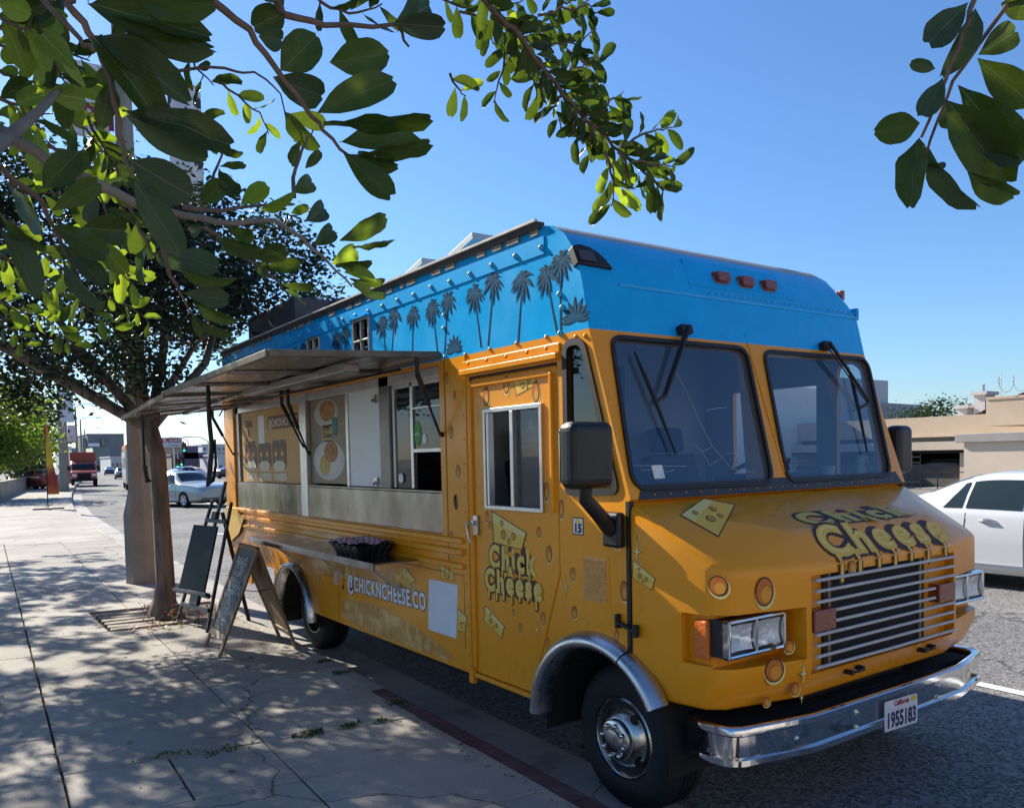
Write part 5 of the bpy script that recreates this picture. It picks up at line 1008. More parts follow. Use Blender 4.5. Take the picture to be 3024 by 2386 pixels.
b = MB(); a_, c_ = AF['LN'].lerp(TN, .62), AF['RN'].lerp(TN, .62); b.tube([a_, a_.lerp(c_, .5)-V((0, 0, .02)), c_], .004, 5); b.build('stay_cord', M_black, af)
# tree pit: soil, boards, seedlings
pit = bpy.data.objects.new('tree_pit', None); col.objects.link(pit); tag(pit, kind='structure'); 
b = MB(); b.add([(1.28, 8.70, .122), (2.55, 8.50, .122), (2.6, 10.0, .122), (1.28, 10.2, .122)], [(0, 1, 2, 3)]); b.build('pit_soil', M_soil, pit)
M_plank = mat('grey_weathered_plank', (.30, .255, .20), .85, var=.3, vs=11, stretch=(1, 8, 8), bump=.3, bs=30)
for i, (y0, w) in enumerate(((8.86, .13), (9.03, .15), (9.22, .14), (9.42, .15), (9.62, .14), (9.82, .15))):
    b = MB(); x1 = 1.78 if i in (1, 2, 3) else (2.3 if i == 0 else 1.9); T = Mx.Translation((1.30, y0, .125)) @ Mx.Rotation(R_(-9), 4, 'Z') @ Mx.Rotation(R_(rnd.uniform(-1.5, 1.5)), 4, 'Y'); b.bx(0, x1-1.3, 0, w-.02, 0, .03, T=T); b.build('pit_plank', M_plank, pit, bevel=.004)
def sprig(mb, p, h, n, size, m=0, spread=.06, r=rnd):
    for s in range(n):
        q = V(p)+V((r.gauss(0, spread), r.gauss(0, spread), 0)); top = q+V((r.gauss(0, .25)*h, r.gauss(0, .25)*h, h*r.uniform(.5, 1.1))); mb.tube([q, (q+top)/2+V((r.gauss(0, .01), r.gauss(0, .01), 0)), top], [.003, .002, .001], 4, m=2)
        for k in range(7):
            c = q.lerp(top, .25+.75*k/7); a = r.uniform(0, 6.28); d = V((math.cos(a), math.sin(a), r.uniform(-.1, .6))).normalized(); sd = d.cross(V((0, 0, 1))).normalized(); l = size*r.uniform(.6, 1.2); mb.add([c, c+d*l*.5+sd*l*.25, c+d*l, c+d*l*.5-sd*l*.25], [(0, 1, 2, 3)], m)
L_red = leaf_mat('reddish_shoot', (.22, .05, .035), (.5, .16, .08), .4); L_yg = leaf_mat('yellow_green_shoot', (.16, .17, .03), (.55, .45, .06), .45); L_weed = leaf_mat('weed_green', (.05, .075, .02), (.14, .2, .04), .35)
for i, (p, h, n, mm, lab, sp_) in enumerate((((1.73, 9.22, .125), .34, 7, 0, 'reddish leafy shoots at the left foot of the tree trunk', .07), ((1.96, 8.98, .125), .24, 4, 0, 'small reddish sprout in front of the tree trunk', .04), ((2.12, 8.72, .125), .24, 12, 1, 'yellow green seedlings in the pit behind the easel', .11), ((1.62, 8.78, .125), .07, 10, 0, 'low dry reddish seedlings on the pit boards', .12), ((1.85, 8.70, .125), .08, 10, 1, 'short yellowish seedlings along the pit rim', .12), ((2.3, 8.85, .125), .18, 8, 0, 'red leaved seedlings between tree and kerb', .09))):
    o = thing('seedling', lab, 'plant', p); b = MB(); sprig(b, p, h, n, .045, mm, sp_); b.build('leaves', [L_red, L_yg, M_bw], o)
# weeds in the joints
for i, (p, r0, n, lab) in enumerate(((g1(955, 1045), .085, 90, 'thick green weed tuft in the wide pavement joint'), (g1(1280, 982), .055, 60, 'small green weed tuft in the joint towards the kerb'), (g1(1530, 945), .045, 25, 'sparse weed where the joint nears the kerb'), (g1(1060, 470), .06, 40, 'weed growing between pavement and kerb by the rear wheel'), (g1(1205, 560), .06, 45, 'weed along the kerb joint ahead of the rear wheel'), (g1(1640, 800), .07, 50, 'dark weed creeping along the red kerb joint'), (e4(930, 890), .12, 45, 'thin line of moss in the wide pavement joint'), (e4(680, 915), .1, 30, 'dry moss in the joint by the half slabs'))):
    c = onZ(p, .15); o = thing('weed', lab, 'weed', c); b = MB(); r = random.Random(i)
    for k in range(n*2):
        q = c+V((r.gauss(0, r0*.55), r.gauss(0, r0*.28), 0)); q.z = .142; a = r.uniform(0, 6.28); d = V((math.cos(a)*.8, math.sin(a)*.8, r.uniform(.2, 1))).normalized(); l = r.uniform(.018, .045); sd = d.cross(V((0, 0, 1))).normalized()*l*.22; b.add([q, q+d*l*.5+sd, q+d*l, q+d*l*.5-sd], [(0, 1, 2, 3)])
    b.build('leaves', L_weed, o)
# fallen leaves, a few on the slabs
L_dry = leaf_mat('dry_leaf', (.16, .09, .04), (.2, .1, .03), .2)
for k, p in enumerate((e4(545, 492), e4(262, 810), e4(540, 862), e4(1010, 977), e4(1610, 880), e4(615, 705), e4(222, 918), e4(1080, 1055))):
    c = onZ(p, .154); b = MB(); a = rnd.uniform(0, 6.28); l = rnd.uniform(.03, .055); d = V((math.cos(a), math.sin(a), 0)); s = V((-d.y, d.x, 0)); b.add([c, c+d*l*.4+s*l*.25+V((0, 0, .004)), c+d*l+V((0, 0, .006)), c+d*l*.4-s*l*.25+V((0, 0, .005))], [(0, 1, 2, 3)]); o = b.build('fallen_leaf', L_dry); tag(o, 'small dry brown leaf lying on the pavement slabs', 'leaf', 'dry leaves lying on the pavement slabs')
# ------------------------------------------------------------------ concrete lamp post beside the tree
M_post = mat('exposed_aggregate', (.30, .275, .23), .85, var=.12, vs=3, bump=.35, bs=90, c2=(.22, .20, .165), cs=120, cf=(.4, .6))
post = thing('lamp_post', 'octagonal concrete street lamp post with flared base behind the tree', 'lamp post', (2.22, 12.2, .15))
b = MB(); b.lathe([(.225, -.02), (.225, .95), (.215, 1.0), (.16, 1.25), (.148, 1.35), (.14, 2.2), (.10, 9.0)], (2.25, 12.25, .15), (0, 0, 1), 8); b.build('post_shaft', M_post, post)
b = MB(); b.tube([(2.27, 12.25, 9.1), (2.4, 12.3, 9.6), (3.4, 12.4, 9.9), (4.6, 12.5, 9.95)], [.06, .05, .04, .035], 8); b.build('lamp_arm', M_alu, post); b = MB(); b.lathe([(.02, 0), (.16, .06), (.18, .14), (.05, .2)], (4.8, 12.5, 9.8), (0, 0, 1), 12); b.build('lamp_head', M_alu, post)
def banner(name, label, corners, y, m, texts, pole, group=None):
    P = [onY(p, y) for p in corners]; x0 = min(P[0].x, P[3].x); x1 = max(P[1].x, P[2].x); z1 = P[0].z; z0 = P[3].z
    o = thing(name, label, 'banner', (pole, y, z0), 0, group); b = MB(); n = 10
    vs = [(x0+(x1-x0)*i/n, y+.03*math.sin(i*.9)+.004*t, z0+(z1-z0)*j/n) for t in (0, 1) for j in range(n+1) for i in range(n+1)]; k = (n+1)**2; fs = [(t*k+j*(n+1)+i, t*k+j*(n+1)+i+1, t*k+(j+1)*(n+1)+i+1, t*k+(j+1)*(n+1)+i) for t in (0, 1) for j in range(n) for i in range(n)]
    b.add(vs, fs); b.build('banner_cloth', m, o, smooth=60)
    for z in (z0, z1): b = MB(); b.tube([(pole, y+.02, z), (x0 if abs(x0-pole) > abs(x1-pole) else x1, y+.02, z)], .018, 8); b.build('banner_rod', M_alu, o)
    f = frame(((x0+x1)/2, y-.04, z0), (1, 0, 0), (0, 0, 1), (0, -1, 0))
    if texts:
        b = MB()
        for s, size, zz, mm in texts: text_on(b, s, f, size, 0, (z1-z0)*zz, .002, mm, offset=size*.03, align='CENTER')
        b.build('banner_lettering', [mat('banner_black', (.02, .02, .025), .6), mat('banner_maroon', (.25, .03, .06), .6)], o)
    return o, (x0, x1, z0, z1)
M_ban = mat('banner_white', (.66, .66, .7), .8, var=.05, vs=2)
banner('pole_banner', 'white street banner with date lettering half hidden in leaves', [l1(335, 290), l1(525, 250), l1(525, 640), l1(335, 650)], 12.3, M_ban, [('APR 23-', .30, .70, 0), ('ART', .42, .12, 1)], 2.2)
def butterfly_mat(name, dens):
    m = mat(name, (.62, .61, .64), .8); t = m.node_tree; tc = _n(t, 'TexCoord'); vo = _n(t, 'TexVoronoi'); vo.inputs['Scale'].default_value = dens; nz = _n(t, 'TexNoise'); nz.inputs['Scale'].default_value = dens*1.5; nz.inputs['Detail'].default_value = 3
    t.links.new(tc.outputs['Object'], vo.inputs[0]); t.links.new(tc.outputs['Object'], nz.inputs[0]); a = _n(t, 'Math', operation='MULTIPLY_ADD'); t.links.new(nz.outputs[0], a.inputs[0]); a.inputs[1].default_value = .9; t.links.new(vo.outputs['Distance'], a.inputs[2]); g_ = _n(t, 'Math', operation='LESS_THAN'); t.links.new(a.outputs[0], g_.inputs[0]); g_.inputs[1].default_value = .72
    mx = _n(t, 'Mix', data_type='RGBA'); t.links.new(g_.outputs[0], mx.inputs[0]); mx.inputs[6].default_value = (.62, .61, .64, 1); mx.inputs[7].default_value = (.05, .05, .065, 1); t.links.new(mx.outputs[2], t.nodes['Principled BSDF'].inputs['Base Color']); return m
banner('pole_banner', 'pale street banner printed with dark butterflies behind the branches', [l1(850, 400), l1(985, 400), l1(985, 1130), l1(850, 1130)], 12.3, butterfly_mat('butterfly_cloth', 4.2), None, 2.4)
# ------------------------------------------------------------------ street tree by the truck
M_bark = mat('smooth_bark', (.21, .155, .115), .75, var=.3, vs=5, stretch=(3, 3, .5), bump=.35, bs=14, c2=(.10, .075, .06), cs=4, cf=(.45, .62))
L_myr = leaf_mat('myrtle_leaf', (.016, .026, .013), (.03, .055, .014), .25, var=.4)
def leafcloud(mb, pts, n, sg, size, r, m=0, asp=.5, flat=.5):
    for c in pts:
        for _ in range(n):
            p = V(c)+V((r.gauss(0, sg), r.gauss(0, sg), r.gauss(0, sg*.8))); d = V((r.gauss(0, 1), r.gauss(0, 1), r.gauss(-.2, flat))).normalized(); s = d.cross(V((r.gauss(0, 1), r.gauss(0, 1), r.gauss(0, 1)))).normalized(); l = size*r.uniform(.7, 1.25); w = l*asp*.5; u = d.cross(s)*l*.08
            k = len(mb.v); mb.v += [tuple(p), tuple(p+d*l*.5+s*w+u), tuple(p+d*l), tuple(p+d*l*.5-s*w+u)]; mb.f.append((k, k+1, k+2, k+3)); mb.m.append(m)
def tree(name, label, base, trunk, limbs, clumps, mats, leaf_n, sg, size, seed=1, cat='tree', group=None, extra=None, asp=.5, kind=None):
    """trunk: [(pt, r)], limbs: list of [(pt, r)], clumps: leaf centres, twigs joined to the nearest limb point"""
    r = random.Random(seed); t = thing(name, label, cat, base, 0, group); b = MB(); b.tube([p for p, _ in trunk], [q for _, q in trunk], 14); b.build('trunk', mats[0], t, smooth=60)
    allp = []
    for l in limbs:
        b = MB(); b.tube([p for p, _ in l], [q for _, q in l], 8); b.build('limb', mats[0], t, smooth=60); allp += [(V(p), q) for p, q in l]
    b = MB()
    for c in clumps:
        c = V(c); n_, q = min(allp, key=lambda a: (a[0]-c).length); mid = n_.lerp(c, .5)+V((r.gauss(0, .05), r.gauss(0, .05), r.gauss(.05, .05))); b.tube([n_, mid, c], [min(q, .03), .012, .004], 5)
    b.build('twigs', mats[0], t)
    b = MB(); leafcloud(b, clumps, leaf_n, sg, size, r, asp=asp); b.build('crown', mats[1], t, kind=kind or 'stuff'); return t
r = random.Random(11); tb = V((1.93, 9.42, .12))
def ty_(p, y=9.5): q = onY(p, y); return q
t0, t1_, t2_, t3_ = V((1.95, 9.42, .5)), ty_(d7(1345, 1000), 9.45), ty_(d7(1325, 700), 9.5), ty_(d7(1260, 500), 9.55)
trunk = [(tb-V((0, 0, .1)), .20), (tb+V((0, 0, .06)), .17), (tb+V((0, 0, .18)), .125), (t0, .098), (t1_, .088), (t2_, .088), (t3_, .098), (t3_+V((-.03, 0, .15)), .085)]
fk = t3_+V((0, 0, .08)); limbs = []
for tgt in ((-.55, 9.3, 3.3), (.3, 10.1, 4.3), (1.3, 9.2, 4.7), (2.3, 10.2, 4.9), (3.3, 9.8, 4.2), (3.0, 10.7, 3.6), (.6, 10.6, 3.5), (-.9, 10.0, 3.9), (1.9, 9.0, 3.9)):
    g_ = V(tgt); a = fk.lerp(g_, .3)+V((r.gauss(0, .08), r.gauss(0, .08), .12)); c = fk.lerp(g_, .65)+V((r.gauss(0, .12), r.gauss(0, .12), .1)); limbs.append([(fk-V((0, 0, .05)), .06), (a, .045), (c, .03), (g_, .015)])
clumps = []
while len(clumps) < 150:
    a = V((r.uniform(-1, 1), r.uniform(-1, 1), r.uniform(-1, 1)))
    if .35 < a.length < 1: 
        p = V((1.45+a.x*2.75, 9.9+a.y*1.5, 3.75+a.z*1.45-.10*(a.x*1.0)**2))
        if p.z > 2.5 and not (p.x > 2.0 and p.z < 3.25): clumps.append(p)
tree('street_tree', 'dark leafed street tree with smooth trunk growing from the pavement pit', (1.93, 9.42, .12), trunk, limbs, clumps, (M_bark, L_myr), 230, .165, .08, 3)
# leaf litter and grit along kerb, pit and joints
b = MB(); r = random.Random(31)
for _ in range(420):
    k = r.random()
    if k < .45: y = r.uniform(2.2, 9); x = kx(y)-.13-abs(r.gauss(0, .06))
    elif k < .75: x, y = r.gauss(1.75, .35), r.gauss(8.9, .45)
    elif k < .88: y = r.uniform(3.4, 9); x = XA(y)+r.gauss(0, .02)
    else: x, y = r.uniform(-.6, 2.3), r.uniform(3, 10)
    z = .1535; a = r.uniform(0, 6.28); l = r.uniform(.008, .032); d = V((math.cos(a), math.sin(a), 0)); s = V((-d.y, d.x, 0)); c = V((x, y, z)); b.add([c, c+d*l*.4+s*l*.28+V((0, 0, r.uniform(0, .006))), c+d*l+V((0, 0, r.uniform(0, .006))), c+d*l*.4-s*l*.28+V((0, 0, .003))], [(0, 1, 2, 3)])
tag(b.build('leaf_litter', L_dry, kind='stuff'), 'fine dry leaf litter along kerb, joints and tree pit', 'litter', kind='stuff')
# ------------------------------------------------------------------ overhanging broad-leafed tree
L_big = [leaf_mat('broad_leaf', (.030, .055, .014), (.095, .145, .008), .34, .33, rib=(.11, .15, .05), var=.35, spec=.25), leaf_mat('broad_leaf_sunlit', (.075, .12, .02), (.34, .46, .02), .5, .35, rib=(.35, .42, .1), var=.3, spec=.45), leaf_mat('broad_leaf_under', (.042, .066, .036), (.07, .12, .02), .26, .4, rib=(.11, .14, .09), var=.25, spec=.15)]  # second material: sunlight painted in as a brighter yellow green
M_twig = mat('twig_bark', (.13, .085, .065), .8, var=.3, vs=30); M_limb = mat('grey_limb', (.19, .165, .135), .85, var=.3, vs=12, bump=.3, bs=30)
ft = thing('overhanging_tree', 'broad leafed tree whose branches hang into view above the pavement', 'tree', (-1.7, 6.2, .12))
def leafmesh(v):
    r = random.Random(v); n = 9; b = MB(); W = [0, .14, .30, .41, .47, .5, .5, .48, .40, .16]; cup = r.uniform(.05, .32); bend = r.uniform(-.12, .34); wav = r.uniform(.005, .035); twi = r.uniform(-.25, .25)
    if v % 3 == 1: W = [0, .10, .22, .33, .42, .48, .5, .49, .42, .20]
    if v % 3 == 2: W = [0, .18, .35, .45, .5, .5, .48, .43, .33, .10]
    for i in range(n+1):
        y = i/n; z = -bend*y*y
        for s in (-1, -.5, 0, .5, 1): b.v.append((s*W[i]*(1+.018*math.sin(y*17+s*3+v)), y-(.03 if i == n and s == 0 else 0)+(.012*math.sin(v*3+s*4) if i > 6 else 0), z+cup*abs(s)*W[i]+wav*math.sin(y*14+s*2)+twi*s*W[i]*y*.5))
    for i in range(n):
        for j in range(4): b.f.append((i*5+j, i*5+j+1, (i+1)*5+j+1, (i+1)*5+j)); b.m.append(0)
    o = b.build('leaf', L_big[0], smooth=80); me = o.data; bpy.data.objects.remove(o); return me
LM = {}
for k in range(3):
    for v in range(8):
        me = leafmesh(v); me.materials.clear(); me.materials.append(L_big[k]); LM[(k, v)] = me
LO = []; nleaf = [0]; lr = random.Random(21)
def leaf(base, tip, width, k=0, tilt=None, side_=1, near=None):
    """one leaf object: base, tip in space, real width; tilt about its axis"""
    base, tip = V(base), V(tip); y = (tip-base); L = y.length; y.normalize(); view = (CAM-(base+tip)/2).normalized(); z = view-y*view.dot(y); z.normalize(); x = y.cross(z)
    a = tilt if tilt is not None else lr.uniform(-.6, .6); z2 = z*math.cos(a)+x*math.sin(a); x2 = y.cross(z2)
    o = bpy.data.objects.new('leaf', LM[(k, lr.randrange(8))]); col.objects.link(o); o.matrix_world = Mx(((x2.x*width, y.x*L, z2.x*L, base.x), (x2.y*width, y.y*L, z2.y*L, base.y), (x2.z*width, y.z*L, z2.z*L, base.z), (0, 0, 0, 1)))
    o.parent = ft; o.matrix_parent_inverse = wmat(ft).inverted(); nleaf[0] += 1; LO.append((o, k, L*width*FPX*FPX/max(.2, (base-CAM).dot(CF))**2)); return o
TW_ = []                                            # twigs as (pixel, depth) lists
def twig(c, pts, d0, d1, r0, r1, m=M_twig, name='branch'):
    n = len(pts); P = [(c(*p), d0+(d1-d0)*i/(n-1)) for i, p in enumerate(pts)]; b = MB(); W = [at(p, d) for p, d in P]
    Q = []; R2 = []
    for i in range(n-1):
        for s in range(3): t = s/3; Q.append(W[i].lerp(W[i+1], t)+V((lr.gauss(0, .0015), lr.gauss(0, .0015), lr.gauss(0, .0015)))*d0); R2.append(r0+(r1-r0)*(i+t)/(n-1))
    Q.append(W[-1]); R2.append(r1); b.tube(Q, R2, 7); b.build(name, m, ft, smooth=60)
    for i in range(n-1):
        for s in range(12): t = s/12; TW_.append(((P[i][0][0]*(1-t)+P[i+1][0][0]*t, P[i][0][1]*(1-t)+P[i+1][0][1]*t), P[i][1]*(1-t)+P[i+1][1]*t))
def ndepth(p): return min(TW_, key=lambda q: (q[0][0]-p[0])**2+(q[0][1]-p[1])**2)[1]
for a in (([(1000, -60), (1040, 0), (1220, 150), (1350, 330), (1500, 530), (1590, 640), (1720, 770)], 1.0, 1.2, .006, .0022), ([(350, -60), (350, 30), (430, 150), (540, 380), (580, 600), (610, 780), (660, 880)], .95, 1.0, .0055, .002),
          ([(900, 1030), (1180, 1022), (1440, 1010)], 1.75, 2.1, .006, .002), ([(780, 1120), (820, 1300), (880, 1440), (950, 1550)], 1.45, 1.6, .005, .0018),
          ([(-60, 780), (0, 820), (200, 1000), (310, 1200), (450, 1500)], 1.15, 1.4, .006, .002), ([(1000, 1120), (1100, 1200), (1280, 1310), (1400, 1430)], 1.8, 2.1, .005, .0018), ([(860, 350), (1100, 340), (1250, 360), (1380, 470), (1450, 700)], 2.9, 3.0, .006, .002),
          ([(1330, -40), (1400, 70), (1600, 130), (1950, 130), (2010, 230)], 1.2, 1.4, .007, .002), ([(180, -60), (260, 60), (400, 200), (460, 250)], 1.6, 1.6, .007, .004), ([(1440, 960), (1450, 830), (1500, 700), (1540, 640)], 2.1, 2.2, .006, .002), ([(980, 1010), (1040, 900), (1090, 760), (1060, 680)], 2.0, 2.1, .005, .002)):
    twig(l1, *a)
twig(l1, [(-80, 600), (0, 640), (250, 800), (520, 930), (720, 1030), (900, 1060), (1150, 1100), (1350, 1080), (1500, 1180), (1620, 1300), (1730, 1410)], 1.5, 2.2, .014, .0025, M_limb); twig(l1, [(-80, 760), (60, 660), (170, 560), (330, 420)], 1.4, 1.7, .014, .007, M_limb)
BL = [((1555, 560), (1945, 370), 150, 0), ((1620, 310), (1925, 260), 170, 0), ((1380, 350), (1570, 165), 180, 0), ((1590, 610), (2125, 545), 130, 0), ((1670, 700), (2075, 670), 130, 0), ((1760, 750), (2090, 785), 85, 0), ((1680, 740), (1930, 985), 125, 0), ((1720, 760), (1940, 840), 75, 0),
      ((440, 170), (820, 545), 165, 0), ((470, 180), (935, 440), 150, 2), ((600, 545), (1120, 640), 150, 0), ((620, 570), (1025, 745), 190, 2), ((640, 790), (930, 960), 190, 2), ((655, 880), (885, 1235), 150, 2), ((430, 20), (1010, 150), 200, 0), ((540, 70), (1015, 300), 150, 2), ((650, -20), (990, 60), 130, 0),
      ((210, 455), (435, 490), 120, 1), ((380, 350), (225, 190), 130, 1), ((210, 930), (390, 740), 140, 0), ((250, 1040), (485, 900), 110, 0), ((40, 910), (235, 1135), 100, 0), ((0, 1130), (215, 1400), 90, 2), ((250, 1100), (545, 1270), 130, 0), ((400, 1120), (645, 1140), 150, 0), ((300, 1190), (515, 1415), 90, 2), ((310, 1270), (450, 1515), 70, 2), ((0, 1050), (185, 1240), 60, 0), ((480, 1190), (610, 1330), 100, 1), ((320, 870), (420, 760), 90, 0),
      ((1075, 830), (1150, 985), 70, 0), ((990, 1000), (1095, 900), 100, 0), ((1180, 1010), (1318, 905), 90, 1), ((1280, 1030), (1435, 985), 60, 1), ((1430, 1050), (1515, 1018), 45, 1), ((1440, 950), (1560, 880), 90, 0), ((1500, 1090), (1625, 1010), 100, 2), ((1670, 1185), (1915, 1075), 95, 0), ((1540, 1210), (1665, 1115), 90, 0), ((1735, 1218), (1925, 1172), 50, 0), ((1630, 1300), (1775, 1225), 95, 1), ((1650, 1300), (1825, 1312), 55, 0), ((1690, 1340), (1825, 1345), 40, 1), ((1720, 1370), (1890, 1405), 35, 0), ((1725, 1395), (1835, 1420), 55, 1), ((1740, 1410), (1885, 1478), 50, 2),
      ((1280, 1320), (1485, 1318), 62, 0), ((1375, 1400), (1545, 1408), 52, 0), ((1395, 1435), (1518, 1478), 35, 0), ((1240, 1275), (1420, 1225), 95, 0), ((1240, 1290), (1340, 1360), 70, 2), ((1060, 1170), (1250, 1250), 80, 0), ((880, 1250), (1055, 1310), 120, 2), ((880, 1320), (1160, 1425), 80, 0), ((895, 1440), (1125, 1480), 100, 2), ((950, 1490), (1135, 1595), 60, 0), ((950, 1540), (990, 1655), 50, 2), ((960, 1560), (1110, 1665), 40, 0), ((1100, 1110), (1260, 1190), 70, 0), ((1000, 1110), (910, 1160), 60, 0),
      ((1405, 60), (1255, 125), 140, 0), ((1400, 40), (1310, -60), 120, 0), ((1940, 120), (2170, 10), 190, 0), ((1930, 115), (2200, 140), 120, 2), ((1340, 380), (1610, 490), 160, 2), ((1420, 560), (1600, 610), 90, 0), ((1400, 550), (1520, 720), 80, 0), ((1270, 180), (1420, 210), 110, 2), ((-10, 20), (150, 60), 120, 1), ((1080, 820), (1210, 795), 50, 0), ((1060, 720), (1200, 790), 50, 0), ((1500, 830), (1580, 745), 50, 0), ((1480, 690), (1440, 800), 60, 0), ((560, 300), (500, 420), 80, 0), ((500, 590), (560, 440), 100, 0), ((540, 400), (500, 620), 90, 0)]
for b0_, t0_, w, k in BL:
    p, q = l1(*b0_), l1(*t0_); d = ndepth(p); B = at(p, d); T = at(q, d+lr.uniform(-.03, .05)*d); L = (T-B).length; wr = max(w*.6*d/FPX, .006); wt = max(L*.36, wr); leaf(B, T, wt, k, math.acos(min(1, wr/wt))*lr.choice((-1, 1))+lr.uniform(-.12, .12))
# right-hand sprig, close
twig(l3, [(930, -60), (920, 0), (830, 230), (720, 580), (540, 990)], 1.25, 1.25, .005, .0022); twig(l3, [(1180, -40), (1130, 60), (900, 390), (720, 680), (560, 1170)], 1.3, 1.28, .0045, .002)
for b0_, t0_, w, k in (((880, 20), (550, 350), 220, 2), ((930, 60), (790, 510), 130, 2), ((700, 560), (540, 865), 170, 2), ((640, 500), (475, 460), 90, 2), ((530, 890), (205, 960), 215, 0), ((530, 1000), (420, 1435), 190, 0), ((580, 1060), (850, 1565), 150, 2), ((800, 610), (1285, 1180), 300, 0), ((720, 720), (1160, 1315), 300, 0), ((870, 1240), (1225, 1475), 180, 0), ((940, 420), (1320, 740), 240, 0), ((950, 400), (1270, 190), 200, 0), ((1110, 30), (1400, 60), 180, 0), ((700, 730), (730, 910), 110, 2), ((570, 1180), (690, 1220), 40, 0)):
    p, q = l3(*b0_), l3(*t0_); d = ndepth(p); B = at(p, d); T = at(q, d+lr.uniform(-.03, .05)); L = (T-B).length; wr = w*.41*d/FPX; wt = max(L*.40, wr); leaf(B, T, wt, k, math.acos(min(1, wr/wt))*lr.choice((-1, 1))+lr.uniform(-.1, .1))
def leafy(c, pts, d0, d1, r0, n, llen, ks, hang=.25, spread=1., both=True):
    """a leafy shoot: leaflets alternate along the twig, pointing outwards and forward"""
    twig(c, pts, d0, d1, r0, r0*.35); W = [at(c(*p), d0+(d1-d0)*i/(len(pts)-1)) for i, p in enumerate(pts)]; m_ = len(W)-1
    for i in range(n):
        t = (i+.6)/n*m_; j = min(int(t), m_-1); B = W[j].lerp(W[j+1], t-j); d = (W[j+1]-W[j]).normalized(); vw = (CAM-B).normalized(); s = d.cross(vw).normalized()*(1 if i % 2 else -1); L = llen*lr.uniform(.7, 1.2)
        D = (d*lr.uniform(.4, .9)+s*lr.uniform(.5, 1.)*spread+vw*lr.gauss(0, .35)+V((0, 0, -hang))).normalized(); leaf(B, B+D*L, L*lr.uniform(.34, .46), lr.choice(ks), lr.gauss(0, .7))
leafy(l2, [(820, -40), (940, 110), (1060, 200), (1180, 380), (1300, 540), (1450, 700), (1600, 850), (1780, 1000), (1890, 1110)], 3.0, 3.4, .013, 56, .115, (0, 0, 0, 0, 0, 1), .15)
for a in (([(1000, 170), (960, 330), (930, 480), (900, 600)], 7, (0,)), ([(1560, 880), (1590, 1060), (1585, 1200)], 8, (0, 1)), ([(1270, 460), (1400, 390), (1500, 330)], 7, (0,)), ([(1150, 100), (1300, 60), (1450, 30), (1500, 80)], 9, (0,)), ([(1100, 160), (1250, 240), (1400, 250), (1500, 170)], 9, (0,)), ([(1540, 640), (1600, 560), (1680, 590)], 8, (0, 0, 1)), ([(1640, 850), (1760, 780), (1850, 760), (1960, 740)], 9, (0, 0, 1)), ([(1720, 930), (1850, 950), (1950, 970)], 7, (1, 0, 0)), ([(1300, 560), (1260, 640), (1290, 760)], 5, (0,)), ([(1380, 640), (1360, 760), (1420, 840)], 5, (0,)), ([(700, 60), (850, 120), (900, 260)], 7, (0,)), ([(640, 440), (690, 520), (740, 560)], 4, (1, 0)), ([(1200, -30), (1330, 20), (1400, -10)], 6, (0,))): leafy(l2, a[0], 3.2, 3.3, .006, a[1], .10, a[2], .3)
for a in (([(-60, 780), (150, 830), (330, 880), (560, 1020), (650, 1090)], 4.0, 15, (1, 1, 0)), ([(-60, 900), (120, 980), (300, 1060), (420, 1180)], 4.0, 15, (1, 1, 0)), ([(300, 560), (500, 620), (640, 720), (720, 780)], 3.6, 9, (1, 1, 0)), ([(540, 880), (660, 930), (760, 980), (840, 1060)], 4.2, 8, (1,)), ([(-40, 640), (100, 720), (220, 700)], 3.4, 8, (1, 0)), ([(-30, 1040), (80, 1100), (150, 1180)], 4.2, 7, (1, 0)), ([(420, 150), (560, 200), (680, 280)], 2.8, 7, (1, 0))): leafy(l5, a[0], a[1], a[1], .006, a[2], .095, a[3], .1)
for a in (([(-40, 120), (120, 180), (260, 300), (330, 420)], 2.2, 8, (0, 0, 1)), ([(120, -40), (180, 120), (230, 300)], 2.0, 8, (0, 1)), ([(-30, 330), (120, 400), (330, 420), (440, 520)], 2.4, 9, (0, 1, 1)), ([(-20, 560), (120, 600), (260, 560)], 2.6, 7, (0, 1)), ([(1050, 400), (1170, 470), (1280, 560), (1320, 660)], 3.4, 8, (0, 0, 1)), ([(430, 560), (480, 680), (560, 800), (600, 900)], 2.6, 7, (1, 0))): leafy(l1, a[0], a[1], a[1], .006, a[2], .10, a[3], .2)
for a in (([(560, -40), (700, 40), (820, 60)], 8, (0,)), ([(880, 60), (980, 40), (1100, -20)], 8, (0,)), ([(1060, 200), (1160, 130), (1290, 150)], 8, (0,)), ([(1180, 380), (1130, 470), (1160, 560)], 6, (0,)), ([(1420, 690), (1500, 640), (1560, 700)], 7, (0,)), ([(1480, 740), (1440, 830), (1470, 900)], 6, (0,)), ([(1250, 470), (1380, 520), (1470, 500)], 7, (0,)), ([(1330, 300), (1430, 380), (1520, 380)], 7, (0,)), ([(1000, 100), (1040, 280), (1070, 420)], 7, (0,)), ([(1640, 880), (1680, 980), (1660, 1090), (1720, 1100)], 7, (0, 1))): leafy(l2, a[0], 3.2, 3.35, .006, a[1], .105, a[2], .25)
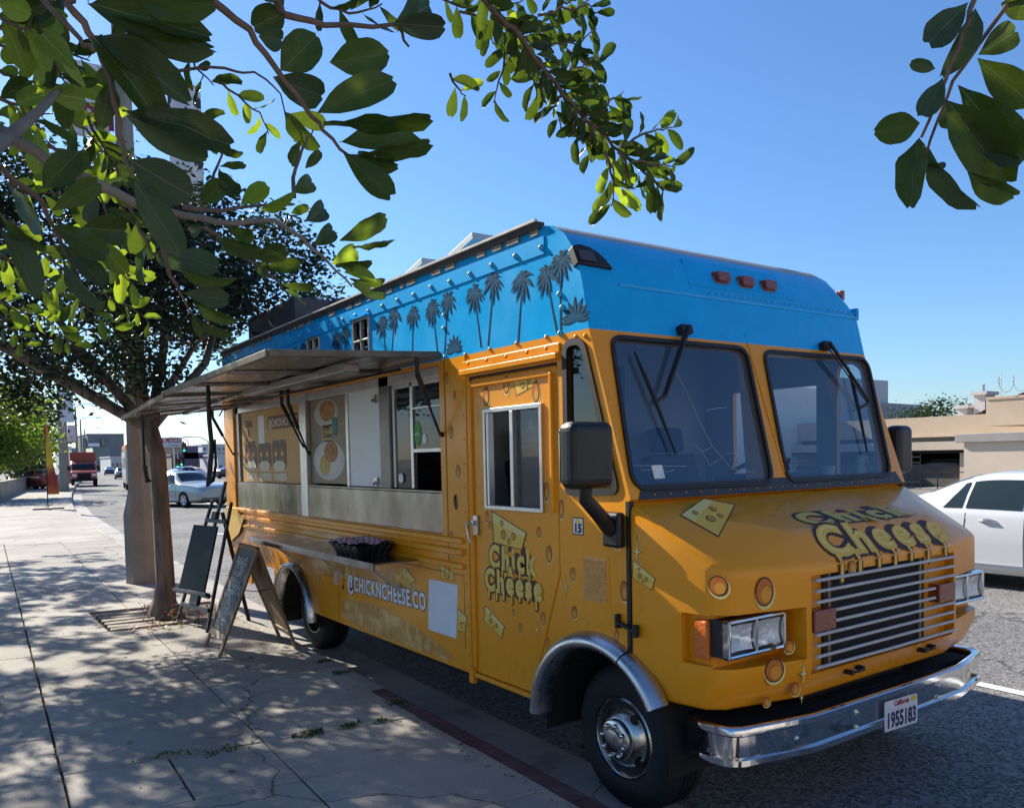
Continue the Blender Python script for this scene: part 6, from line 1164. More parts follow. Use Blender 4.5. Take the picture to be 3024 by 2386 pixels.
for a in (([(-40, 200), (100, 260), (220, 240)], 2.6, 8, (0, 1)), ([(300, 560), (420, 640), (520, 760)], 2.6, 8, (0, 1)), ([(40, 900), (160, 960), (300, 950)], 2.8, 8, (0, 1)), ([(560, 960), (640, 1100), (760, 1180)], 2.8, 8, (0, 0, 1)), ([(820, 560), (900, 640), (1000, 640)], 2.8, 6, (0,)), ([(200, 300), (320, 260), (440, 300)], 2.4, 7, (0, 1)), ([(-40, 1240), (100, 1300), (240, 1380), (360, 1500)], 3.4, 10, (1, 0)), ([(420, 1240), (560, 1300), (660, 1400)], 3.2, 8, (1, 0))): leafy(l1, a[0], a[1], a[1], .006, a[2], .105, a[3], .2)
print('LEAVES', nleaf[0])
# the rest of the crown, out of frame to the left: it shades the pavement
from mathutils import noise
def pix(P):
    d = P-CAM; z = d.dot(CF)
    return (1512+FPX*d.dot(CR)/z, PPY-FPX*d.dot(CU)/z) if z > .05 else (-9999, 0)
cr_ = random.Random(77); b = MB(); tries = 0; k_ = 0
while k_ < 40000 and tries < 900000:
    tries += 1; x, y = cr_.uniform(-2.2, 2.35), cr_.uniform(.5, 17); h = cr_.uniform(2.9, 7.2)
    dn = -.24 if y < 4.2 else -.16 if y < 5.2 else -.03 if y < 6.4 else .10 if y < 10.6 else -.22 if y < 15 else .08
    if y > 4.6 and x > 1.3: dn += .12
    P = V((x-.38*h, y+1.45*h, .15+h)); nv = noise.noise(V((x*1.6, y*1.1, 3.1)))+.85*noise.noise(V((x*4.6, y*3.2, 7.7)))
    if nv < dn: continue
    px_, py_ = pix(P)
    if px_ > -60 and px_ < 3100 and py_ > -80: continue
    d = V((cr_.gauss(0, 1), cr_.gauss(0, 1), cr_.gauss(-.4, .5))).normalized(); s = d.cross(V((cr_.gauss(0, 1), cr_.gauss(0, 1), cr_.gauss(0, 1)))).normalized(); l = cr_.uniform(.085, .125); w = l*.21; up = d.cross(s)*l*.06
    k = len(b.v); b.v += [tuple(P), tuple(P+d*l*.35+s*w*.8+up), tuple(P+d*l*.75+s*w+up), tuple(P+d*l), tuple(P+d*l*.75-s*w+up), tuple(P+d*l*.35-s*w*.8+up)]; b.f.append((k, k+1, k+2, k+3, k+4, k+5)); b.m.append(0); k_ += 1
k2 = 0
while k2 < 5200:                                   # added leaves out of view, set to shade the hanging branches
    q = V((cr_.uniform(-.35, 1.25), cr_.uniform(.6, 2.3), cr_.uniform(2.0, 2.95))); P = q+SUN*cr_.uniform(1.3, 4.2); px_, py_ = pix(P)
    if (px_ > -60 and px_ < 3100 and py_ > -80) or noise.noise(q*2.6) < -.22: continue
    d = V((cr_.gauss(0, 1), cr_.gauss(0, 1), cr_.gauss(-.4, .5))).normalized(); s = d.cross(V((cr_.gauss(0, 1), cr_.gauss(0, 1), cr_.gauss(0, 1)))).normalized(); l = cr_.uniform(.085, .125); w = l*.21; up = d.cross(s)*l*.06
    k = len(b.v); b.v += [tuple(P), tuple(P+d*l*.35+s*w*.8+up), tuple(P+d*l*.75+s*w+up), tuple(P+d*l), tuple(P+d*l*.75-s*w+up), tuple(P+d*l*.35-s*w*.8+up)]; b.f.append((k, k+1, k+2, k+3, k+4, k+5)); b.m.append(0); k2 += 1
print('CROWN', k_, tries)
b.build('crown', leaf_mat('broad_leaf_far', (.026, .050, .014), (.065, .11, .007), .30, .4, var=.3), ft, kind='stuff')
b = MB(); b.tube([(-1.7, 6.2, 0), (-1.7, 6.2, .3), (-1.65, 6.25, 1.2), (-1.6, 6.4, 2.3), (-1.55, 6.6, 3.2)], [.26, .17, .14, .13, .12], 14); b.build('trunk', M_limb, ft, smooth=60)
top = V((-1.55, 6.6, 3.1))
for g_ in ((-2.6, 9.5, 5.5), (-1.6, 11, 6.3), (-.7, 8.0, 5.2), (-3.2, 6, 5.8), (-1.2, 4.4, 4.6), (-1.0, 13, 7)):
    g_ = V(g_); b = MB(); b.tube([top, top.lerp(g_, .35)+V((0, 0, .25)), top.lerp(g_, .7)+V((.1, 0, .15)), g_], [.10, .07, .045, .02], 9); b.build('limb', M_limb, ft, smooth=60)
def limb_to(p, d, via, r1):
    e = at(p, d); b = MB(); pts = [top, top.lerp(e, .4)+V(via), top.lerp(e, .75)+V(via)*.6, e]; b.tube(pts, [.06, .04, .02, r1], 8); b.build('limb', M_limb, ft, smooth=60)
def over(p, d, r1):
    e = at(p, d); b = MB(); b.tube([top+V((0, 0, -.1)), V((-1.3, 4.0, 4.6)), V((e.x*.3-.6, e.y*.4+.8, 5.4)), V((e.x*.8, e.y*.8, max(e.z+1.6, 4.6))), e+V((0, 0, .5)), e], [.06, .05, .035, .022, r1*1.4, r1], 8); b.build('limb', M_limb, ft, smooth=60)
limb_to(l1(-80, 600), 1.5, (-.3, .1, .2), .014); limb_to(l1(-60, 780), 1.15, (-.35, 0, .0), .006); limb_to(l1(350, -60), .95, (-.2, 0, .45), .006); limb_to(l1(1000, -60), 1.0, (-.2, -.2, .6), .006); over(l2(820, -40), 3.0, .013); over(l3(930, -60), 1.25, .006); over(l3(1180, -40), 1.3, .005); limb_to(l5(-60, 780), 4.0, (0, 0, .3), .006)
for a in (([(-40, 60), (60, 120), (160, 160)], 1.9, 6, (0, 1)), ([(500, 30), (620, 120), (700, 220), (760, 330)], 2.4, 7, (0,)), ([(-30, 480), (90, 520), (200, 640)], 2.0, 6, (0, 1)), ([(250, 700), (330, 850), (480, 960), (560, 1100)], 2.2, 8, (0, 2)), ([(60, 1080), (180, 1220), (320, 1330), (400, 1460)], 2.6, 8, (0, 1)), ([(1500, -40), (1620, 40), (1760, 60), (1880, 20)], 2.4, 8, (0,)), ([(620, 1000), (700, 1150), (760, 1260)], 2.4, 5, (0, 2)), ([(900, 200), (960, 330), (1050, 420)], 3.0, 5, (0,))): leafy(l1, a[0], a[1], a[1], .006, a[2], .105, a[3], .2)
# the 290 leaves that show largest stay single parts; the smallest are joined
LO.sort(key=lambda a: -a[2]); mb_ = MB()
for o, k, _ in LO[290:]:
    M4 = o.matrix_world.copy() if False else Mx.LocRotScale(o.location, o.rotation_euler, o.scale); me = o.data
    mb_.add([M4 @ v_.co for v_ in me.vertices], [tuple(p.vertices) for p in me.polygons], 1 if k == 1 else 0); bpy.data.objects.remove(o, do_unlink=True)
mb_.build('small_leaves', [MATS['broad_leaf_far'], leaf_mat('broad_leaf_sunlit_far', (.06, .10, .018), (.24, .34, .015), .45, .35, var=.3)], ft, smooth=80, kind='stuff')  # the brighter leaf copy carries painted sunlight
# ------------------------------------------------------------------ vehicles
def cr4(a, b, c, d, t): return .5*((2*b)+(c-a)*t+(2*a-5*b+4*c-d)*t*t+(3*b-a-3*c+d)*t**3)
SEDAN = [(-2.32, .42, .86, .90, .70, .68, .58), (-2.2, .30, .97, 1.03, .79, .77, .64), (-1.8, .22, 1.0, 1.10, .865, .84, .64), (-1.42, .20, .985, 1.17, .88, .86, .62), (-.72, .19, .965, 1.42, .885, .865, .55), (-.05, .19, .95, 1.455, .885, .865, .56), (.5, .19, .935, 1.41, .885, .865, .56), (1.2, .19, .92, 1.03, .88, .855, .66), (1.7, .20, .85, .92, .865, .83, .68), (2.12, .24, .73, .79, .82, .78, .60), (2.32, .36, .58, .63, .68, .66, .50)]
LUXO = [(-2.62, .45, .84, .90, .74, .73, .62), (-2.5, .30, .95, 1.0, .84, .82, .70), (-2.0, .22, 1.0, 1.05, .92, .90, .74), (-1.35, .2, .99, 1.08, .935, .915, .70), (-.85, .2, .97, 1.40, .94, .92, .60), (-.1, .2, .95, 1.445, .94, .92, .60), (.5, .2, .945, 1.41, .94, .92, .60), (1.1, .2, .94, 1.04, .935, .91, .72), (1.8, .21, .90, .97, .92, .89, .72), (2.45, .26, .80, .87, .87, .84, .68), (2.62, .40, .66, .74, .76, .74, .60)]
M_cg = mat('car_glass', (.014, .02, .023), .08, spec=.5)
def car(name, label, loc, rz, paint, st=SEDAN, detail=True, group=None, cat='car', wb=(-1.36, 1.34), glass=None):
    root = thing(name, label, cat, (0, 0, 0), 0, group); N = 44; n = len(st); glass = glass or M_cg
    def S(y):
        for i in range(n-1):
            if st[i][0] <= y <= st[i+1][0]+1e-9:
                t = (y-st[i][0])/(st[i+1][0]-st[i][0]); g_ = lambda j: st[max(0, min(n-1, j))]
                return [cr4(g_(i-1)[k], g_(i)[k], g_(i+1)[k], g_(i+2)[k], t) for k in range(1, 7)]
        return list(st[-1][1:])
    def sect(y):
        zb, zt, ztop, wl, wb_, wt = S(y); zm = zb+(zt-zb)*.55
        return [(0, zb), (wl*.90, zb), (wl*.985, zb+.07), (wl+.004, zm-.06), (wl+.008, zm+.02), (wb_+.004, zt-.06), (wb_-.012, zt), (wb_*.55+wt*.45, zt*.55+ztop*.45), (wt, ztop-.035), (wt*.82, ztop-.004), (wt*.4, ztop+.012), (0, ztop+.016)]
    b = MB(); y0, y1 = st[0][0], st[-1][0]; rows = []
    for i in range(N+1):
        y = y0+(y1-y0)*i/N; h = sect(y); rows.append([(x, y, z) for x, z in h]+[(-x, y, z) for x, z in h[-2:0:-1]])
    k = len(rows[0])
    for rw in rows: b.v += rw
    for i in range(N):
        for j in range(k): b.f.append((i*k+j, (i+1)*k+j, (i+1)*k+(j+1) % k, i*k+(j+1) % k)); b.m.append(0)
    b.f += [tuple(range(k)), tuple(N*k+j for j in range(k-1, -1, -1))]; b.m += [0, 0]
    bo = b.build('body', paint, fix=True); cs = []
    W = max(s[4] for s in st)
    for yy in wb:
        m = MB(); m.lathe([(.345, -W-.2), (.345, W+.2)], (0, yy, .32), (1, 0, 0), 28); cs.append(m.build('cutter', paint, fix=True))
    boolean(bo, cs); resmooth(bo, 40); bo.parent = root
    m = MB(); m.bx(-W+.18, W-.18, y0+.3, y1-.3, .18, .7); c_ = m.build('underbody', M_dark); c_.parent = root
    for yy in wb:
        for s in (-1, 1):
            o = V((s*(W-.0), yy, .315)); m = MB(); m.lathe([(.20, -.04), (.21, -.005), (.28, .0), (.31, -.03), (.315, -.18), (.2, -.2)], o, (s, 0, 0), 26); t_ = m.build('wheel', M_tyre, smooth=45); t_.parent = root
            m = MB(); m.lathe([(.205, -.03), (.205, -.008), (.19, -.02), (.07, -.01), (.03, -.004), (0, -.003)], o, (s, 0, 0), 20); r_ = m.build('rim', M_alu, smooth=45); r_.parent = t_
            if detail:
                for q in range(5):
                    a = R_(72*q+20); m = MB(); m.flat(ell(math.cos(a)*.135, math.sin(a)*.135, .045, .03, 10, a), frame(o+V((s*-.008, 0, 0)), (0, 1, 0), (0, 0, 1), (s, 0, 0)), .002); d_ = m.build('spoke_gap', M_dark); d_.parent = t_
    def surf(y, f, s):                              # point on the side of the greenhouse, f from belt to roof edge
        h = sect(y); a, c, e = V(h[6]), V(h[7]), V(h[8]); p = a.lerp(c, f/.45) if f < .45 else c.lerp(e, (f-.45)/.55); return V((s*(p.x+.010), y, p.y))
    def gw(name, ya, yb, ta, tb, s):
        m = MB(); nn_ = 8
        for i in range(nn_+1):
            t = i/nn_
            for f in (0, .25, .449, .75, 1.): y = (ya+(yb-ya)*t); yt = ta+(tb-ta)*t; yy = y+(yt-y)*f; m.v.append(tuple(surf(yy, .10+.78*f, s)))
        for i in range(nn_):
            for j in range(4): m.f.append((i*5+j, (i+1)*5+j, (i+1)*5+j+1, i*5+j+1)); m.m.append(0)
        o = m.build(name, glass, smooth=60); o.parent = root; return o
    iw = [i for i in range(n) if st[i][3] > 1.35]; ya, yb = st[iw[0]-1][0], st[iw[-1]+1][0]
    for s in (-1, 1):
        gw('side_window', ya+.42, ya+.66, ya+.62, ya+.68, s); gw('side_window', ya+.71, ya+1.38, ya+.73, ya+1.38, s); gw('side_window', ya+1.45, yb-.20, ya+1.45, yb-.62, s)
    for nm, a, c, f0, f1 in (('rear_screen', ya, st[iw[0]][0], .16, .9), ('windscreen', yb, st[iw[-1]][0], .08, .9)):
        m = MB(); nn_ = 6
        for i in range(nn_+1):
            y = a+(c-a)*(f0+(f1-f0)*i/nn_); h = sect(y); wt = h[8][0]
            for u in (-.95, -.8, -.4, 0, .4, .8, .95):
                au = abs(u)*wt; z = h[11][1] if au < wt*.2 else h[10][1]+(h[9][1]-h[10][1])*max(0, (au-wt*.4)/(wt*.42)) if au < wt*.82 else h[9][1]+(h[8][1]-h[9][1])*(au-wt*.82)/(wt*.18)
                m.v.append((u*wt, y, z+.008))
        for i in range(nn_):
            for j in range(6): m.f.append((i*7+j, (i+1)*7+j, (i+1)*7+j+1, i*7+j+1)); m.m.append(0)
        o = m.build(nm, glass, smooth=60); o.parent = root
    # lamps, grille, bumpers, mirrors
    yf = y1-.06; zf = S(yf)
    for s in (-1, 1):
        m = MB(); m.bx(min(s*.36, s*.70), max(s*.36, s*.70), y1-.30, y1-.025, .60, .72); o = m.build('headlight', M_lens_op, bevel=.02); o.parent = root
        m = MB(); m.bx(min(s*.45, s*.76), max(s*.45, s*.76), y0+.03, y0+.22, .78, .92); o = m.build('tail_light', mat('tail_red', (.35, .01, .012), .2, coat=.6), bevel=.02); o.parent = root
        m = MB(); m.bx(min(s*(W+.0), s*(W+.15)), max(s*(W+.0), s*(W+.15)), yb-.55, yb-.42, .93, 1.06); o = m.build('door_mirror', paint, bevel=.03); o.parent = root
    m = MB(); m.bx(-.34, .34, y1-.2, y1-.004, .50, .66); o = m.build('grille', M_dark, bevel=.02); o.parent = root
    if detail:
        for s in (-1, 1):
            for yh in (ya+1.0, ya+1.95):
                p = sect(yh); x_ = p[5][0]; m = MB(); m.tube([(s*(x_-.01), yh-.10, .855), (s*(x_+.028), yh-.07, .862), (s*(x_+.03), yh+.07, .862), (s*(x_-.01), yh+.10, .855)], [.016, .014, .014, .016], 8); o = m.build('door_handle', M_chrome, smooth=60); o.parent = root
                m = MB(); m.flat(ell(0, 0, .09, .035, 14), frame((s*(x_+.004), yh, .855), (0, 1, 0), (0, 0, 1), (s, 0, 0)), .002); o = m.build('handle_cup', mat('cup_shadow', (.3, .3, .31), .4)); o.parent = root
            for yd in (ya+.72, ya+1.42, yb-.12):
                m = MB(); L_ = []
                for q in range(9):
                    h = sect(yd); t = q/8; z = .30+(.95-.30)*t; xs_ = [V(a_) for a_ in h[2:7]]
                    for e_, f_ in zip(xs_, xs_[1:]):
                        if e_.y <= z <= f_.y: x_ = e_.x+(f_.x-e_.x)*(z-e_.y)/(f_.y-e_.y); break
                    else: x_ = xs_[-1].x
                    L_.append((s*(x_+.002), yd-(.16*(1-t)**2 if yd == ya+.72 else 0), z))
                m.tube(L_, .004, 4); o = m.build('door_seam', M_dark); o.parent = root
        for s in (-1, 1):
            m = MB(); m.tube([(s*(sect(y)[2][0]+.01), y, sect(y)[2][1]+.05) for y in (wb[0]+.42, -.3, .3, wb[1]-.42)], .012, 6); o = m.build('sill_trim', M_chrome, smooth=60); o.parent = root
    root.location = loc; root.rotation_euler = (0, 0, rz); return root
M_lens_op = mat('lamp_clear', (.62, .64, .66), .12, .3, coat=.7, bump=.4, bs=60)
P_white = mat('white_car_paint', (.62, .63, .64), .25, coat=.8, var=.03, vs=2); P_silver = mat('silver_green_paint', (.36, .40, .38), .3, .35, coat=.7); P_dark = mat('dark_car_paint', (.02, .022, .026), .25, coat=.8); P_grey = mat('grey_car_paint', (.2, .21, .22), .3, .3, coat=.7); P_red = mat('red_truck_paint', (.36, .045, .025), .35, coat=.5, var=.1, vs=2); P_blue = mat('blue_car_paint', (.04, .07, .16), .3, coat=.7)
H = onZ(d8(885, 1042), .862); ya_ = -1.42
wc = car('sedan', 'white sedan passing in the lane beyond the food truck', (H.x+.89, H.y+ya_+1.0, 0), math.pi, P_white, glass=mat('car_glass_green', (.02, .032, .034), .08, spec=.5))
hd = math.atan2(-.94, .35)-math.pi/2
car('sedan', 'silver green sedan turning across the street behind the tree trunk', (8.32, 36.27, 0), hd, P_silver, LUXO, wb=(-1.5, 1.48))
def gpx(p): q = onZ(p, 0); return (q.x, q.y, 0)
car('sedan', 'small dark car far along the street ahead of the van', (18.6, 112, 0), math.pi-.14, P_dark, detail=False)
car('sedan', 'white parked car in the lot below the pet shop sign', (21.5, 92, 0), -1.1, P_white, detail=False); car('sedan', 'dark parked car in the lot beside the white parked car', (20.0, 98, 0), -1.3, P_dark, detail=False)
car('sedan', 'red car parked behind the low wall by the flag', (5.9, 70, .1), .3, P_red, detail=False)
car('sedan', 'grey car in the far traffic behind the red truck', (18.5, 140, 0), math.pi-.14, P_grey, detail=False); car('sedan', 'blue car in the far traffic of the street', (24.5, 160, 0), -.14, P_blue, detail=False)
car('sedan', 'black parked car in front of the low grey building', (27.0, 93, 0), -1.2, P_dark, detail=False); car('sedan', 'grey parked car beside the red and white umbrella', (29.5, 95, 0), -1.1, P_grey, detail=False)
# red box truck
rt_ = thing('box_truck', 'red box truck with black grille parked by the far kerb', 'truck', (0, 0, 0)); 
def rp(nm, b, m, bevel=.03): o = b.build(nm, m, bevel=bevel); o.parent = rt_; return o
m = MB(); m.bx(-1.02, 1.02, -6.2, -1.4, .75, 2.95); rp('cargo_box', m, P_red); m = MB(); m.prism([(-1.4, .7), (-1.4, 2.15), (-.9, 2.2), (-.2, 1.95), (.3, 1.42), (1.35, 1.28), (1.45, .62)], frame((0, 0, 0), (0, 1, 0), (0, 0, 1), (1, 0, 0)), -.95, .95); rp('cab', m, P_red, .06)
m = MB(); m.add([(-.8, -.14, 1.92), (.8, -.14, 1.92), (.86, .27, 1.50), (-.86, .27, 1.50)], [(0, 1, 2, 3)]); rp('windscreen', m, M_cg, 0)
for s in (-1, 1): m = MB(); m.bx(min(s*.952, s*.96), max(s*.952, s*.96), -1.0, -.25, 1.48, 1.9); rp('side_window', m, M_cg, 0)
m = MB(); m.bx(-.5, .5, 1.36, 1.47, .72, 1.15); rp('grille', m, M_dark); m = MB(); m.bx(-1.0, 1.0, 1.40, 1.58, .48, .72); rp('bumper', m, M_dark)
for s in (-1, 1):
    m = MB(); m.bx(min(s*.55, s*.88), max(s*.55, s*.88), 1.34, 1.46, .88, 1.12); rp('headlight', m, M_lens_op); m = MB(); m.bx(min(s*1.0, s*1.22), max(s*1.0, s*1.22), .1, .2, 1.4, 1.8); rp('door_mirror', m, M_black)
    for y in (.75, -4.6): m = MB(); m.lathe([(.2, -.02), (.4, 0), (.42, -.05), (.42, -.25), (.2, -.25)], (s*.98, y, .42), (s, 0, 0), 20); w_ = rp('wheel', m, M_tyre, 0); m = MB(); m.lathe([(.22, -.01), (.1, .01), (0, .01)], (s*.98, y, .42), (s, 0, 0), 16); o = m.build('rim', M_alu); o.parent = w_
rt_.location = (9.9, 77.6, 0); rt_.rotation_euler = (0, 0, math.pi-.12)
# white coach with orange top
bs_ = thing('coach', 'white and brown coach with orange roof partly hidden by the lamp post', 'coach', (0, 0, 0))
def bp_(nm, b, m, bevel=.04): o = b.build(nm, m, bevel=bevel); o.parent = bs_; return o
m = MB(); m.bx(-1.2, 1.2, -9.5, 0, .45, 2.75); bp_('body', m, mat('coach_white', (.55, .53, .5), .35, coat=.4, var=.06, vs=1)); m = MB(); m.bx(-1.16, 1.16, -9.4, -.1, 2.72, 3.25); bp_('roof', m, mat('coach_orange', (.55, .22, .1), .4, var=.25, vs=.8), .15)
m = MB(); m.bx(-1.05, 1.05, -.02, .03, 1.35, 2.5); bp_('windscreen', m, M_cg); m = MB(); m.bx(-1.22, 1.22, -9.2, -.4, 1.5, 2.3); bp_('side_window', m, mat('brown_glass', (.07, .05, .04), .1, coat=.5)); m = MB(); m.bx(-1.1, 1.1, 0, .16, .4, .7); bp_('bumper', m, M_dark)
for s in (-1, 1):
    m = MB(); m.bx(min(s*.7, s*1.05), max(s*.7, s*1.05), .0, .06, .8, 1.02); bp_('headlight', m, M_lens_op)
    for y in (-1.6, -7.2): m = MB(); m.lathe([(.2, -.02), (.46, 0), (.48, -.05), (.48, -.25)], (s*1.21, y, .48), (s, 0, 0), 20); bp_('wheel', m, M_tyre, 0)
bs_.location = (11.5, 60.5, 0); bs_.rotation_euler = (0, 0, math.pi-.14)
# ------------------------------------------------------------------ left: wall, flag, lamp posts, trees
M_wall = mat('stone_wall', (.36, .32, .26), .9, var=.25, vs=1.2, bump=.4, bs=8, c2=(.24, .21, .17), cs=1.2, cf=(.4, .6))
wl = thing('low_wall', 'low stone garden wall running along the pavement', 'wall', (2.0, 50, .1))
A, B = V((-4.2, 2, .1)), V((10.6, 111, .1)); w0 = V((2.479, 51.34, .1)); w1 = V((8.843, 98.1, .1)); dr = (w1-w0).normalized(); nrm = V((dr.y, -dr.x, 0)); 
for i in range(-3, 9):
    p = w0+dr*(i*7.2-2); q = p+dr*7.16; b = MB(); b.add([p+nrm*s*.15+V((0, 0, z)) for s in (-1, 1) for z in (0, .86)]+[q+nrm*s*.15+V((0, 0, z)) for s in (-1, 1) for z in (0, .86)], [(0, 1, 3, 2), (4, 6, 7, 5), (0, 4, 5, 1), (2, 3, 7, 6), (1, 5, 7, 3), (0, 2, 6, 4)]); b.build('wall_panel', M_wall, wl)
    b = MB(); b.bar(p+V((0, 0, .90)), q+V((0, 0, .90)), .4, .08); b.build('coping', M_wall, wl, bevel=.01)
fl = thing('feather_flag', 'tall yellow and red feather flag on a thin pole by the kerb', 'flag', (3.26, 35.57, .15))
b = MB(); b.tube([(3.26, 35.57, .15), (3.26, 35.57, 2.6), (3.26, 35.55, 3.1), (3.27, 35.5, 3.38), (3.45, 35.45, 3.4)], .02, 6); b.build('flag_pole', M_black, fl)
def flag_mat():
    m = mat('flag_cloth', (.5, .3, .03), .7); t = m.node_tree; tc = _n(t, 'TexCoord'); s_ = _n(t, 'SeparateXYZ'); t.links.new(tc.outputs['Object'], s_.inputs[0]); mr = _n(t, 'MapRange'); mr.inputs[1].default_value = .75; mr.inputs[2].default_value = 3.4; t.links.new(s_.outputs[2], mr.inputs[0]); nz = _n(t, 'TexNoise'); nz.inputs['Scale'].default_value = 7; t.links.new(tc.outputs['Object'], nz.inputs[0]); a = _n(t, 'Math', operation='MULTIPLY_ADD'); t.links.new(nz.outputs[0], a.inputs[0]); a.inputs[1].default_value = .22; t.links.new(mr.outputs[0], a.inputs[2]); rp = _n(t, 'ValToRGB'); e = rp.color_ramp; e.elements[0].position = .0; e.elements[0].color = (.55, .2, .02, 1); e.elements[1].position = 1.; e.elements[1].color = (.7, .18, .02, 1)
    for p_, c_ in ((.25, (.25, .02, .02, 1)), (.42, (.28, .05, .02, 1)), (.55, (.6, .4, .04, 1)), (.9, (.55, .38, .05, 1)), (.97, (.7, .18, .02, 1))): q = e.elements.new(p_); q.color = c_
    t.links.new(a.outputs[0], rp.inputs[0]); t.links.new(rp.outputs[0], t.nodes['Principled BSDF'].inputs['Base Color']); return m
b = MB(); n = 16
for i in range(n+1):
    z = .72+2.62*i/n; w = .62*(1 if z < 2.3 else max(.05, 1-(z-2.3)/1.5))*(.75+.25*math.cos(i*.3)); x = 3.27
    for j in range(5): b.v.append((x+w*j/4*.62, 35.55+.05*math.sin(j*1.4+i*.5), z))
for i in range(n):
    for j in range(4): b.f.append((i*5+j, i*5+j+1, (i+1)*5+j+1, (i+1)*5+j)); b.m.append(0)
b.build('flag_cloth', flag_mat(), fl, smooth=60); b = MB(); b.bx(2.75, 3.8, 35.5, 35.62, .15, .2); b.bx(3.2, 3.32, 35.1, 36, .15, .2); b.build('flag_base', M_black, fl)
def lamp_post(loc, label, h=9., banners=True):
    x, y = loc; t = thing('lamp_post', label, 'lamp post', (x, y, .15)); b = MB(); b.lathe([(.34, 0), (.33, .75), (.24, 1.05), (.19, 1.3), (.17, 3.2), (.10, h)], (x, y, .15), (0, 0, 1), 8); b.build('post_shaft', M_post, t)
    b = MB(); b.tube([(x, y, h), (x+.6, y, h+.5), (x+2.6, y, h+.55)], .05, 6); b.build('lamp_arm', M_alu, t); b = MB(); b.bx(x+2.3, x+3.1, y-.15, y+.15, h+.42, h+.58); b.build('lamp_head', M_alu, t, bevel=.04); return t
lamp_post((6.36, 59.4), 'concrete lamp post with square base beyond the feather flag', 9); lamp_post((9.6, 86), 'lamp post behind the red box truck', 9)
for k, y in enumerate((118, 150, 190)): lamp_post((kx(y)-.6, y), ('lamp post beyond the red box truck, first of the far row', 'lamp post in the far row between two others', 'last lamp post of the far row before the grey block')[k], 9.2)
for p0, p1, y, mm, lab in (((505, 165), (612, 415), 59.2, butterfly_mat('butterfly_cloth_far', 2.0), 'dark patterned banner on the post beyond the flag'), ((508, 440), (553, 585), 70, mat('banner_pale_red', (.5, .3, .32), .8, var=.3, vs=3), 'pale red banner on a far post left of a patterned one'), ((572, 445), (635, 590), 84, butterfly_mat('butterfly_cloth_f2', 1.6), 'small patterned banner on the post behind the red truck')):
    banner('pole_banner', lab, [d7(p0[0], p0[1]), d7(p1[0], p0[1]), d7(p1[0], p1[1]), d7(p0[0], p1[1])], y, mm, None, onY(d7(490 if p0[0] < 520 else 565, 400), y).x)
L_far = leaf_mat('park_leaf', (.045, .085, .018), (.20, .30, .02), .42, var=.45); L_far2 = leaf_mat('park_leaf_dark', (.02, .042, .012), (.05, .09, .012), .35, var=.4); M_pb = mat('park_bark', (.10, .075, .055), .9, var=.3, vs=3)
def park_tree(x, y, h, rx, rz_, lab, lm, seed, n=46, low=2.2, size=.34, ln=110):
    r = random.Random(seed); cl = []
    while len(cl) < n:
        a = V((r.uniform(-1, 1), r.uniform(-1, 1), r.uniform(-1, 1)))
        if .3 < a.length < 1.0: cl.append(V((x+a.x*rx, y+a.y*rx, max(low, h-rz_+a.z*rz_))))
    tp = V((x, y, h*.38)); limbs = [[(tp, .14), (tp.lerp(V(g_), .5)+V((0, 0, .3)), .09), (V(g_), .03)] for g_ in r.sample(cl, 7)]
    return tree('park_tree', lab, (x, y, .1), [(V((x, y, 0)), .3), (V((x, y, 1.2)), .2), (tp, .17)], limbs, cl, (M_pb, lm), ln, rx*.2, size, seed, group='trees behind the low wall', asp=.6)
park_tree(2.2, 50, 7.0, 2.7, 2.7, 'bright green leafy tree leaning over the low wall', L_far, 1, low=2.3, size=.26, ln=150); park_tree(4.7, 72, 8.5, 3.2, 3.2, 'green tree behind the wall next to the concrete lamp post', L_far, 2, low=2.6, ln=120); park_tree(7.0, 104, 9, 3.8, 3.8, 'dark tree behind the wall farther along the street', L_far2, 3, low=1.6, size=.5); park_tree(1.6, 76, 10, 4.0, 4.0, 'tall dark tree behind the bright leafy tree', L_far2, 4, low=2.0, size=.4, ln=120); park_tree(9.4, 128, 9, 4, 4, 'farthest dark tree at the end of the garden wall', L_far2, 6, low=1.6, size=.5)
b = MB(); r = random.Random(5)
for _ in range(9000):
    t = r.random(); p = w0+dr*(-28+90*t)-nrm*r.uniform(.6, 9)+V((0, 0, .05)); a = r.uniform(0, 6.28); l = r.uniform(.1, .3); d = V((math.cos(a)*.5, math.sin(a)*.5, 1)).normalized()*l; s = V((-math.sin(a), math.cos(a), 0))*l*.15; b.add([p-s, p+s, p+d], [(0, 1, 2)])
tag(b.build('lawn_grass', leaf_mat('lawn', (.06, .10, .02), (.2, .26, .03), .4), kind='stuff'), 'sunlit lawn grass behind the low wall', 'grass', kind='stuff')
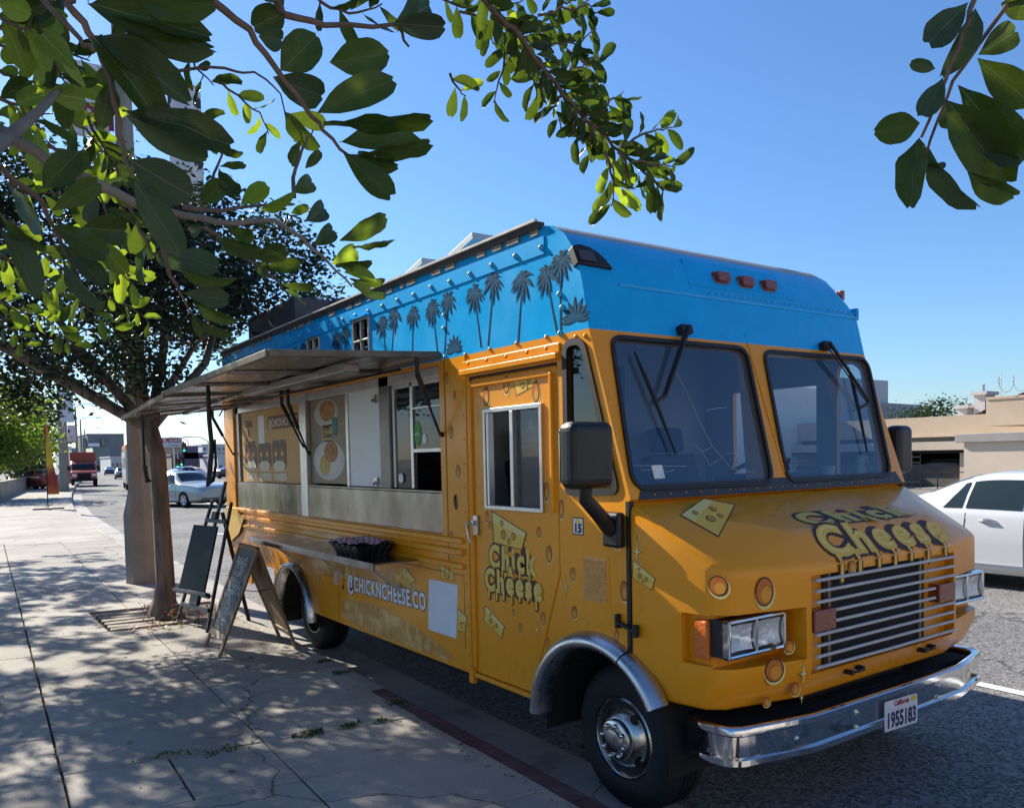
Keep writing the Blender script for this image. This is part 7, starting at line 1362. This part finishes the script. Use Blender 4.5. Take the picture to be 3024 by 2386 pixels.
# ------------------------------------------------------------------ far buildings along the street
def stucco(name, c, **k): return mat(name, c, .9, var=k.get('var', .08), vs=k.get('vs', .8), bump=.15, bs=20, c2=k.get('c2'), cs=.5)
M_win = mat('window_dark', (.03, .04, .05), .08, coat=.5, spec=.7)
def building(name, label, p0, p1, ytop, y, depth, m, wins=None, wm=None, base=-.02, extra=None, roof=None):
    """front facing the camera side of the street, from photo columns p0..p1 (pixels) at street distance y"""
    a, c = onY((p0, ytop), y), onY((p1, ytop), y); t = thing(name, label, 'building', ((a.x+c.x)/2, y, base)); b = MB(); b.bx(a.x, c.x, y, y+depth, base, a.z); b.build('wall', m, t)
    b = MB(); b.bx(a.x-.15, c.x+.15, y-.15, y+depth+.1, a.z, a.z+.25); b.build('roof', roof or m, t)
    if wins:
        nx, nz, z0, z1 = wins; W = c.x-a.x
        for j in range(nz):
            for i in range(nx):
                x0 = a.x+W*(i+.22)/nx; x1 = a.x+W*(i+.78)/nx; h = (z1-z0)/nz*(a.z-base); zz = base+(a.z-base)*z0+h*(j+.25); b = MB(); b.bx(x0, x1, y-.06, y+.1, zz, zz+h*.55); wo = b.build('window', wm or M_win, t); b = MB(); b.bx(x0-.08, x1+.08, y-.12, y-.02, zz-.12, zz); b.build('sill', m, wo)
    return t, a, c
def D7(x, y): return d7(x, y)
t, a, c = building('office_block', 'grey brown office block with a dark sign panel at the street end', D7(733, 0)[0], D7(1040, 0)[0], D7(0, 522)[1], 260, 22, stucco('block_grey', (.22, .205, .21)), None); 
b = MB(); q0, q1 = onY(d7(850, 550), 259.6), onY(d7(882, 615), 259.6); b.bx(q0.x, q1.x, 259.2, 260, q1.z, q0.z); b.build('sign_panel', M_win, t); b = MB(); q0, q1 = onY(d7(740, 595), 259.6), onY(d7(835, 622), 259.6); b.bx(q0.x, q1.x, 259.0, 260, q1.z, q0.z); b.build('pale_band', P_white, t); b = MB(); q0 = onY(d7(695, 548), 262); b.bx(q0.x, a.x+1, 262, 270, 0, q0.z); b.build('side_wing', stucco('wing_grey', (.13, .13, .15)), t)
building('shop', 'teal glass fronted shop at the foot of the grey office block', D7(780, 0)[0], D7(922, 0)[0], D7(0, 642)[1], 235, 12, mat('teal_glass', (.05, .13, .15), .2, coat=.4, var=.3, vs=.3), (4, 2, .1, .9), mat('teal_glass_dark', (.03, .08, .1), .1, coat=.5))
building('office_block', 'pale distant block left of the grey office block', D7(515, 0)[0], D7(600, 0)[0], D7(0, 628)[1], 330, 20, stucco('far_pale', (.4, .42, .45)), (4, 4, .1, .95)); building('office_block', 'low hazy block between the banners and grey office', D7(600, 0)[0], D7(662, 0)[0], D7(0, 640)[1], 300, 20, stucco('far_grey', (.28, .3, .33)), (3, 4, .1, .95)); building('shop', 'white shop unit beside the teal glass shop', D7(930, 0)[0], D7(1110, 0)[0], D7(0, 715)[1], 190, 14, stucco('shop_white', (.5, .5, .5)), (5, 1, .1, .8))
t, a, c = building('pet_shop', 'tan pet shop with a large white sign of red letters', D7(1370, 0)[0], D7(1535, 0)[0], D7(0, 632)[1], 150, 14, stucco('shop_tan', (.42, .36, .29)), (4, 1, .05, .5))
q0, q1 = onY(d7(1345, 548), 149.5), onY(d7(1530, 628), 149.5); b = MB(); b.bx(q0.x, q1.x, 149.1, 149.9, q1.z, q0.z); sg = b.build('sign_panel', mat('sign_white', (.6, .58, .55), .5), t); f = frame((q0.x, 149.05, q1.z), (1, 0, 0), (0, 0, 1), (0, -1, 0)); b = MB(); hh = q0.z-q1.z; ww = q1.x-q0.x; text_on(b, 'L PETCO', f, hh*.62, ww*.06, hh*.48, .03, 0, offset=hh*.02, width=ww*.86); text_on(b, 'AQUATICS', f, hh*.24, ww*.2, hh*.12, .03, 1, width=ww*.65); b.build('sign_lettering', [mat('sign_red', (.42, .02, .03), .5), mat('sign_teal', (.1, .25, .22), .5)], sg)
building('apartment_house', 'white apartment house with small windows beyond the low grey roof', D7(1700, 0)[0], D7(1900, 0)[0], D7(0, 612)[1], 185, 16, stucco('apartment_white', (.5, .52, .55)), (5, 3, .35, .95)); building('warehouse', 'low grey teal roofed building behind the parked cars', D7(1558, 0)[0], D7(1835, 0)[0], D7(0, 728)[1], 135, 12, stucco('warehouse_teal', (.16, .19, .20)), (6, 1, .1, .7)); building('shop', 'white box shaped shop beside the apartment house', D7(1830, 0)[0], D7(1960, 0)[0], D7(0, 700)[1], 120, 10, stucco('box_white', (.5, .5, .52)), (3, 1, .1, .6)); building('shop', 'brown shop front behind the parked cars', D7(1440, 0)[0], D7(1560, 0)[0], D7(0, 700)[1], 138, 10, stucco('shop_brown', (.24, .18, .14)), (3, 1, .1, .7))
sg = thing('pylon_sign', 'dark stepped pylon sign by the pet shop', 'sign', (onY(d7(1605, 700), 128).x, 128, 0)); b = MB()
q = onY(d7(1605, 618), 128); x = q.x; b.bx(x-1., x+1., 127.9, 128.3, q.z-3.2, q.z); b.build('sign_face', mat('pylon_purple', (.11, .085, .13), .6), sg); b = MB(); b.bx(x-1.9, x+1.9, 127.9, 128.3, q.z-1.9, q.z-1.0); b.build('sign_wing', MATS['pylon_purple'], sg); b = MB(); b.bx(x-.25, x+.25, 128, 128.3, 0, q.z-3.2); b.build('sign_leg', M_alu, sg)
def signal(p, y, lab):
    q = onY(p, y); t = thing('traffic_light', lab, 'traffic light', (q.x, y, 0)); b = MB(); b.tube([(q.x, y, 0), (q.x, y, q.z+.4)], .09, 8); b.build('signal_pole', M_dark, t); b = MB(); b.bx(q.x-.28, q.x+.28, y-.3, y-.05, q.z-1.1, q.z+.2); hd_ = b.build('signal_head', M_dark, t)
    for k, (cc, e) in enumerate((((.3, .02, .02), 0), ((.35, .2, .02), 0), ((.02, .5, .3), 3.))): b = MB(); b.lathe([(.13, 0), (.1, .03), (0, .04)], (q.x, y-.3, q.z-.02-.38*k), (0, -1, 0), 12); b.build('signal_lens', mat('lens_%d' % k, cc, .3, emit=(*cc, e) if e else None), hd_)
signal(d7(1542, 605), 110, 'green traffic light on a pole beside the pet shop sign'); signal(d7(1520, 728), 125, 'small traffic light before the brown shop front'); signal(d7(1487, 745), 118, 'small green traffic light below the pet shop sign')
um = thing('market_umbrella', 'red and white market umbrella among the parked cars', 'umbrella', (30.5, 100, 0)); q = onY(d7(1838, 782), 100); b = MB(); b.lathe([(1.9, -.75), (1.2, -.25), (.1, 0), (0, .05)], (q.x, 100, q.z), (0, 0, 1), 8); b.build('canopy', mat('umbrella_cloth', (.6, .35, .33), .7, c2=(.6, .58, .56), cs=2.), um); b = MB(); b.tube([(q.x, 100, 0), (q.x, 100, q.z)], .05, 6); b.build('umbrella_pole', M_alu, um); um.location.x = q.x
for k, (p, y) in enumerate(((d7(1750, 580), 105), (d7(1580, 575), 140), (d7(1460, 640), 132))):
    q = onY(p, y); t = thing('street_light', ('slim street light beside the white apartment house', 'slim street light behind the traffic light', 'slim street light before the pet shop')[k], 'street light', (q.x, y, 0)); b = MB(); b.tube([(q.x, y, 0), (q.x, y, q.z), (q.x-.8, y, q.z+.5), (q.x-2.2, y, q.z+.6)], [.1, .08, .06, .05], 6); b.build('pole', M_alu, t); b = MB(); b.bx(q.x-3, q.x-2, y-.15, y+.15, q.z+.5, q.z+.65); b.build('lamp_head', M_alu, t)
# ------------------------------------------------------------------ right: buildings across the street
M_st1 = stucco('beige_stucco', (.58, .45, .32), vs=.5, c2=(.50, .385, .27)); M_st2 = stucco('pale_stucco', (.60, .50, .39), vs=.5, c2=(.53, .44, .345)); M_st3 = stucco('grey_stucco', (.50, .485, .47)); M_roofg = mat('grey_fascia', (.33, .30, .28), .8, var=.15, vs=3); M_iron = mat('black_iron', (.015, .015, .017), .5)
def zat(p, x): return onX(p, x).z
def yat(p, x): return onX(p, x).y
gx = 26.; gar = thing('garage', 'beige stucco garage with flat grey roof edge across the street', 'building', (gx+3, 6, 0)); y1 = yat(d8(740, 700), gx); z1 = zat(d8(900, 545), gx); z2 = zat(d8(900, 488), gx)
b = MB(); b.bx(gx, gx+8, -8, y1, 0, z1); b.build('wall', M_st2, gar); b = MB(); b.bx(gx-.12, gx+8.4, -8.6, yat(d8(682, 520), gx-.12), z1, z2); b.build('roof_slab', M_roofg, gar, bevel=.02)
ux = 34.; ub = thing('apartment_house', 'beige upper storey with dark window strip behind the garage', 'building', (ux+4, 6, 0)); za, zb_ = zat(d8(1000, 272), ux), zat(d8(1000, 440), ux); ya = yat(d8(880, 350), ux); b = MB(); b.bx(ux, ux+10, -14, ya, zb_, za); b.build('wall', M_st1, ub); b = MB(); b.bx(ux+.6, ux+10, -14, ya-2, 0, zb_); b.build('lower_wall', M_st1, ub)
for k in range(6): b = MB(); b.bx(ux+.52, ux+.62, ya-2.6-k*2.1-1.7, ya-2.6-k*2.1, zb_-.9, zb_-.05); b.build('window', mat('window_blue', (.04, .06, .10), .1, coat=.5), ub)
b = MB(); b.bx(ux-.04, ux, -14, ya, za, za+.1); b.build('roof_edge', M_st1, ub)
# razor wire and roof clutter
rz = thing('razor_wire', 'coiled razor wire along the beige roof edge', 'wire', (ux, 8, za)); b = MB(); pts = [V((ux+.1+.32*math.cos(t*.9), ya-.3-t*.075, za+.55+.32*math.sin(t*.9))) for t in range(140)]; b.tube(pts, .012, 4); b.build('wire_coil', M_alu, rz)
for k in range(5): b = MB(); b.tube([(ux+.1, ya-.5-k*2.2, za), (ux+.1, ya-.5-k*2.2, za+1.0)], .02, 5); b.build('wire_post', M_alu, rz)
bx_ = 38.; car_ = thing('carport', 'long beige carport building with a dark open bay across the street', 'building', (bx_+4, 30, 0)); zt, zm1, zm2, zm3, zm4 = [zat(d8(500, v), bx_) for v in (388, 515, 545, 597, 615)]; y0_, y1_ = yat(d8(935, 450), bx_), 70
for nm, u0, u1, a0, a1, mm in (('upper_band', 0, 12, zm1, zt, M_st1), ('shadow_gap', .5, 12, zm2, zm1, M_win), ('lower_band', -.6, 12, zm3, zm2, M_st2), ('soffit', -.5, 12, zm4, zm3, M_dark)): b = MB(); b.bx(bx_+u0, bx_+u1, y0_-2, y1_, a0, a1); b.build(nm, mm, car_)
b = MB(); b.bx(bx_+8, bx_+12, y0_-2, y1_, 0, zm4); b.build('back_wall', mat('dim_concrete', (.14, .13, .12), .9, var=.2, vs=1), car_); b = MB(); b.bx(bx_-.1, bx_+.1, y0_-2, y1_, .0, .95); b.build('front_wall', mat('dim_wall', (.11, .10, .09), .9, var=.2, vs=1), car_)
for k in range(11): b = MB(); b.bx(bx_-.3, bx_+.1, y0_+1+k*5, y0_+1.35+k*5, 0, zm4); b.build('column', M_st2, car_)
fn_ = thing('iron_fence', 'black iron picket fence in front of the carport', 'fence', (bx_-4, 24, 0)); fx_ = bx_-3; fz0, fz1 = zat(d8(400, 800), fx_), zat(d8(400, 622), fx_); fy0, fy1 = yat(d8(465, 700), fx_), yat(d8(465, 700), fx_)+40
for k in range(110): b = MB(); yy = fy0+k*.36; b.bx(fx_-.012, fx_+.012, yy-.012, yy+.012, 0, fz1); b.build('picket', M_iron, fn_)
for z in (fz1-.12, .3, 1.15): b = MB(); b.bx(fx_-.02, fx_+.02, fy0, fy1, z-.025, z+.025); b.build('fence_rail', M_iron, fn_)
f2_ = thing('iron_fence', 'thin black railing right of the picket fence', 'fence', (bx_-3, 18, 0)); gz = zat(d8(600, 735), bx_-2.5)
for k in range(6): b = MB(); yy = fy0-.5-k*1.9; b.bx(bx_-2.52, bx_-2.48, yy-.02, yy+.02, 0, gz+.25); b.build('railing_post', M_iron, f2_)
b = MB(); b.bx(bx_-2.52, bx_-2.48, fy0-12, fy0, gz-.02, gz+.02); b.build('railing_bar', M_iron, f2_)
wv_ = thing('white_fence', 'white board fence inside the carport bay', 'fence', (bx_+2, 20, 0)); z0w, z1w = zat(d8(600, 785), bx_+2), zat(d8(600, 685), bx_+2)
for k in range(40): b = MB(); yy = y0_+k*.62; b.bx(bx_+2, bx_+2.05, yy, yy+.605, z0w, z1w); b.build('fence_board', P_white, wv_)
pk = car('sedan', 'white car with red tail lights parked by the carport', (41.5, 20.5, 0), R_(-75), P_white, detail=False)
gb = thing('stucco_block', 'tall pale grey building with roof unit beyond the mirror', 'building', (60, 40, 0)); gx2 = 55.
a, c = onX(d8(150, 108), gx2), onX(d8(262, 128), gx2+8); b = MB(); b.bx(gx2, gx2+8, c.y, a.y+26, 0, a.z); b.build('wall', M_st3, gb); b = MB(); b.bx(gx2+1, gx2+4, c.y+2.5, c.y+5, a.z, a.z+1.4); b.build('roof_unit', mat('roof_unit_green', (.22, .26, .23), .6), gb)
g2_ = thing('stucco_block', 'lower pale building with sloping roofline beside the tall grey one', 'building', (66, 30, 0)); gx3 = 62.; a, c = onX(d8(255, 262), gx3), onX(d8(425, 312), gx3); b = MB(); b.add([V((gx3+u, y, z)) for u in (0, 2.5) for y, z in ((a.y+4, 0), (a.y+4, a.z), (onX(d8(375, 300), gx3).y, c.z+.1), (c.y, c.z), (c.y, 0))], [(0, 1, 2, 3, 4), (9, 8, 7, 6, 5), (1, 6, 7, 2), (2, 7, 8, 3), (3, 8, 9, 4)]); b.build('wall', M_st3, g2_)
for k, (p0, p1, lab) in enumerate(((d8(702, 335), d8(758, 385), 'short stucco chimney on the beige roofs'), (d8(803, 250), d8(872, 372), 'tall stucco chimney beside the tiled roof'))):
    x = 48.; a, c = onX(p0, x), onX(p1, x); t = thing('chimney', lab, 'chimney', (x, (a.y+c.y)/2, c.z-1)); b = MB(); b.bx(x, x+1.2, c.y, a.y, c.z-1.5, a.z); b.build('shaft', M_st3, t); b = MB(); b.bx(x-.15, x+1.35, c.y-.15, a.y+.15, a.z, a.z+.18); b.build('cap', M_st3, t); b = MB(); b.tube([(x+.5, (a.y+c.y)/2, a.z), (x+.5, (a.y+c.y)/2, a.z+.6)], .08, 6); b.build('flue', M_alu, t)
tr = thing('tiled_roof', 'brown tiled roof slope beside the tall chimney', 'roof', (47, 12, 3)); x = 46.; a, c, e = onX(d8(810, 368), x), onX(d8(880, 305), x), onX(d8(1119, 240), x)
for k in range(10):
    t0_, t1__ = k/10, (k+1)/10; b = MB(); P0, P1 = a.lerp(c+V((0, -3, 1.0)), t0_), a.lerp(c+V((0, -3, 1.0)), t1__); b.add([P0, P0+V((8, 0, 0)), P1+V((8, 0, -.04)), P1+V((0, 0, -.04)), P0-V((0, 0, .12)), P0+V((8, 0, -.12))], [(0, 1, 2, 3), (0, 4, 5, 1)]); b.build('tile_row', mat('brown_tile', (.16, .075, .045), .8, var=.3, vs=4), tr)
b = MB(); b.add([a-V((0, 0, .15)), a+V((8, 0, -.15)), a+V((8, -8, -.15)), a+V((0, -8, -.15)), a+V((0, -8, -3)), a+V((0, 0, -3))], [(0, 1, 2, 3), (0, 3, 4, 5)]); b.build('gable_wall', M_st3, tr)
def bush(loc, rx, rz_, lab, n=26, size=.22):
    r = random.Random(int(loc[0]*7)); t = thing('bush', lab, 'bush', loc); b = MB(); leafcloud(b, [V(loc)+V((r.gauss(0, rx*.4), r.gauss(0, rx*.4), abs(r.gauss(rz_*.5, rz_*.3)))) for _ in range(n)], 70, rx*.16, size, r); b.build('foliage', L_far2, t, kind='stuff'); b = MB(); b.tube([V(loc)-V((0, 0, .6)), V(loc)+V((0, 0, rz_*.6))], .08, 6); b.build('stem', M_pb, t)
q = onX(d8(550, 385), 52); bush((52, q.y, q.z-.4), 2.2, 1.1, 'dark bush top showing above the beige roof'); q = onX(d8(600, 640), 45.5); bush((47.5, q.y, q.z-2.0), 2.0, 1.3, 'dark shrub behind the carport bay')
wb_ = thing('white_building', 'white stucco building with a dark window seen through the windscreen', 'building', (30, 32, 0)); b = MB(); b.bx(30, 40, 27, 37, 0, 5.2); b.build('wall', mat('white_stucco', (.62, .60, .56), .9, var=.06, vs=1), wb_)
for a0 in ((32.5, 35.2, 2.6, 4.2), (28, 30.5, 2.6, 4.2)): b = MB(); b.bx(29.94, 30.1, *a0); w_ = b.build('window', M_win, wb_); b = MB(); b.bx(29.88, 30., a0[0]-.1, a0[1]+.1, a0[2]-.15, a0[2]); b.build('sill', M_st3, w_)
# ------------------------------------------------------------------ behind the viewer: unseen building added to bounce sunlight onto the truck front
bb2 = thing('bounce_building', 'long pale stucco building added behind the viewer to bounce light onto the truck', 'building', (10, -22, 0)); b = MB(); b.bx(-16, 36, -34, -22, 0, 9.5); b.build('wall', mat('cream_stucco', (.36, .33, .29), .9, var=.06, vs=.6), bb2); b = MB(); b.bx(-16.3, 36.3, -34.3, -21.7, 9.5, 9.9); b.build('roof', M_roofg, bb2)
for j in range(2):
    for i in range(12): b = MB(); b.bx(-13.5+i*4, -11.5+i*4, -22.06, -21.9, 1.2+j*4, 3.2+j*4); b.build('window', mat('window_grey', (.3, .29, .28), .4), bb2)
